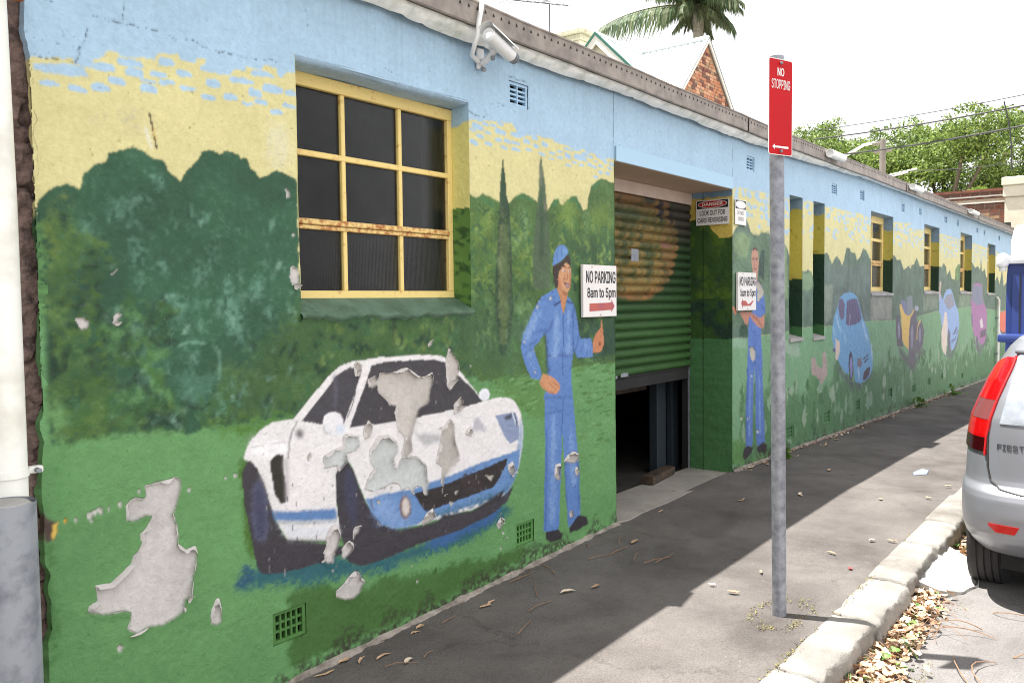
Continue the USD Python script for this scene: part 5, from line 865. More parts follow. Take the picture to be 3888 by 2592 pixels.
# cobwebs in the corners of the near window are left to the panes' dirt; the roller shutter, slat by slat
def shutter_col(P):
    x, z = P[..., 0], P[..., 2]; n = meshkit.fbm(P*np.array([4, 1, 16]), 4, 3)-.5; n2 = meshkit.fbm(P*np.array([18, 1, 7]), 4, 8)-.5
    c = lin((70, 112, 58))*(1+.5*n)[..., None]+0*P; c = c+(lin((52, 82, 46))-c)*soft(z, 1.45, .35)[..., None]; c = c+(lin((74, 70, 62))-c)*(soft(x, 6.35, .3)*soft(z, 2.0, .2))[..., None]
    r = np.hypot((x-5.80)/.74, (z-1.98)/.50)+n*.10; inn = np.clip((1-r)/.05, 0, 1)
    f = lin((190, 158, 92))*(1+.5*n2)[..., None]+0*P; f = f+(lin((120, 132, 84))-f)*np.clip((n2+.05)*6, 0, 1)[..., None]*.8; f = f+(lin((196, 122, 72))-f)*np.clip((r-.80)*6+n*2, 0, 1)[..., None]*.7; f = f+(lin((120, 140, 104))-f)*(np.clip(1-np.abs(z-2.17)/.07, 0, 1)*np.clip((6.05-x)/.2, 0, 1))[..., None]
    f = f+(lin((196, 140, 92))-f)*np.clip((z-2.2)/.06, 0, 1)[..., None]*.7; f = f+(lin((168, 130, 92))-f)*np.clip((x-6.15)/.15, 0, 1)[..., None]*.6
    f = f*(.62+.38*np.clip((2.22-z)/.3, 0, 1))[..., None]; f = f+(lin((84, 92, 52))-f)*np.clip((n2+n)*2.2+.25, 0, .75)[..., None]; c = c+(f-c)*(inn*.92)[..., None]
    for px, pz, rx, rz, col in ((6.22, 2.24, .05, .12, (44, 52, 64)), (6.40, 2.20, .05, .09, (44, 48, 58)), (6.02, 2.31, .10, .05, (60, 66, 60)), (6.3, 1.95, .10, .03, (176, 124, 112))): m = np.clip((1-np.hypot((x-px)/rx, (z-pz)/rz)-n*.6)*4, 0, 1); c = c+(lin(col)-c)*m[..., None]*.9
    for k, (px, z0, z1) in enumerate(((6.00, 1.62, 1.98), (6.06, 1.66, 2.0), (5.55, 1.8, 2.0), (5.85, 1.98, 2.16), (5.92, 1.98, 2.14), (6.1, 2.0, 2.14), (5.62, 1.76, 1.98))): m = np.clip(1-np.abs(x-px-.05*np.sin((z-z0)*16+k)*.6)/.012, 0, 1)*(z > z0)*(z < z1); c = c+(lin((66, 92, 72))-c)*m[..., None]*.85
    return c
shut = UsdGeom.Xform.Define(stage, numbered(path_of(shop), 'roller_shutter'))
nsl = 20; z0, z1 = .905, 2.335; ph = (z1-z0)/nsl; pr = [(0, .004), (.06, -.008), (.22, -.022), (.45, -.029), (.66, -.026), (.84, -.013), (.89, .006), (.97, .007), (1.0, .004)]
for k in range(nsl):
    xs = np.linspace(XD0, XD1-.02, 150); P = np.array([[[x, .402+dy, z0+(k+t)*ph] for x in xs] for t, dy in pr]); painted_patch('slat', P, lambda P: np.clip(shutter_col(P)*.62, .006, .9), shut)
obj('bottom_rail', cat(box(XD0, XD1-.02, .392, .424, .888, .906, .003), box(XD0, XD1-.02, .395, .42, .80, .886)), 'dark', shut)
obj('lock_plate', box(5.715, 5.83, .372, .386, 1.80, 1.90, .004), 'galvanised', shut); obj('latch', cat(box(5.55, 5.66, .374, .39, .90, .935, .003), box(5.44, 5.50, .376, .39, .895, .92, .003)), 'galvanised', shut)
obj('guide_rail', cat(box(XD1-.03, XD1-.004, .395, .46, -.05, 2.33), box(XD0+.004, XD0+.03, .395, .46, -.05, 2.33)), 'dark', shut); obj('guide_edge', box(XD1-.036, XD1-.031, .385, .40, -.02, .90), 'galvanised', shut)
# inside: floor, leaves of an inner gate, roof, walls, roof
inn = UsdGeom.Xform.Define(stage, numbered(path_of(shop), 'interior'))
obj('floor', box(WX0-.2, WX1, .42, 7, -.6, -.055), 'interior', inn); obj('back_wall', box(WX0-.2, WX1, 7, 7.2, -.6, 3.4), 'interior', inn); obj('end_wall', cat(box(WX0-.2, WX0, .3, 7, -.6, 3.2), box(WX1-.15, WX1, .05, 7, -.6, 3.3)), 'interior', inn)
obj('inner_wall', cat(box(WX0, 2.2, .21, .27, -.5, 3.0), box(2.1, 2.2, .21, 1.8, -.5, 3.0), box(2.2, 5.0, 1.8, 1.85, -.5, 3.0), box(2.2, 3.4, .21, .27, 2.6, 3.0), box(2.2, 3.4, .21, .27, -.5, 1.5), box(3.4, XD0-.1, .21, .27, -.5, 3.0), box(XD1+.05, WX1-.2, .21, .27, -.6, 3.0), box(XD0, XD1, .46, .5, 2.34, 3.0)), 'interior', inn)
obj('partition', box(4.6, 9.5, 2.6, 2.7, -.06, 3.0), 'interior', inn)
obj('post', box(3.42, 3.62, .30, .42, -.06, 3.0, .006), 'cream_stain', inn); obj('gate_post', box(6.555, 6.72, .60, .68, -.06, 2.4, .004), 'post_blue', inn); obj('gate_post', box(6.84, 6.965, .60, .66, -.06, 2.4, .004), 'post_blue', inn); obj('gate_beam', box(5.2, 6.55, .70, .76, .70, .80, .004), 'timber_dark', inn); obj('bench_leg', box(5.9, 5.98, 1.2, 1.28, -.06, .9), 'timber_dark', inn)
obj('roof', trimesh.convex.convex_hull(np.array([[x, y, z] for x in (WX0-.3, WX1+.1) for y, z in ((-.01, 3.0), (7.3, 3.55), (-.01, 3.025), (7.3, 3.60))])), 'roof_tin', shop)
# gutter with its slots, and the crumpled flashing under it
def goff(x): return np.interp(x, [0, 5, 7.5, 11.3, 15, 22.3, 25], [0, 0, .006, .035, .045, .072, .075])
gx = np.arange(WX0-.25, WX1+.01, .25); gp = [(.0, 2.935), (-.115, 2.902), (-.121, 2.908), (-.121, 2.934), (-.1195, 2.938), (-.123, 3.012), (-.129, 3.016), (-.129, 3.024), (-.118, 3.024), (-.112, 3.012), (-.02, 3.012)]
rip = lambda x: .0022*np.sin(x*3.1)+.0015*np.sin(x*7.7+1)
G = np.array([[[x, y, z+goff(x)+rip(x)] for y, z in gp] for x in gx]); gut = obj('gutter', sheet(G.transpose(1, 0, 2)[::-1]), 'gutter_grey', shop, smooth=30)
sl_ = []
for x in np.arange(1.0, 23.9, .0655*1.0):
    z = 2.986+goff(x)+rip(x); y = -.1224; sl_.append(trimesh.Trimesh([[x-.008, y-.002, z-.006], [x+.008, y-.002, z-.006], [x, y-.002, z+.010], [x-.008, y+.004, z-.006], [x+.008, y+.004, z-.006], [x, y+.004, z+.010]], [[0, 1, 2], [0, 3, 4], [0, 4, 1], [1, 4, 5], [1, 5, 2], [2, 5, 3], [2, 3, 0]]))
obj('gutter_slots', cat(*sl_), 'dark', gut, kind='stuff')
for x in (1.9, 6.83, 12.4, 18.2): obj('gutter_joint', box(x-.004, x+.004, -.128, -.1, 2.903+goff(x), 3.02+goff(x)), 'dark', gut)
FX = np.arange(WX0-.2, WX1, .018); fb = np.interp(FX, [1, 2.6, 4.13, 4.99, 7.46, 9.6, 11.73, 15, 23.7], [2.870, 2.868, 2.860, 2.884, 2.876, 2.92, 2.958, 2.965, 2.991]); n1 = meshkit.fbm(np.stack([FX*1.6, 0*FX, 0*FX], -1), 4, 4)-.5; n2 = meshkit.fbm(np.stack([FX*7, 0*FX, 0*FX], -1), 3, 9)-.5
ts = np.linspace(0, 1, 9); G = np.zeros((9, len(FX), 3)); P = np.stack([np.broadcast_to(FX*5, G.shape[:2]), np.broadcast_to(ts[:, None]*.8, G.shape[:2]), 0*G[..., 0]], -1); crump = np.abs(meshkit.fbm(P*np.array([1.6, 1.1, 1]), 3, 6)-.5)*.095
fold = (1-np.abs(2*meshkit.noise(np.stack([FX*6.5, 0*FX, 0*FX], -1), 12)-1))**7*.022*(meshkit.noise(np.stack([FX*.9, 0*FX, 0*FX], -1), 5) > .42)
ztop = np.interp(FX, gx, 2.902+goff(gx)+rip(gx)); zbot = fb-.018+n1*.036+n2*.014
for i, t in enumerate(ts): G[i, :, 0] = FX; G[i, :, 1] = -.088+(t**.9)*.056+n2*.010*t-crump[i]*t*(1-t)*2.2-.012*np.sin(t*3.14); G[i, :, 1] -= fold*t*.9; G[i, :, 2] = np.minimum(ztop+.004-(ztop-zbot)*t, ztop+.004)
obj('flashing', sheet(G[::-1]), 'flashing', shop, smooth=60)
# step slab
obj('doorstep', prism([(4.84, .42), (4.80, .0), (4.95, -.035), (5.15, -.02), (5.52, -.03), (5.86, -.02), (6.3, -.012), (6.79, -.02), (6.786, .42)], -.16, -.008), 'concrete_slab', wallC)
timber = obj('timber_baulk', rbox([.52, .11, .07], .012, (8, 2, 2)).apply_transform(trimesh.transformations.compose_matrix(angles=[0, 0, .12], translate=[6.2, .40, .03])), 'timber_dark'); tag(timber, 'short dark timber baulk lying behind the doorstep under the half-open shutter', 'timber')

# ------------------------------------------------------------------ ragged dark masonry left of the mural, downpipe and bollard
def masonry(x0, x1, z0, z1):
    U, V = np.linspace(x0, x1, 150), np.linspace(z0, z1, 520); X, Z = np.meshgrid(U, V); P = np.stack([X, Z, 0*X], -1); h = meshkit.fbm(P*9, 5, 4)*.04+meshkit.fbm(P*30, 4, 5)*.022; e = np.abs(meshkit.fbm(P*np.array([6, 8, 1]), 3, 40)-.5); h -= np.clip(.03-e, 0, .03)*.7; return sheet(np.stack([X, .085-h, Z], -1))
edge = obj('rough_masonry_pier', masonry(.60, 1.25, -.32, 3.02), 'masonry_dark', smooth=True); tag(edge, 'rough dark masonry strip between white downpipe and the mural wall edge', 'masonry pier')
far_l = obj('neighbour_wall', box(-6, .62, .06, .4, -.5, 3.3), 'masonry_dark'); tag(far_l, 'dark masonry wall carrying on past the downpipe', 'wall')
t = thing('downpipe', 'white plastic downpipe clamped to the dark masonry at far left', 'downpipe', (0, 0, 0))
pz = np.array([3.1, 2.44, 1.83, .98, .40]); px = np.array([1.040, 1.042, 1.049, 1.049, 1.045])-.002
obj('pipe', tube(np.stack([px, px*0-.08, pz], -1), .056, 32), 'pipe_white', t, smooth=40); obj('pipe_socket', tube([[1.043, -.08, .41], [1.043, -.08, .33], [1.035, -.07, .26], [1.0, -.03, .20]], [.062, .062, .060, .056], 28), 'pipe_white', t, smooth=40)
for z, m in ((2.46, 'rust'), (.985, 'pipe_white')):
    obj('strap', trimesh.creation.annulus(.0565, .0595, .022, sections=40).apply_translation([1.0475, -.08, z]), m, t); c = obj('clamp_lug', box(1.103, 1.150, -.090, -.062, z-.011, z+.011, .004), m, t); obj('clamp_bolt', cyl([1.128, -.062, z], [1.128, -.112, z], .008, 8), 'galvanised', c)
t = thing('bollard', 'spangled galvanised steel bollard with concrete top at lower left corner', 'bollard', (.968, -.26, -.17))
obj('tube', tube([[0, 0, -.2], [0, 0, 1.105]], .082, 40, cap=False), 'galvanised', t, smooth=40); obj('concrete_fill', tube([[0, 0, .9], [0, 0, 1.09], [0, 0, 1.105]], [.079, .079, .06], 40), 'concrete_pale', t)

# ------------------------------------------------------------------ signs
def text_fit(s, x0, x1, z0, z1, bold=False, depth=.0012):
    m = meshkit.text_mesh(s, 1.0, .1, bold); (a, b, _), (c, d, _) = m.bounds; v = m.vertices; m.vertices = np.stack([x0+(v[:, 0]-a)/(c-a)*(x1-x0), z0+(v[:, 1]-b)/(d-b)*(z1-z0), v[:, 2]*depth*10], 1); return m
def onto(m, O, X, N): # text plane (x, y, out) -> world: X along reading direction, z up, N out of the face
    v = m.vertices; m = m.copy(); m.vertices = np.asarray(O)+v[:, :1]*np.asarray(X)+v[:, 1:2]*np.array([0, 0, 1.])+v[:, 2:]*np.asarray(N); return m
def no_parking(name_lab, x0, x1, z0, z1, worn, arrow_dir):
    t = thing('no_parking_sign', name_lab, 'sign', (x0, 0, z0)); w, h_ = x1-x0, z1-z0
    obj('board', box(0, w, -.030, -.008, 0, h_, .003), 'board_white', t); O = (0, -.0302, 0); X, N = (1, 0, 0), (0, -1, 0)
    L = obj('lettering', cat(onto(text_fit('NO', .08*w, .28*w, .650*h_, .885*h_, True), O, X, N), onto(text_fit('PARKING', .335*w, .965*w, .650*h_, .885*h_, True), O, X, N), onto(text_fit('8am to 5pm', .11*w, .965*w, .325*h_, .565*h_, True), O, X, N)), 'black_paint', t)
    A = np.array([(.17, .11), (.83, .13), (.83, .085), (.93, .20), (.83, .33), (.83, .275), (.17, .26)])
    if arrow_dir < 0: A = np.array([(.16, .20), (.24, .31), (.24, .26), (.42, .255), (.50, .18), (.60, .17), (.82, .27), (.84, .24), (.68, .125), (.45, .12), (.24, .125), (.24, .06)])
    P_ = Polygon(A*np.array([w, h_])); obj('arrow', onto(trimesh.creation.extrude_polygon(P_, .0012, engine='earcut'), O, X, N), 'arrow_rust', t)
    obj('nail', cat(*[cyl([x, -.028, z], [x, -.033, z], .004, 8) for x, z in ((.25*w, .955*h_), (.5*w, .04*h_))]), 'rust', t)
    if worn:
        rn = random.Random(4); P = []
        for k in range(26): a, b = rn.uniform(.10, .9)*w, rn.choice((.665, .72, .80, .86, .36, .45, .52))*h_; q = [(a+rn.uniform(.004, .014)*math.cos(i), b+rn.uniform(.003, .013)*math.sin(i)) for i in np.linspace(0, 6.0, 7)]; P.append(trimesh.creation.extrude_polygon(Polygon(q).buffer(0), .0004, engine='earcut') if Polygon(q).is_valid else None)
        M = [onto(m, (0, -.0316, 0), X, N) for m in P if m is not None]; obj('worn_patches', cat(*M), 'board_white', t)
    return t
no_parking('white no parking board with full rust red arrow beside the man in the cap', 4.402, 4.808, 1.392, 1.726, False, 1)
no_parking('worn white no parking board with broken arrow held by the second painted man', 6.84, 7.245, 1.394, 1.727, True, -1)
def ellipse(cx, cz, rx, rz, n=40): return [(cx+rx*math.cos(a), cz+rz*math.sin(a)) for a in np.linspace(0, 2*np.pi, n+1)[:-1]]
def ext(pts, d, O, X, N): return onto(trimesh.creation.extrude_polygon(Polygon(pts), d, engine='earcut'), O, X, N)
t = thing('danger_sign', 'black, red and white danger sign about reversing cars on the doorway side wall', 'sign', (6.768, .326, 2.139)); W, H = .305, .216; X, N = (0, -1, 0), (-1, 0, 0)
obj('plate', onto(box(0, W, 0, H, 0, .003).apply_transform(np.eye(4)), (0, 0, 0), X, N), 'sign_white', t)
O = (-.0032, 0, 0); obj('black_panel', ext([(.008, .142), (W-.008, .142), (W-.008, H-.006), (.008, H-.006)], .0006, O, X, N), 'black_paint', t); obj('white_oval', ext(ellipse(W/2, .178, .134, .032), .0010, O, X, N), 'sign_white', t); obj('red_oval', ext(ellipse(W/2, .178, .128, .028), .0014, O, X, N), 'danger_red', t)
obj('lettering', onto(text_fit('DANGER', .058, .247, .164, .193, True, .0018), O, X, N), 'sign_white', t, label='white danger lettering on red oval'); obj('lettering', cat(onto(text_fit('LOOK OUT FOR', .036, .268, .082, .126, True, .0008), O, X, N), onto(text_fit('CARS REVERSING', .016, .290, .022, .064, True, .0008), O, X, N)), 'black_paint', t)
t = thing('do_not_enter_sign', 'small faded do not enter plate on the wall corner beside the danger sign', 'sign', (6.816, 0, 2.137)); W, H = .240, .215; X, N = (1, 0, 0), (0, -1, 0)
obj('plate', box(0, W, -.012, -.009, 0, H), 'sign_white', t); O = (0, -.0122, 0); obj('black_panel', ext([(.008, .135), (W-.008, .135), (W-.008, H-.005), (.008, H-.005)], .0006, O, X, N), 'black_paint', t); obj('white_oval', ext(ellipse(W/2, .172, .108, .033), .0012, O, X, N), 'sign_white', t)
obj('lettering', cat(onto(text_fit('DO NOT', .045, .195, .086, .118, False, .0008), O, X, N), onto(text_fit('ENTER', .062, .185, .034, .066, False, .0008), O, X, N)), 'gutter_grey', t)
# no stopping sign on its leaning pole
t = thing('no_stopping_sign', 'red no stopping sign with left arrow on galvanised pole near the kerb', 'street sign', (3.849, -1.487, -.006)); top = np.array([-.066, 0, 2.60]); rp = .0325
obj('pole', tube(np.array([[0, 0, -.1], [0, 0, 0], *(top*f for f in (.25, .5, .75, 1.0))]), rp, 32, cap=False), 'steel_post', t, smooth=40); obj('pole_cap', tube([top+[0, 0, -.02], top+[0, 0, .004], top+[0, 0, .008]], [rp*1.06, rp*1.06, rp*.8], 32), 'galvanised', t, smooth=40)
SA = math.radians(-20.0); X = np.array([math.cos(SA), math.sin(SA), 0]); N = np.array([math.sin(SA), -math.cos(SA), 0]); W, H = .158, .428
O = np.array([-.095, 0, 2.150])+N*(rp+.004)-X*W/2
def rrect(a, b, c, d, r): return list(Polygon([(a+r, c+r), (b-r, c+r), (b-r, d-r), (a+r, d-r)]).buffer(r, quad_segs=6).exterior.coords)[:-1]
obj('sign_plate', ext(rrect(0, W, 0, H, .011), .0025, O, X, N), 'sign_white', t); obj('red_face', ext(rrect(.0035, W-.0035, .0035, H-.0035, .009), .0008, O+N*.0026, X, N), 'sign_red', t)
obj('lettering', cat(onto(text_fit('NO', .056, .100, H-.076, H-.040, True), O+N*.0035, X, N), onto(text_fit('STOPPING', .018, .140, H-.134, H-.092), O+N*.0035, X, N)), 'sign_white', t)
obj('arrow', ext([(.024, .036), (.040, .048), (.040, .040), (.130, .041), (.130, .031), (.040, .032), (.040, .024)], .0010, O+N*.0035, X, N), 'sign_white', t)
for z in (.018, H-.018): c = O+X*W*.5+np.array([0, 0, z]); obj('bolt', trimesh.util.concatenate([cyl(c+N*.003, c+N*.010, .007, 12), cyl(c+N*.009, c+N*.013, .004, 8)]), 'galvanised', t)
obj('clamp', cat(*[onto(box(-.045, .045, -.008, .008, -.002, .0, 0), O+X*W/2+np.array([0, 0, z]), X, N) for z in (.018, H-.018)]), 'galvanised', t)
# security camera and its conduit
t = thing('security_camera', 'pale grey security camera on bracket under the gutter above the near window', 'security camera', (3.44, 0, 2.785))
obj('mount_plate', box(-.028, .028, -.022, -.004, -.055, .06, .006), 'white_metal', t); obj('bracket_arm', tube([[0, -.02, -.02], [-.01, -.06, -.018], [-.02, -.10, .0], [-.024, -.125, .012]], [.020, .017, .015, .016], 14), 'white_metal', t, smooth=40); obj('gland', cat(cyl([.002, -.025, -.05], [.0, -.045, -.062], .012, 10), cyl([-.024, -.12, -.01], [-.024, -.12, -.028], .011, 10)), 'galvanised', t)
obj('joint', cat(trimesh.creation.icosphere(2, .021).apply_translation([-.024, -.125, .022]), cyl([-.05, -.125, .022], [.004, -.125, .022], .011, 10)), 'white_metal', t, smooth=40)
A, B = np.array([-.138, -.185, .062]), np.array([.072, -.165, .008]); d = (B-A)/np.linalg.norm(B-A); sd = np.cross(d, [0, 0, 1]); sd /= np.linalg.norm(sd); up = np.cross(sd, d)
obj('housing', tube([A, A+d*.004, B-d*.02, B], [.030, .036, .036, .034], 28), 'white_metal', t, smooth=35); obj('end_cap', tube([A-d*.012, A-d*.008, A+d*.004], [.024, .033, .038], 28), 'white_plastic', t, smooth=35); obj('lens_rings', cat(*[cyl(B+d*.016*k, B+d*(.016*k+.009), .033-.002*k, 24) for k in range(3)]), 'galvanised', t)
SH = np.array([[A+d*(-.03+.25*a)+sd*.052*math.sin(b)+up*(.056*math.cos(b) if abs(b) < 1.2 else .02) for b in np.linspace(-1.35, 1.35, 13)] for a in (0, 1)]); SH2 = SH-up*.004; obj('sun_shield', cat(sheet(SH), sheet(SH2[::-1])), 'white_plastic', t)
c = obj('conduit', tube([[3.36, -.05, 3.06], [3.325, -.13, 3.045], [3.30, -.145, 2.99], [3.285, -.138, 2.92], [3.283, -.13, 2.845], [3.29, -.10, 2.80], [3.33, -.05, 2.775], [3.41, -.024, 2.765]], .0125, 14), 'white_plastic', smooth=40); tag(c, 'white bent conduit running from gutter top down to security camera', 'conduit')
# white tubes lying along the gutter
for x0, x1, lab in ((8.86, 9.30, 'nearest white tube fitting on the gutter, just right of the pole'), (12.5, 13.05, 'middle white tube fitting on the gutter front'), (17.0, 17.7, 'farthest white tube fitting on the gutter front')):
    z = 2.972+goff(x0); t = thing('gutter_tube', lab, 'tube fitting', (x0, -.175, z)); obj('tube', cat(trimesh.creation.annulus(.036, .042, x1-x0, sections=28).apply_transform(trimesh.transformations.rotation_matrix(np.pi/2, [0, 1, 0])).apply_translation([(x1-x0)/2, 0, 0]), cyl([.02, 0, 0], [.03, 0, 0], .036, 20)), 'white_plastic', t, smooth=40); obj('bracket', box(.04, .07, .03, .055, -.02, .02), 'galvanised', t)
t = thing('wall_pipe', 'thin pale downpipe fixed to the mural between the purple and red painted cars', 'downpipe', (21.4, -.05, -.32)); obj('pipe', tube([[0, 0, 0], [0, 0, 1.72], [0, .04, 1.78]], .035, 12), 'pipe_white', t, smooth=40); obj('pipe_clip', cat(*[box(-.05, .05, -.01, .05, z, z+.03) for z in (.5, 1.3)]), 'galvanised', t)
# ------------------------------------------------------------------ ground
def strip(x0, x1, ys, dz, step=.25, amp=0.0, seed=0):
    xs = np.arange(x0, x1+step, step); X, Y = np.meshgrid(xs, ys); Z = gpath(X, Y)+np.interp(Y, ys, dz)
    if amp: Z = Z+(meshkit.fbm(np.stack([X*1.4, Y*1.4, 0*X], -1), 4, seed)-.5)*amp
    return sheet(np.stack([X, Y, Z], -1))
big = np.arange(-400, 601, 20.0); X, Y = np.meshgrid(big, big); tag(obj('ground', sheet(np.stack([X, Y, np.minimum(g(X)-.30, -.32)-.02*np.hypot(X, Y)/20], -1)), 'earth'), kind='structure')
path = obj('footpath', strip(-8, 60, np.linspace(-1.72, .02, 36), np.interp(np.linspace(-1.72, .02, 36), [-1.72, -.3, 0, .02], [-.012, -.004, .0, .002]), .05, .012, 5), 'asphalt_path', smooth=True); tag(path, kind='structure')
road = obj('road', strip(-40, 120, np.linspace(-8.4, -1.80, 60), np.interp(np.linspace(-8.4, -1.80, 60), [-8.4, -5, -2.2, -1.8], [-.14, -.06, -.135, -.145]), .25, .012, 8), 'asphalt_road', smooth=True); tag(road, kind='structure')
tag(obj('footpath', strip(-40, 120, np.linspace(-12, -8.4, 12), np.zeros(12)+.01, 1.0), 'asphalt_path', smooth=True), kind='structure')
kerb = UsdGeom.Xform.Define(stage, '/World/kerb'); tag(kerb, kind='structure')
KX = [-.4, .75, 1.6, 2.5, 3.27, 4.02, 4.66, 5.45, 6.05, 6.9, 7.6, 8.5, 9.2, 10.1, 10.8, 11.6, 12.5, 13.3, 14.2, 15, 16, 17, 18, 19, 20, 21.2, 22.4, 23.6, 25]
rk = random.Random(2)
for k, (a, b) in enumerate(zip(KX[:-1], KX[1:])):
    L = b-a-.014; m = rbox([L, .20+rk.uniform(-.008, .012), .30], .013, (max(10, int(L*45)), 14, 14)); v = m.vertices.copy()
    n = meshkit.fbm(v*np.array([5, 7, 7])+k*7.3, 4, 3)-.5; n2 = meshkit.fbm(v*16+k*3.1, 3, 9)-.5; out = v/np.maximum(np.abs(v).max(0), 1e-6)
    n3 = meshkit.fbm(v*34+k*1.7, 3, 4)-.5; v[:, 2] += (n*.014+n2*.010+n3*.007)*np.clip(v[:, 2]*20, 0, 1)-.02*np.clip(-v[:, 1]*8, 0, 1)**2*(v[:, 2] > 0); v[:, 1] += (n*.05+n2*.034+n3*.016)*np.clip(-v[:, 1]*12, 0, 1); v[:, 0] += n2*.02*np.sign(v[:, 0])*(np.abs(v[:, 0]) > L*.45)
    m.vertices = v; m.apply_transform(trimesh.transformations.compose_matrix(angles=[rk.uniform(-.02, .02), math.atan2(float(gk(a)-gk(b)), b-a), rk.uniform(-.008, .008)], translate=[(a+b)/2, -1.780+rk.uniform(-.008, .008), float(gk((a+b)/2))-.150+rk.uniform(-.008, .008)])); obj('kerb_stone', m, 'sandstone', kerb, smooth=50)
far_k = obj('kerb', box(-40, 120, -8.5, -8.3, -.8, -.02, .02), 'sandstone'); tag(far_k, kind='structure')
# concrete bridge over the gutter beside the car
P = [(4.88, -1.845), (5.20, -1.835), (5.55, -1.835), (5.70, -1.86), (5.68, -2.02), (5.45, -2.085), (5.22, -2.115), (5.05, -2.07), (4.90, -1.97)]
rm = prism(Polygon(P).buffer(-.03).buffer(.03).exterior.coords[:-1], -.24, -.05).subdivide().subdivide().subdivide(); v = rm.vertices.copy(); tp = v[:, 2] > -.1; v[tp, 2] = -.052-.085*np.clip((-1.86-v[tp, 1])/.24, 0, 1); v[:, :2] += (np.stack([meshkit.fbm(v*18, 3, 1), meshkit.fbm(v*18, 3, 2)], 1)-.5)*.03; v[tp, 2] += (meshkit.fbm(v[tp]*9, 3, 5)-.5)*.016; rm.vertices = v; rp_ = obj('gutter_ramp', rm, 'concrete_pale'); tag(rp_, 'pale concrete ramp slab bridging the gutter beside the silver hatchback wheel', 'ramp')
mk = obj('paint_mark', prism([(7.62, -1.27), (7.75, -1.24), (7.95, -1.27), (7.9, -1.33), (7.72, -1.35)], -.030, -.0185), 'blue_mark'); v_ = None; tag(mk, 'faint blue paint mark sprayed on the sunlit footpath', 'paint mark')

# ------------------------------------------------------------------ silver hatchback
CZ = float(g(5.4)-.135); CX0, CYC = 4.80, -2.862
bz = np.array([.28, .33, .375, .43, .52, .60, .635, .665, .70, .80, .92, 1.0, 1.1, 1.2, 1.3, 1.37, 1.42, 1.445, 1.455])
bx = np.array([.20, .12, .06, .015, .0, .006, .022, .07, .082, .092, .105, .118, .155, .205, .268, .318, .37, .45, .60])
bw = np.array([.79, .82, .835, .845, .848, .848, .846, .84, .84, .835, .82, .80, .765, .725, .675, .635, .59, .53, .42])
bf = np.array([3.72, 3.84, 3.88, 3.90, 3.90, 3.88, 3.87, 3.86, 3.84, 3.74, 3.45, 3.0, 2.85, 2.66, 2.44, 2.24, 2.06, 1.9, 1.6])
NX, NY = 2/7.5, 2/4.2
def bs(z, t, off=0.0): # t: 0 = left side, pi/2 = middle of the rear
    z = np.asarray(z, float); w, xr, xf = np.interp(z, bz, bw), np.interp(z, bz, bx), np.interp(z, bz, bf); a = (xf-xr)/2
    c, s_ = np.cos(t), np.sin(t); y = w*np.sign(c)*np.abs(c)**NX; x = (xr+xf)/2-a*np.sign(s_)*np.abs(s_)**NX
    nrm = np.stack([-np.sign(s_)*np.abs(s_)**(2-NX)/a*1.0, np.sign(c)*np.abs(c)**(2-NX)/w, np.zeros_like(y)], -1); nrm /= np.maximum(np.linalg.norm(nrm, axis=-1, keepdims=True), 1e-9)
    return np.stack([x, y, z+0*y], -1)+nrm*off
def t_of_y(z, y): return np.arccos(np.clip(np.abs(y)/np.interp(z, bz, bw), 0, 1)**(1/NX))*1.0 if True else 0
hb = thing('hatchback', 'silver hatchback parked at the right by the kerb, rear towards us', 'car', (CX0, CYC, CZ))
zs = np.interp(np.linspace(0, len(bz)-1, 80), np.arange(len(bz)), bz); th = np.concatenate([np.linspace(0, np.pi/2, 40)[:-1]**1.0, np.linspace(np.pi/2, np.pi, 40)[:-1], np.linspace(np.pi, 1.5*np.pi, 24)[:-1], np.linspace(1.5*np.pi, 2*np.pi, 24)])
G = bs(zs[:, None], th[None, :]); side = sheet(G[:, ::-1]); cap_t = trimesh.Trimesh(np.vstack([G[-1, :-1], [[1.1, 0, 1.462]]]), [[i, (i+1) % (len(th)-1), len(th)-1] for i in range(len(th)-1)], process=False); cap_b = trimesh.Trimesh(np.vstack([G[0, :-1], [[2, 0, .28]]]), [[(i+1) % (len(th)-1), i, len(th)-1] for i in range(len(th)-1)], process=False)
body = cat(side, cap_t, cap_b); body.merge_vertices(digits_vertex=5); body.fix_normals()
try:
    mf = manifold3d.Manifold(manifold3d.Mesh(np.array(body.vertices, np.float32), np.array(body.faces, np.uint32)))
    for x in (.66, 3.14):
        for y in (-.87, .60): mf = mf - manifold3d.Manifold.cylinder(.30, .345, .345, 40).rotate([-90, 0, 0]).translate([x, y-.0, .29])
    if mf.num_tri() > 100: body = mf
except Exception: pass
obj('body', body, 'silver_paint', hb, smooth=28)
def patch(zr, yl, yr, off, nz=24, nt=12): # between left y and right y at each height
    zq = np.linspace(zr[0], zr[1], nz); T0 = t_of_y(zq, np.array([yl(z) for z in zq])); T1 = t_of_y(zq, np.array([yr(z) for z in zq])); u = np.linspace(0, 1, nt)
    T = T0[:, None]*(1-u)+T1[:, None]*u; top = bs(zq[:, None], T, off); low = bs(zq[:, None], T, -.004); e = [np.concatenate([low[:, :1], top, low[:, -1:]], 1)]; A = e[0]; lo = A[:1].copy(); lo[:, :] = np.concatenate([low[:1, :1], low[:1], low[:1, -1:]], 1); hi = np.concatenate([low[-1:, :1], low[-1:], low[-1:, -1:]], 1)
    return sheet(np.concatenate([lo, A, hi], 0)[:, ::-1])
lz = np.array([.82, .90, 1.0, 1.1, 1.19, 1.26, 1.30, 1.325]); lr = np.array([.680, .676, .662, .636, .606, .582, .570, .566]); ll = np.array([.8315, .822, .800, .7655, .7285, .690, .645, .60])
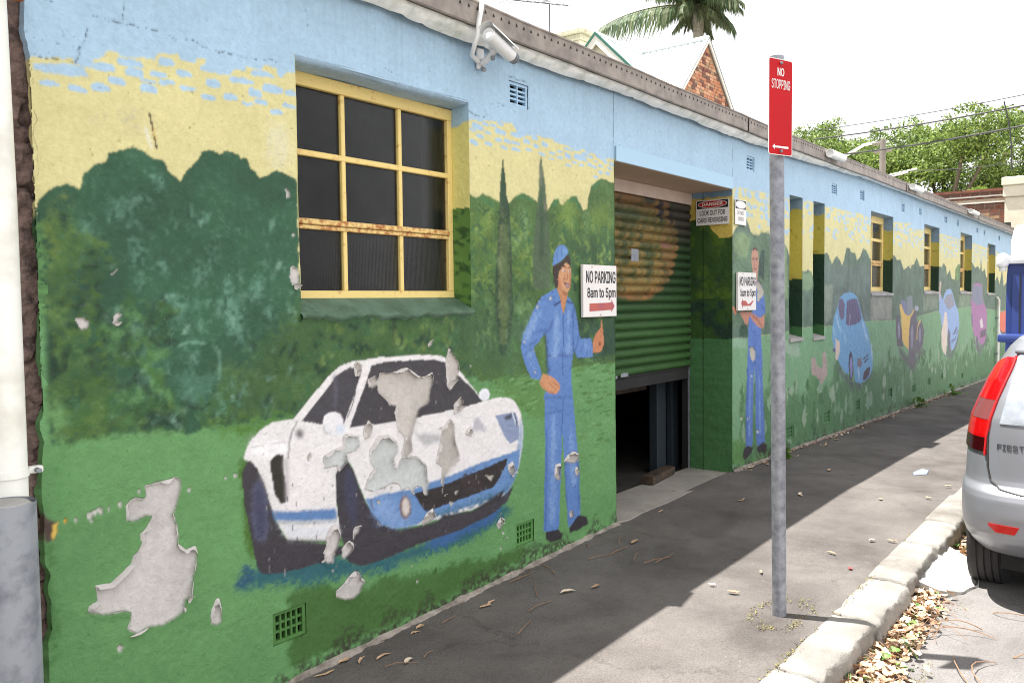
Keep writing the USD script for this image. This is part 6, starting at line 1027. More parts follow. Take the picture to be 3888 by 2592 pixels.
for sgn in (1, -1):
    tl = UsdGeom.Xform.Define(stage, numbered(path_of(hb), 'tail_light'))
    def fl(m): return m if sgn > 0 else (lambda q: (q.apply_transform(np.diag([1, -1, 1, 1.])), q.invert(), q)[2])(m)
    L, R = lambda z: np.interp(z, lz, ll)*.998, lambda z: np.interp(z, lz, lr)
    obj('upper_lens', fl(patch((1.102, 1.322), L, R, .010)), 'tail_red', tl, smooth=40); obj('middle_lens', fl(patch((1.0, 1.10), lambda z: L(z)*.95, R, .009)), 'tail_clear', tl, smooth=40); obj('outer_lens', fl(patch((.925, 1.10), L, lambda z: L(z)*.952, .010)), 'tail_red', tl, smooth=40); obj('lower_lens', fl(patch((.905, .998), lambda z: L(z)*.968, R, .010)), 'tail_red', tl, smooth=40); obj('fog_lens', fl(patch((.832, .902), L, R, .010)), 'tail_dark', tl, smooth=40); obj('lamp_seam', fl(patch((.815, 1.33), lambda z: R(z)+.002, lambda z: R(z)-.006, .011)), 'danger_red', tl)
    obj('reflector', fl(patch((.44, .482), lambda z: .645-.10*max(0, (.47-z))/.03*.35, lambda z: .525-.02*(z-.44)/.04, .004, 8, 8)), 'reflector', hb, smooth=40)
obj('rear_window', patch((.985, 1.335), lambda z: np.interp(z, [.98, 1.335], [.615, .548]), lambda z: .002, .006, 20, 16), 'car_glass', hb, smooth=40)
m = patch((.985, 1.335), lambda z: np.interp(z, [.98, 1.335], [.615, .548]), lambda z: .002, .006, 20, 16); m.apply_transform(np.diag([1, -1, 1, 1.])); m.invert(); obj('rear_window', m, 'car_glass', hb, smooth=40)
for sgn in (1, -1):
    sm = np.array([(.668, .98), (.668, .86), (.664, .76), (.648, .69), (.60, .655), (.50, .642), (.3, .64), (0, .64)]); q = np.array([bs(z, t_of_y(z, y), .003) for y, z in np.array([np.interp(np.linspace(0, 7, 60), np.arange(8), sm[:, 0]), np.interp(np.linspace(0, 7, 60), np.arange(8), sm[:, 1])]).T])*np.array([1, sgn, 1]); obj('hatch_seam', tube(q, .005, 6), 'seam_dark', hb)
    obj('roof_slot', tube(np.array([bs(z, t_of_y(z, y), .0) for y, z in ((.53, 1.40), (.50, 1.425), (.45, 1.44))])*np.array([1, sgn, 1]), .012, 6), 'seam_dark', hb)
    q = np.array([bs(1.352, t_of_y(1.352, y), .012) for y in np.linspace(.56, 0, 12)])*np.array([1, sgn, 1]); obj('spoiler_lip', tube(q, .014, 8), 'silver_paint', hb, smooth=40)
    zq, tq = np.linspace(.99, 1.33, 10), np.linspace(.0, .055, 14)
    sw = bs(zq[:, None], np.linspace(.20, -.42, 26)[None, :], .003)*np.array([1, sgn, 1]); obj('side_window', sheet(sw if sgn < 0 else sw[:, ::-1]), 'car_glass', hb, smooth=40)
    obj('door_mirror', rbox([.12, .17, .13], .05, (5, 6, 5)).apply_translation([2.75, sgn*.90, .98]), 'silver_paint', hb, smooth=60)
ws = bs(np.linspace(1.0, 1.38, 8)[:, None], np.linspace(1.5*np.pi-.9, 1.5*np.pi+.9, 24)[None, :], .004); obj('windscreen', sheet(ws[:, ::-1]), 'car_glass', hb, smooth=40)
tx = meshkit.text_mesh('FIESTA', .030, .003); v = tx.vertices; v = v-[v[:, 0].min(), v[:, 1].min(), 0]; wdt = v[:, 0].max(); yv = .622-v[:, 0]*.155/wdt; zv = .853+v[:, 1]*.95; tx.vertices = np.array([bs(z, t_of_y(z, y), .001+d) for y, z, d in zip(yv, zv, v[:, 2])]); obj('badge_lettering', tx, 'badge', hb)
obj('number_plate', box(.055, .075, -.19, .19, .70, .81).apply_translation([0, 0, 0]), 'sign_white', hb)
def wheel(parent, x, y, sgn):
    w = UsdGeom.Xform.Define(stage, numbered(path_of(parent), 'wheel')); q = []
    pr = [(.19, -.078), (.255, -.090), (.278, -.088), (.288, -.074)]
    for k in range(4): a = -.066+k*.036; pr += [(.2905, a), (.2905, a+.026), (.283, a+.028), (.283, a+.034)]
    pr += [(.288, .076), (.278, .088), (.255, .090), (.19, .078), (.19, -.078)]
    m = trimesh.creation.revolve(np.array(pr), sections=64); m.apply_transform(trimesh.transformations.rotation_matrix(np.pi/2, [1, 0, 0])); m.apply_translation([x, y, .288]); obj('tyre', m, 'black_rubber', w, smooth=30)
    m = trimesh.creation.revolve(np.array([(0, .05), (.06, .055), (.17, .04), (.192, .075), (.192, -.07), (0, -.07)]), sections=40); m.apply_transform(trimesh.transformations.rotation_matrix(-sgn*np.pi/2, [1, 0, 0])); m.apply_translation([x, y, .288]); obj('rim', m, 'hub_grey', w, smooth=30)
for x in (.66, 3.14):
    for sgn in (1, -1): wheel(hb, x, sgn*.712, sgn)
obj('exhaust', tube([[.1, -.35, .25], [.6, -.35, .25]], .025, 12), 'seam_dark', hb); obj('underside', box(.3, 3.6, -.62, .62, .18, .26), 'dark', hb)

# ------------------------------------------------------------------ blue high-roof van
VZ = float(g(11)-.12); vn = thing('van', 'blue van with white high roof, rear doors towards us, beyond the hatchback', 'van', (9.45, -2.62, VZ))
obj('body', rbox([4.9, 1.90, 1.80], .09, (10, 6, 6)).apply_translation([2.45, 0, 1.22]), 'van_blue', vn, smooth=40)
obj('high_roof', rbox([4.6, 1.88, .62], .20, (10, 8, 6)).apply_translation([2.30, 0, 2.16]), 'van_white', vn, smooth=50); obj('roof_rim', rbox([4.5, 1.91, .12], .05, (8, 6, 4)).apply_translation([2.2, 0, 2.05]), 'van_white', vn, smooth=50)
obj('upper_door', rbox([.10, 1.50, .80], .04, (3, 6, 6)).apply_translation([-.055, -.02, 2.0]), 'van_blue', vn, smooth=40); obj('roof_lamp', cat(rbox([.11, .11, .15], .05, (6, 6, 6)).apply_translation([-.03, .95, 2.04]), cyl([-.04, .95, 1.97], [-.04, .95, 1.94], .03, 12)), 'van_white', vn, smooth=60)
for s_ in (1, -1): obj('rear_door', rbox([.03, .86, 1.50], .012, (2, 6, 6)).apply_translation([-.008, s_*.44, 1.16]), 'van_blue', vn, smooth=40); obj('door_seam', box(-.026, -.02, s_*.80-.006, s_*.80+.006, .45, 1.90), 'seam_dark', vn); obj('hinge', cat(rbox([.10, .30, .085], .02, (4, 4, 4)).apply_translation([-.05, s_*.83, 1.28]), cyl([-.105, s_*.80, 1.28], [-.098, s_*.80, 1.28], .012, 10)), 'van_blue', vn, smooth=40)
obj('bumper', rbox([.2, 1.8, .2], .05, (4, 6, 4)).apply_translation([-.03, 0, .45]), 'seam_dark', vn, smooth=40)
for x in (.9, 3.9):
    for sgn in (1, -1): wheel(vn, x, sgn*.80, sgn)

# ------------------------------------------------------------------ houses behind the workshop
hs = thing('brick_house', 'house with red brick gable and pale metal roof rising behind the workshop', 'house', (0, 0, 0))
gxc, gy, gz, sl = 21.5, 7.0, 8.55, 1.02; base = 5.2; hw = (gz-base)/sl
obj('gable_wall', wall_prism([(gxc-hw, base), (gxc+hw, base), (gxc, gz)], gy+.012, gy+.25), 'mortar', hs); obj('lower_wall', box(gxc-hw, gxc+hw, gy+.012, gy+6, -.3, base), 'brick_brown', hs)
rb = random.Random(6); zb = 5.75
while zb < gz-.12:
    off = rb.choice((0, .12)); hwz = (gz-zb-.09)/sl-.06; x = gxc-hwz-off
    while x < gxc+hwz:
        a, b = max(x, gxc-hwz), min(x+.225, gxc+hwz)
        if b-a > .05: obj('brick', box(a+.006, b-.006, gy-rb.uniform(.0, .008), gy+.02, zb+.005, zb+.083), rb.choice(['brick_red', 'brick_pale', 'brick_pale', 'brick_dark', 'brick_tan', 'brick_red', 'brick_brown']), hs)
        x += .237
    zb += .088
def roof_plane(a, b, c, d, pitch=.19, h=.03, par=hs, mat='roof_pale', name='roof'): # a-b along the eave, d-c the ridge; ribs run down the slope
    a, b, c, d = map(np.array, (a, b, c, d)); n = int(np.linalg.norm(b-a)/pitch)*4+1; N = np.cross(b-a, d-a); N = N/np.linalg.norm(N); t = np.linspace(0, 1, n); o = np.where(np.arange(n) % 4 < 1, h, 0.0)
    return obj(name, sheet(np.stack([a+(b-a)*t[:, None]+N*o[:, None], d+(c-d)*t[:, None]+N*o[:, None]])), mat, par)
ov = .0
roof_plane((gxc-hw-.1, gy-.05, base-.1), (gxc-hw-.1, gy+6, base-.1), (gxc, gy+6, gz+.04), (gxc, gy-.05, gz+.04)); roof_plane((gxc+hw+.1, gy+6, base-.1), (gxc+hw+.1, gy-.05, base-.1), (gxc, gy-.05, gz+.04), (gxc, gy+6, gz+.04))
for s_ in (-1, 1): obj('barge_board', wall_prism([(gxc, gz+.07), (gxc+s_*(hw+.1), base-.06), (gxc+s_*(hw+.1), base-.20), (gxc, gz-.07)], gy-.075, gy-.04), 'white_paint', hs); obj('barge_capping', wall_prism([(gxc, gz+.095), (gxc+s_*(hw+.1), base-.035), (gxc+s_*(hw+.1), base-.075), (gxc, gz+.055)], gy-.085, gy-.03), 'galvanised', hs)
obj('ridge_cap', tube([[gxc, gy-.05, gz+.06], [gxc, gy+6, gz+.06]], .07, 8), 'roof_pale', hs)
cx, cy, cz = 19.0, 9.0, 8.52; hd = 2.4
obj('cross_gable_wall', trimesh.convex.convex_hull(np.array([[x, y, z] for x in (cx+.12, cx+.4) for y, z in ((cy-hd, cz-hd), (cy+hd, cz-hd), (cy, cz-.05))])), 'cream', hs)
roof_plane((cx, cy-hd, cz-hd), (gxc-.02, cy-hd, cz-hd), (gxc-.02, cy, cz), (cx, cy, cz)); roof_plane((gxc-.02, cy+hd, cz-hd), (cx, cy+hd, cz-hd), (cx, cy, cz), (gxc-.02, cy, cz))
for s_ in (-1, 1):
    def sl_piece(z0, z1, x0, x1, y0=.0): return trimesh.convex.convex_hull(np.array([[x, cy+s_*(k*hd), cz-k*hd+z] for x in (x0, x1) for k in (y0, 1.02) for z in (z0, z1)]))
    obj('barge_board', sl_piece(-.26, -.03, cx-.03, cx+.03), 'white_paint', hs); obj('barge_capping', sl_piece(-.03, .05, cx-.05, cx+.05), 'trim_green', hs)
obj('eave_gutter', cat(box(cx+.05, gxc-1.4, cy-1.50, cy-1.36, 7.0, 7.14)), 'cream', hs); obj('ridge_cap', tube([[cx-.03, cy, cz+.03], [gxc, cy, cz+.03]], .06, 8), 'roof_pale', hs)
def cornice(levels, cx, cy, name, label):
    t = thing(name, label, 'chimney', (cx, cy, 0))
    for k, (z0, z1, wx, wy, m) in enumerate(levels): obj('cap' if k == len(levels)-1 else ('moulding' if k else 'shaft'), box(-wx, wx, -wy, wy, z0, z1, .02), m, t)
    return t
cornice([(3, 8.95, .50, .50, 'cream'), (8.95, 9.10, .60, .60, 'cream'), (9.10, 9.26, .68, .68, 'cream_stain'), (9.26, 9.38, .80, .80, 'cream_stain'), (9.38, 9.52, .54, .54, 'cream_stain')], 21.3, 11.2, 'rendered_chimney', 'cream rendered chimney stack with moulded cap behind the gutter')
t = thing('tv_antenna', 'thin television antenna on mast above the cream chimney', 'antenna', (24.0, 14, 9.0)); obj('mast', tube([[0, 0, 0], [0, 0, 2.75]], .022, 8), 'antenna', t); A, B = np.array([-2.25, 0, 2.30]), np.array([1.15, 0, 3.02]); obj('boom', tube([A, B], .018, 8), 'antenna', t)
for k in range(9): c = A+(B-A)*(k/8); obj('element', tube([c+[0, -.45+.03*k, 0], c+[0, .45-.03*k, 0]], .008, 6), 'antenna', t)
obj('reflector_element', cat(*[tube([A+(B-A)*.55+[dx, -.2, .05+.1*j], A+(B-A)*.55+[dx+.15, .2, .15+.1*j]], .012, 6) for j in range(2) for dx in (-.15, .0, .15)]), 'antenna', t)
# brick parapet and cream pier past the workshop's far end
bw_ = thing('brick_parapet', 'dark brick wall with two pale string courses beyond the far end of the workshop', 'wall', (26.0, 0, 0)); y0, y1 = .45, 3.6
obj('core', box(.012, .3, y0, 8, -.6, 4.33), 'mortar', bw_)
zb = 3.30
while zb < 4.28:
    if not (4.06 < zb+.04 < 4.10):
        y = y0-rb.choice((0, .12))
        while y < y1: a, b = max(y, y0), min(y+.23, y1); y += .24; (obj('brick', box(-rb.uniform(0, .006), .02, a+.005, b-.005, zb+.005, zb+.083), rb.choice(['brick_brown', 'brick_dark', 'brick_brown', 'brick_tan'] if zb < 3.75 else ['brick_brown', 'brick_dark']), bw_) if b-a > .04 else None)
    zb += .093
for z in (4.02, 4.19): obj('string_course', box(-.03, .01, y0, 8, z, z+.035), 'white_paint', bw_)
obj('coping', box(-.05, .34, y0, 8, 4.33, 4.40), 'brick_dark', bw_)
pr_ = thing('cream_pier', 'cream and pale blue masonry pier with stepped cap at the far corner', 'pier', (25.7, 0, 0)); obj('shaft', box(-.12, 1.2, -.35, .40, -.6, 4.10, .02), 'cream', pr_); obj('moulding', box(-.17, 1.25, -.40, .44, 4.10, 4.40, .02), 'cream', pr_); obj('cap', box(-.21, 1.3, -.44, .47, 4.40, 4.62, .02), 'cream', pr_)
fb_ = thing('far_building', 'pale rendered building continuing past the cream pier', 'building', (27, 0, 0)); obj('wall', box(0, 14, -.2, 8, -.8, 4.0), 'cream', fb_); obj('parapet', box(-.05, 14.05, -.25, 8.05, 4.0, 4.2), 'cream_stain', fb_)

# ------------------------------------------------------------------ trees, palm
def leaves(P, size, cols, seed, flat=.0, aspect=.55):
    r = np.random.default_rng(seed); n = len(P); d = r.normal(size=(n, 3)); d[:, 2] *= (1-flat); d /= np.linalg.norm(d, axis=1, keepdims=True); e = r.normal(size=(n, 3)); e -= (e*d).sum(1, keepdims=True)*d; e /= np.linalg.norm(e, axis=1, keepdims=True); s = size*r.uniform(.6, 1.4, (n, 1))
    V = np.stack([P-d*s, P+e*s*aspect, P+d*s, P-e*s*aspect], 1).reshape(-1, 3); c = np.array(cols)[r.integers(0, len(cols), n)]*r.uniform(.75, 1.25, (n, 1)); return V, np.full(n, 4), np.arange(4*n), np.repeat(c, 4, 0)
def leaf_obj(name, P, size, cols, seed, parent, **k):
    V, c, i, col = leaves(P, size, cols, seed, **k); return raw(numbered(path_of(parent), name), V, c, i, 'leaf', None, col)
def crown_points(blobs, n, seed):
    r = np.random.default_rng(seed); B = np.array(blobs); pick = r.choice(len(B), n, p=B[:, 3]**2/np.sum(B[:, 3]**2)); d = r.normal(size=(n, 3)); d /= np.linalg.norm(d, axis=1, keepdims=True); rad = B[pick, 3]*(r.random(n)**.38)
    P = B[pick, :3]+d*rad[:, None]*np.array([1, 1, .8]); k = meshkit.fbm(P*.9, 3, seed); return P[k > .41]
def tree(name, label, base, h, blobs, n, size, cols, seed, trunk_r):
    t = thing(name, label, 'tree', (base[0], base[1], base[2])); bl = np.array(blobs); top = np.array([bl[:, 0].mean(), bl[:, 1].mean(), bl[:, 2].mean()]); limbs = [tube([[0, 0, 0], [0, 0, h*.3], top*.6+[0, 0, h*.08]], [trunk_r, trunk_r*.75, trunk_r*.5], 10)]
    obj('trunk', limbs[0], 'bark', t, smooth=40)
    for b in bl[:: 2]: obj('limb', tube([[0, 0, h*.28], top*.45+b[:3]*.2+[0, 0, h*.1], b[:3]], [trunk_r*.5, trunk_r*.3, .03], 7), 'bark', t, smooth=40)
    leaf_obj('crown', crown_points(blobs, n, seed), size, cols, seed, t); return t
LG = [(.22, .31, .07), (.17, .26, .055), (.28, .37, .10), (.08, .13, .03), (.31, .39, .13), (.06, .10, .03)]
def blobs(cx_, r0, n, seed, sx=1, sy=1, sz=1, zmin=None):
    r = random.Random(seed); return [(cx_[0]+r.uniform(-1, 1)*sx, cx_[1]+r.uniform(-1, 1)*sy, cx_[2]+r.uniform(-1, 1)*sz, r0*r.uniform(.6, 1.2)) for _ in range(n)]
tree('leafy_tree', 'big light green tree behind the brick parapet, tallest crown at right', (39, 4.4, -.5), 9, blobs((0, 0, 6.2), 1.1, 44, 4, 2.0, 3.0, 2.6), 90000, .062, LG, 11, .35)
tree('leafy_tree', 'light green tree right of the tallest crown, above the cream pier', (40, 1.2, -.5), 8, blobs((0, 0, 5.2), 1.1, 32, 5, 1.6, 2.0, 2.5), 56000, .062, LG, 12, .28)
tree('leafy_tree', 'lower light green tree left of the tall one, behind the lamp arm', (40, 7.6, -.5), 8, blobs((0, 0, 7.0), 1.0, 30, 6, 1.5, 2.3, 2.4), 50000, .062, LG, 13, .25)
tree('leafy_tree', 'small leafy crown just right of the no stopping sign, over the gutter', (42, 11.2, -.5), 9, blobs((0, 0, 8.6), .9, 26, 7, 1.5, 2.8, 1.9), 36000, .062, LG, 14, .22)
tree('leafy_bush', 'low yellowish green bush in front of the trees, just above the brick parapet', (33, 3.0, -.5), 5.5, blobs((0, 0, 4.6), .7, 14, 8, 1.0, 1.9, .7), 24000, .055, [(.24, .33, .06), (.18, .27, .05), (.30, .37, .10)], 15, .15)
pl = thing('palm_tree', 'feather palm with drooping fronds behind the brick house ridge', 'palm tree', (25.6, 9.2, 0)); obj('trunk', tube([[0, 0, -.4], [0, 0, 5], [.02, 0, 10.2], [0, 0, 11.05]], [.26, .18, .16, .22], 14), 'palm_trunk', pl, smooth=40)
def frond(az, el, L, droop, seed, cols):
    r = np.random.default_rng(seed); n = 26; t = np.linspace(0, 1, n); h = np.array([math.cos(az), math.sin(az)]); pos = np.zeros((n, 3)); a = el; p = np.array([0, 0, 11.1])
    for i in range(n): pos[i] = p; a = el-droop*t[i]**1.3; p = p+np.array([h[0]*math.cos(a), h[1]*math.cos(a), math.sin(a)])*L/n
    sd = np.array([-h[1], h[0], 0]); V, F, C = [], [], []
    m = tube(pos, np.linspace(.035, .006, n), 5, cap=False); V.append(m.vertices); f = [m.faces]; C.append(np.tile([.20, .20, .07], (len(m.vertices), 1))); k = len(m.vertices)
    for i in np.linspace(2, n-1.01, 58):
        j = int(i); q = pos[j]*(1-(i-j))+pos[min(j+1, n-1)]*(i-j); fw = (pos[min(j+1, n-1)]-pos[j-1]); fw /= np.linalg.norm(fw)
        for s_ in (-1, 1):
            ln = (.95 if 6 < i < 20 else .6)*r.uniform(.8, 1.15)*L/3.6; dr = sd*s_*.62+fw*.5+np.array([0, 0, -.75-.4*r.random()]); dr /= np.linalg.norm(dr); mid = q+dr*ln*.5+np.array([0, 0, .06]); e = q+dr*ln+np.array([0, 0, -.22*ln]); wv = fw*.030
            V.append(np.array([q-wv*.5, q+wv*.5, mid+wv, mid-wv, e])); f.append(np.array([[0, 1, 2], [0, 2, 3], [3, 2, 4]])+k); C.append(np.tile(np.array(cols)[r.integers(0, len(cols))]*r.uniform(.7, 1.3), (5, 1))); k += 5
    F = np.vstack(f); raw(numbered(path_of(pl), 'frond'), np.vstack(V), np.full(len(F), 3), F.ravel(), 'leaf', None, np.vstack(C))
PC_ = [(.11, .17, .08), (.15, .20, .10), (.08, .12, .06), (.22, .24, .14)]
fr = random.Random(11)
for k in range(30): frond(k*2.399+fr.uniform(-.2, .2), fr.uniform(-.1, 1.4), fr.uniform(1.4, 2.0), fr.uniform(1.1, 1.8), 100+k, PC_)
for k in range(16): frond(k*2.399+.4, fr.uniform(-.9, -.15), fr.uniform(.9, 1.35), fr.uniform(.3, .7), 200+k, [(.10, .14, .07), (.14, .17, .08), (.20, .20, .11)])
frond(math.radians(140), -.05, 3.7, .55, 300, PC_); frond(math.radians(-42), .75, 2.6, .8, 301, PC_)

# ------------------------------------------------------------------ poles, wires, lamp
def wire(label, A, B, r, sag=.0):
    t = np.linspace(0, 1, 24)[:, None]; P = np.array(A)*(1-t)+np.array(B)*t; P[:, 2] -= (sag*4*t*(1-t))[:, 0]; o = obj('overhead_wire', tube(P, r, 6), 'cable'); tag(o, label, 'overhead wire')
def ext_line(A, B, k): A, B = np.array(A), np.array(B); return A, A+(B-A)*k
for lab, A, B, r in (('topmost thin overhead wire crossing the sky at right', (30, 6.877, 7.397), (8, -1.984, 3.152), .008), ('second overhead cable from the top crossing the tree', (30, 6.876, 7.084), (8, -1.985, 3.065), .015), ('third overhead cable with a drop wire hanging from it', (30, 5.949, 6.442), (8, -1.988, 2.902), .018), ('lowest thin pale wire in front of the tree trunks', (30, 3.646, 5.645), (8, -1.992, 2.618), .008)):
    A, B = np.array(A), np.array(B); s_ = 1.0
    # lifted onto one vertical plane across the street so the wires hang at street-wire height
    A2, B2 = A, np.array(EYE)+(B-np.array(EYE))*3.4; wire(lab, A2, A2+(B2-A2)*1.25, r*1.6, .10)
E_ = np.array(EYE)
dp = lambda P, k: E_+(np.array(P)-E_)*k
o = obj('drop_wire', tube([dp((14, -1.06, 4.30), 1.9), dp((14, -1.10, 4.12), 1.9), dp((14, -1.14, 3.90), 1.9), dp((14, -1.165, 3.6), 1.9), dp((14, -1.17, 3.3), 1.9)], .018, 6), 'cable'); tag(o, 'dark drop wire hanging from the third cable down to the cream pier', 'overhead wire')
t = thing('utility_pole', 'slim grey pole standing in front of the right-hand trees', 'pole', (30, 4.56, -.5)); obj('pole', tube([[0, 0, 0], [0, 0, 7.27]], [.13, .10], 12), 'pole_grey', t, smooth=40); obj('crossarm', box(-.05, .05, -.28, .28, 6.85, 6.93, .01), 'pole_grey', t)
t = thing('lamp_arm', 'pale bent street lamp arm left of the slim grey pole', 'street lamp', (30, 6.2, -.5)); obj('post', tube([[0, 0, 0], [0, 0, 6.6], [0, -.37, 6.85], [0, -1.05, 7.18], [0, -1.40, 7.20]], .05, 8), 'white_metal', t, smooth=40); obj('lamp_head', rbox([.16, .4, .1], .04, (4, 5, 3)).apply_translation([0, -1.5, 7.17]), 'pole_grey', t)
t = thing('roof_antenna', 'bundle of pale antenna bars with grey dish above the far gutter', 'antenna', (27, 4.3, 3.0))
for k, (a, b) in enumerate((((0, 1.5, 1.85), (0, -1.45, 2.28)), ((0, 1.3, 1.75), (0, -1.2, 2.2)), ((0, .9, 1.6), (0, -.6, 1.95)), ((0, -.1, 1.98), (0, -.9, 1.85)), ((0, -.9, 1.8), (0, -.3, 1.6)))): obj('bar', tube([a, b], .025, 6), 'white_metal', t)
obj('mast', tube([[0, .6, 0], [0, .6, 2.0]], .03, 8), 'pole_grey', t); obj('dish', trimesh.creation.revolve(np.array([(0, .0), (.2, .04), (.34, .14), (.33, .16), (.19, .06), (0, .02)]), sections=24).apply_transform(trimesh.transformations.rotation_matrix(-1.2, [0, 1, 0])).apply_translation([0, 1.15, 2.3]), 'pole_grey', t)

# ------------------------------------------------------------------ litter, weeds, moss
def leaf_mesh(L, w, curl, seed):
    r = np.random.default_rng(seed); n = 7; t = np.linspace(-1, 1, n); wd = w*np.sqrt(np.clip(1-np.abs(t)**1.7, 0, 1)); z = curl*L*(t**2)+r.normal(size=n)*L*.02; y = r.uniform(-.2, .2)*L*t**2
    G = np.array([[[t[i]*L/2, y[i]+s_*wd[i]/2, z[i]+abs(s_)*wd[i]*.28+.002] for i in range(n)] for s_ in (-1, 0, 1)]); return sheet(G)
def spot(k, lst, name, cat_, group, label):
    for (x, y, L, w, c, rot, m) in lst: o = obj(name, leaf_mesh(L, w, c, int(x*1000) % 97).apply_transform(trimesh.transformations.compose_matrix(angles=[0, 0, rot], translate=[x, y, float(gpath(x, y))-.001])), m, smooth=True); tag(o, label, cat_, group)
dr = random.Random(8)
SH_ = [(2.86, -.071), (2.648, -.03), (3.231, -.172), (2.793, -.095), (2.404, -.05), (2.266, -.08), (2.559, -.282), (2.448, -.095), (2.527, -.15), (3.20, -.03), (3.285, -.162), (5.3, -.10), (4.55, -.30), (6.95, -.10), (7.3, -.12), (7.05, -.06), (7.9, -.18), (7.375, -.641), (8.7, -.2), (9.2, -.16), (3.62, -.42), (3.75, -.52), (5.9, -.45), (6.3, -.75)]
spot(0, [(x, y, dr.uniform(.05, .11), dr.uniform(.014, .03), dr.uniform(.01, .08), dr.uniform(-.6, .6), dr.choice(['leaf_dry', 'leaf_pale', 'leaf_brown', 'leaf_dry'])) for x, y in SH_], 'fallen_leaf', 'leaf', 'dry leaves in the shaded strip by the wall', 'dry curled leaf on the shaded footpath along the wall')
SU_ = [(6.483, -1.285), (6.72, -1.56), (5.398, -1.62), (5.349, -1.517), (4.376, -1.19), (4.036, -1.06), (3.98, -1.2), (4.944, -1.40), (5.242, -.95), (7.259, -1.6)]
spot(0, [(x, y, dr.uniform(.04, .09), dr.uniform(.012, .026), dr.uniform(.01, .09), dr.uniform(0, 3.1), dr.choice(['leaf_dry', 'leaf_pale', 'leaf_brown'])) for x, y in SU_], 'fallen_leaf', 'leaf', 'dry leaves on the sunlit footpath', 'dry curled leaf on the sunlit part of the footpath')
o = obj('petal', leaf_mesh(.035, .025, .2, 3).apply_translation([4.724, -1.566, -.008]), 'petal_red', smooth=True); tag(o, 'tiny red petal on the sunlit footpath right of the pole', 'petal')
def twig(P, r, label, grp): o = obj('twig', tube(np.array([[x, y, float(gpath(x, y))+z] for x, y, z in P]), [r*1.2]+[r]*(len(P)-2)+[r*.5], 5), 'twig'); tag(o, label, 'twig', grp)
for k in range(16):
    x, y, a, L = dr.uniform(2.3, 4.6), dr.uniform(-.75, -.06), dr.uniform(-.9, .9), dr.uniform(.08, .24); c = dr.uniform(-.35, .35); twig([(x+L*t*math.cos(a+c*t), y+L*t*math.sin(a+c*t), .006+.006*math.sin(t*5)) for t in (0, .35, .7, 1)], .0022, 'thin dry twig lying on the shaded footpath', 'twigs on the shaded footpath')
for k in range(10):
    x, y, a, L = dr.uniform(3.3, 5.0), dr.uniform(-2.6, -2.0), dr.uniform(0, 6.2), dr.uniform(.12, .35); c = dr.uniform(-1.2, 1.2); twig([(x+L*t*math.cos(a+c*t), y+L*t*math.sin(a+c*t), -.125+.03*math.sin(t*3.1)) for t in np.linspace(0, 1, 7)], .0026, 'pale curved twig in the gutter leaves and road edge', 'twigs by the gutter')
def litter(name, label, n, xr, yc, ys, zoff, mats, seed, size=(.03, .075), stack=.03, kind='stuff'):
    r = np.random.default_rng(seed); by = {m: [] for m in mats}
    for k in range(n):
        x = r.uniform(*xr); y = yc(x)+r.normal()*ys(x); L = r.uniform(*size); m = leaf_mesh(L, L*r.uniform(.3, .6), r.uniform(-.15, .3), k); m.apply_transform(trimesh.transformations.compose_matrix(angles=[r.uniform(-.5, .5), r.uniform(-.5, .5), r.uniform(0, 6.28)], translate=[x, y, float(gpath(x, y))+zoff+r.uniform(0, stack)])); by[mats[r.integers(0, len(mats))]].append(m)
    t = thing(name, label, 'leaves'); tag(t, kind=kind)
    for m, L in by.items():
        if L: obj('leaves', cat(*L), m, t, smooth=True, kind='stuff')
litter('leaf_litter', 'drift of dry leaves packed in the gutter along the kerb', 1800, (2.6, 4.92), lambda x: -1.955-.03*(4-x), lambda x: .052+.02*max(0, 4.2-x), -.143, ['leaf_dry', 'leaf_pale', 'leaf_brown', 'leaf_dry', 'leaf_pale', 'leaf_brown', 'twig', 'leaf_dry', 'leaf_pale', 'leaf_green'], 5, size=(.012, .070), stack=.05)
litter('leaf_litter', 'patch of dry leaves between the kerb and the concrete ramp beside the car', 260, (5.66, 6.5), lambda x: -1.97, lambda x: .045, -.14, ['leaf_dry', 'leaf_pale', 'leaf_brown', 'leaf_green'], 6)
litter('leaf_litter', 'scatter of small dry leaves and husks along the foot of the mural wall', 420, (6.9, 16), lambda x: -.05, lambda x: .05, .0, ['leaf_brown', 'leaf_dry', 'leaf_pale', 'twig'], 7, size=(.02, .05), stack=.012)
def moss(name, label, pts_, seed, mats=('moss',)):
    r = np.random.default_rng(seed); M = []
    for (x, y, sx, sy, n, dz) in pts_:
        for k in range(int(n*.4)):
            px_, py_ = x+r.normal()*sx, y+r.normal()*sy; h = r.uniform(.003, .010); a = r.uniform(0, 6.28); d = np.array([math.cos(a), math.sin(a)])*.004; e = r.normal(size=2)*.008; z = float(gpath(px_, py_))+dz-.006; M.append(trimesh.Trimesh([[px_-d[0], py_-d[1], z], [px_+d[0], py_+d[1], z], [px_+e[0], py_+e[1], z+h]], [[0, 1, 2]], process=False))
    t = obj(name, cat(*M), mats[0]); tag(t, label, 'grass', kind='stuff')
ring = [(3.85+.20*math.cos(a)+dr.uniform(-.03, .03), -1.49+.115*math.sin(a)+dr.uniform(-.02, .02), .030, .014, 34, 0) for a in np.linspace(.3, 6.0, 22)]
r = np.random.default_rng(44); M = []
for k in range(170):
    x = r.uniform(2.7, 4.9); y = -1.97+r.normal()*.06; a, L = r.uniform(0, 6.28), r.uniform(.04, .16); c = r.uniform(-1, 1); M.append(tube(np.array([[x+L*t*math.cos(a+c*t), y+L*t*math.sin(a+c*t), float(gk(x))-.112+.02*math.sin(3.1*t)+r.uniform(-.01, .02)] for t in (0, .33, .66, 1)]), r.uniform(.0009, .0018), 4))
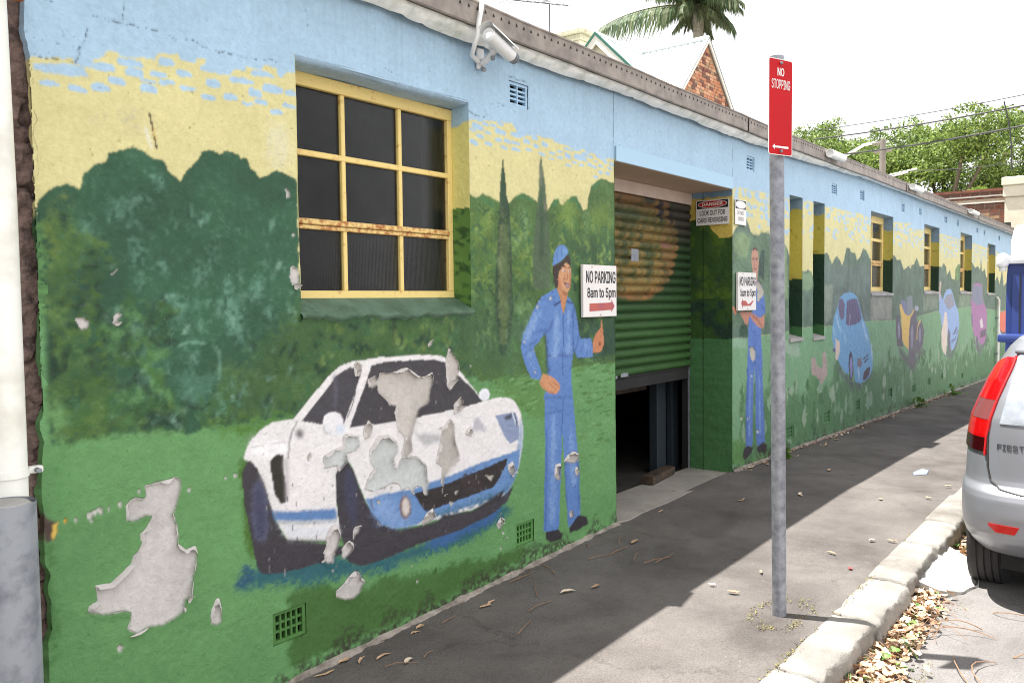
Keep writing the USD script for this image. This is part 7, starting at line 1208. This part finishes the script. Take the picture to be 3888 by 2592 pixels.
tag(obj('twig_litter', cat(*M), 'twig'), 'tangle of fine dry twigs among the gutter leaves', 'twigs', kind='stuff')
moss('dry_grass', 'thin yellowish grass and moss round the sign pole and along the kerb joint', ring+[ (3.3, -1.685, .22, .010, 500, 0), (4.6, -1.695, .35, .010, 400, 0), (5.6, -1.70, .3, .015, 700, 0), (6.3, -1.74, .2, .03, 500, 0), (4.85, -2.12, .12, .03, 700, -.135), (3.9, -2.12, .2, .02, 600, -.135), (5.1, -.03, .2, .012, 260, 0)], 3)
def weed(x, y, s, label):
    r = np.random.default_rng(int(x*10)); P = np.array([x, y, g(x)])+np.abs(r.normal(size=(46, 3)))*np.array([1, 1, 1.2])*s*np.sign(r.normal(size=(46, 3))*np.array([1, 1, 0])+np.array([0, 0, 1])); t = thing('weed', label, 'weed', (0, 0, 0)); leaf_obj('leaves', P, .035, [(.10, .19, .03), (.13, .22, .04)], int(x), t); obj('stem', tube([[x, y, g(x)-.01], [x, y, g(x)+s*1.5]], .004, 5), 'leaf_green', t)
weed(15.65, -.16, .09, 'larger bright green weed at the wall foot far along the footpath'); weed(13.36, -.12, .07, 'middle green weed at the wall foot under the yellow painted car'); weed(7.73, -.12, .035, 'small green weed at the wall foot right of the second painted man')
# rough mortar fillet where the wall meets the footpath
for x0, x1, sd in ((1.2, 4.84, 3), (6.80, 23.9, 5)):
    xs = np.arange(x0, x1, .012 if x0 < 5 else .03); n = meshkit.fbm(np.stack([xs*9, 0*xs, 0*xs], -1), 4, sd)-.5; n2 = meshkit.fbm(np.stack([xs*40, 0*xs, 0*xs], -1), 3, sd+1)-.5
    G = np.array([np.stack([xs, 0*xs-.004, g(xs)+.016+n*.02], -1), np.stack([xs, -.014-n*.012, g(xs)+.010+n*.010+n2*.006], -1), np.stack([xs, -.030-n*.035-n2*.012, g(xs)+.0035+n2*.003], -1), np.stack([xs, -.042-n*.045-n2*.02, g(xs)-.012], -1)])
    obj('mortar_fillet', sheet(G[::-1]), 'render_grey', wallA if x0 < 5 else wallB, smooth=True)
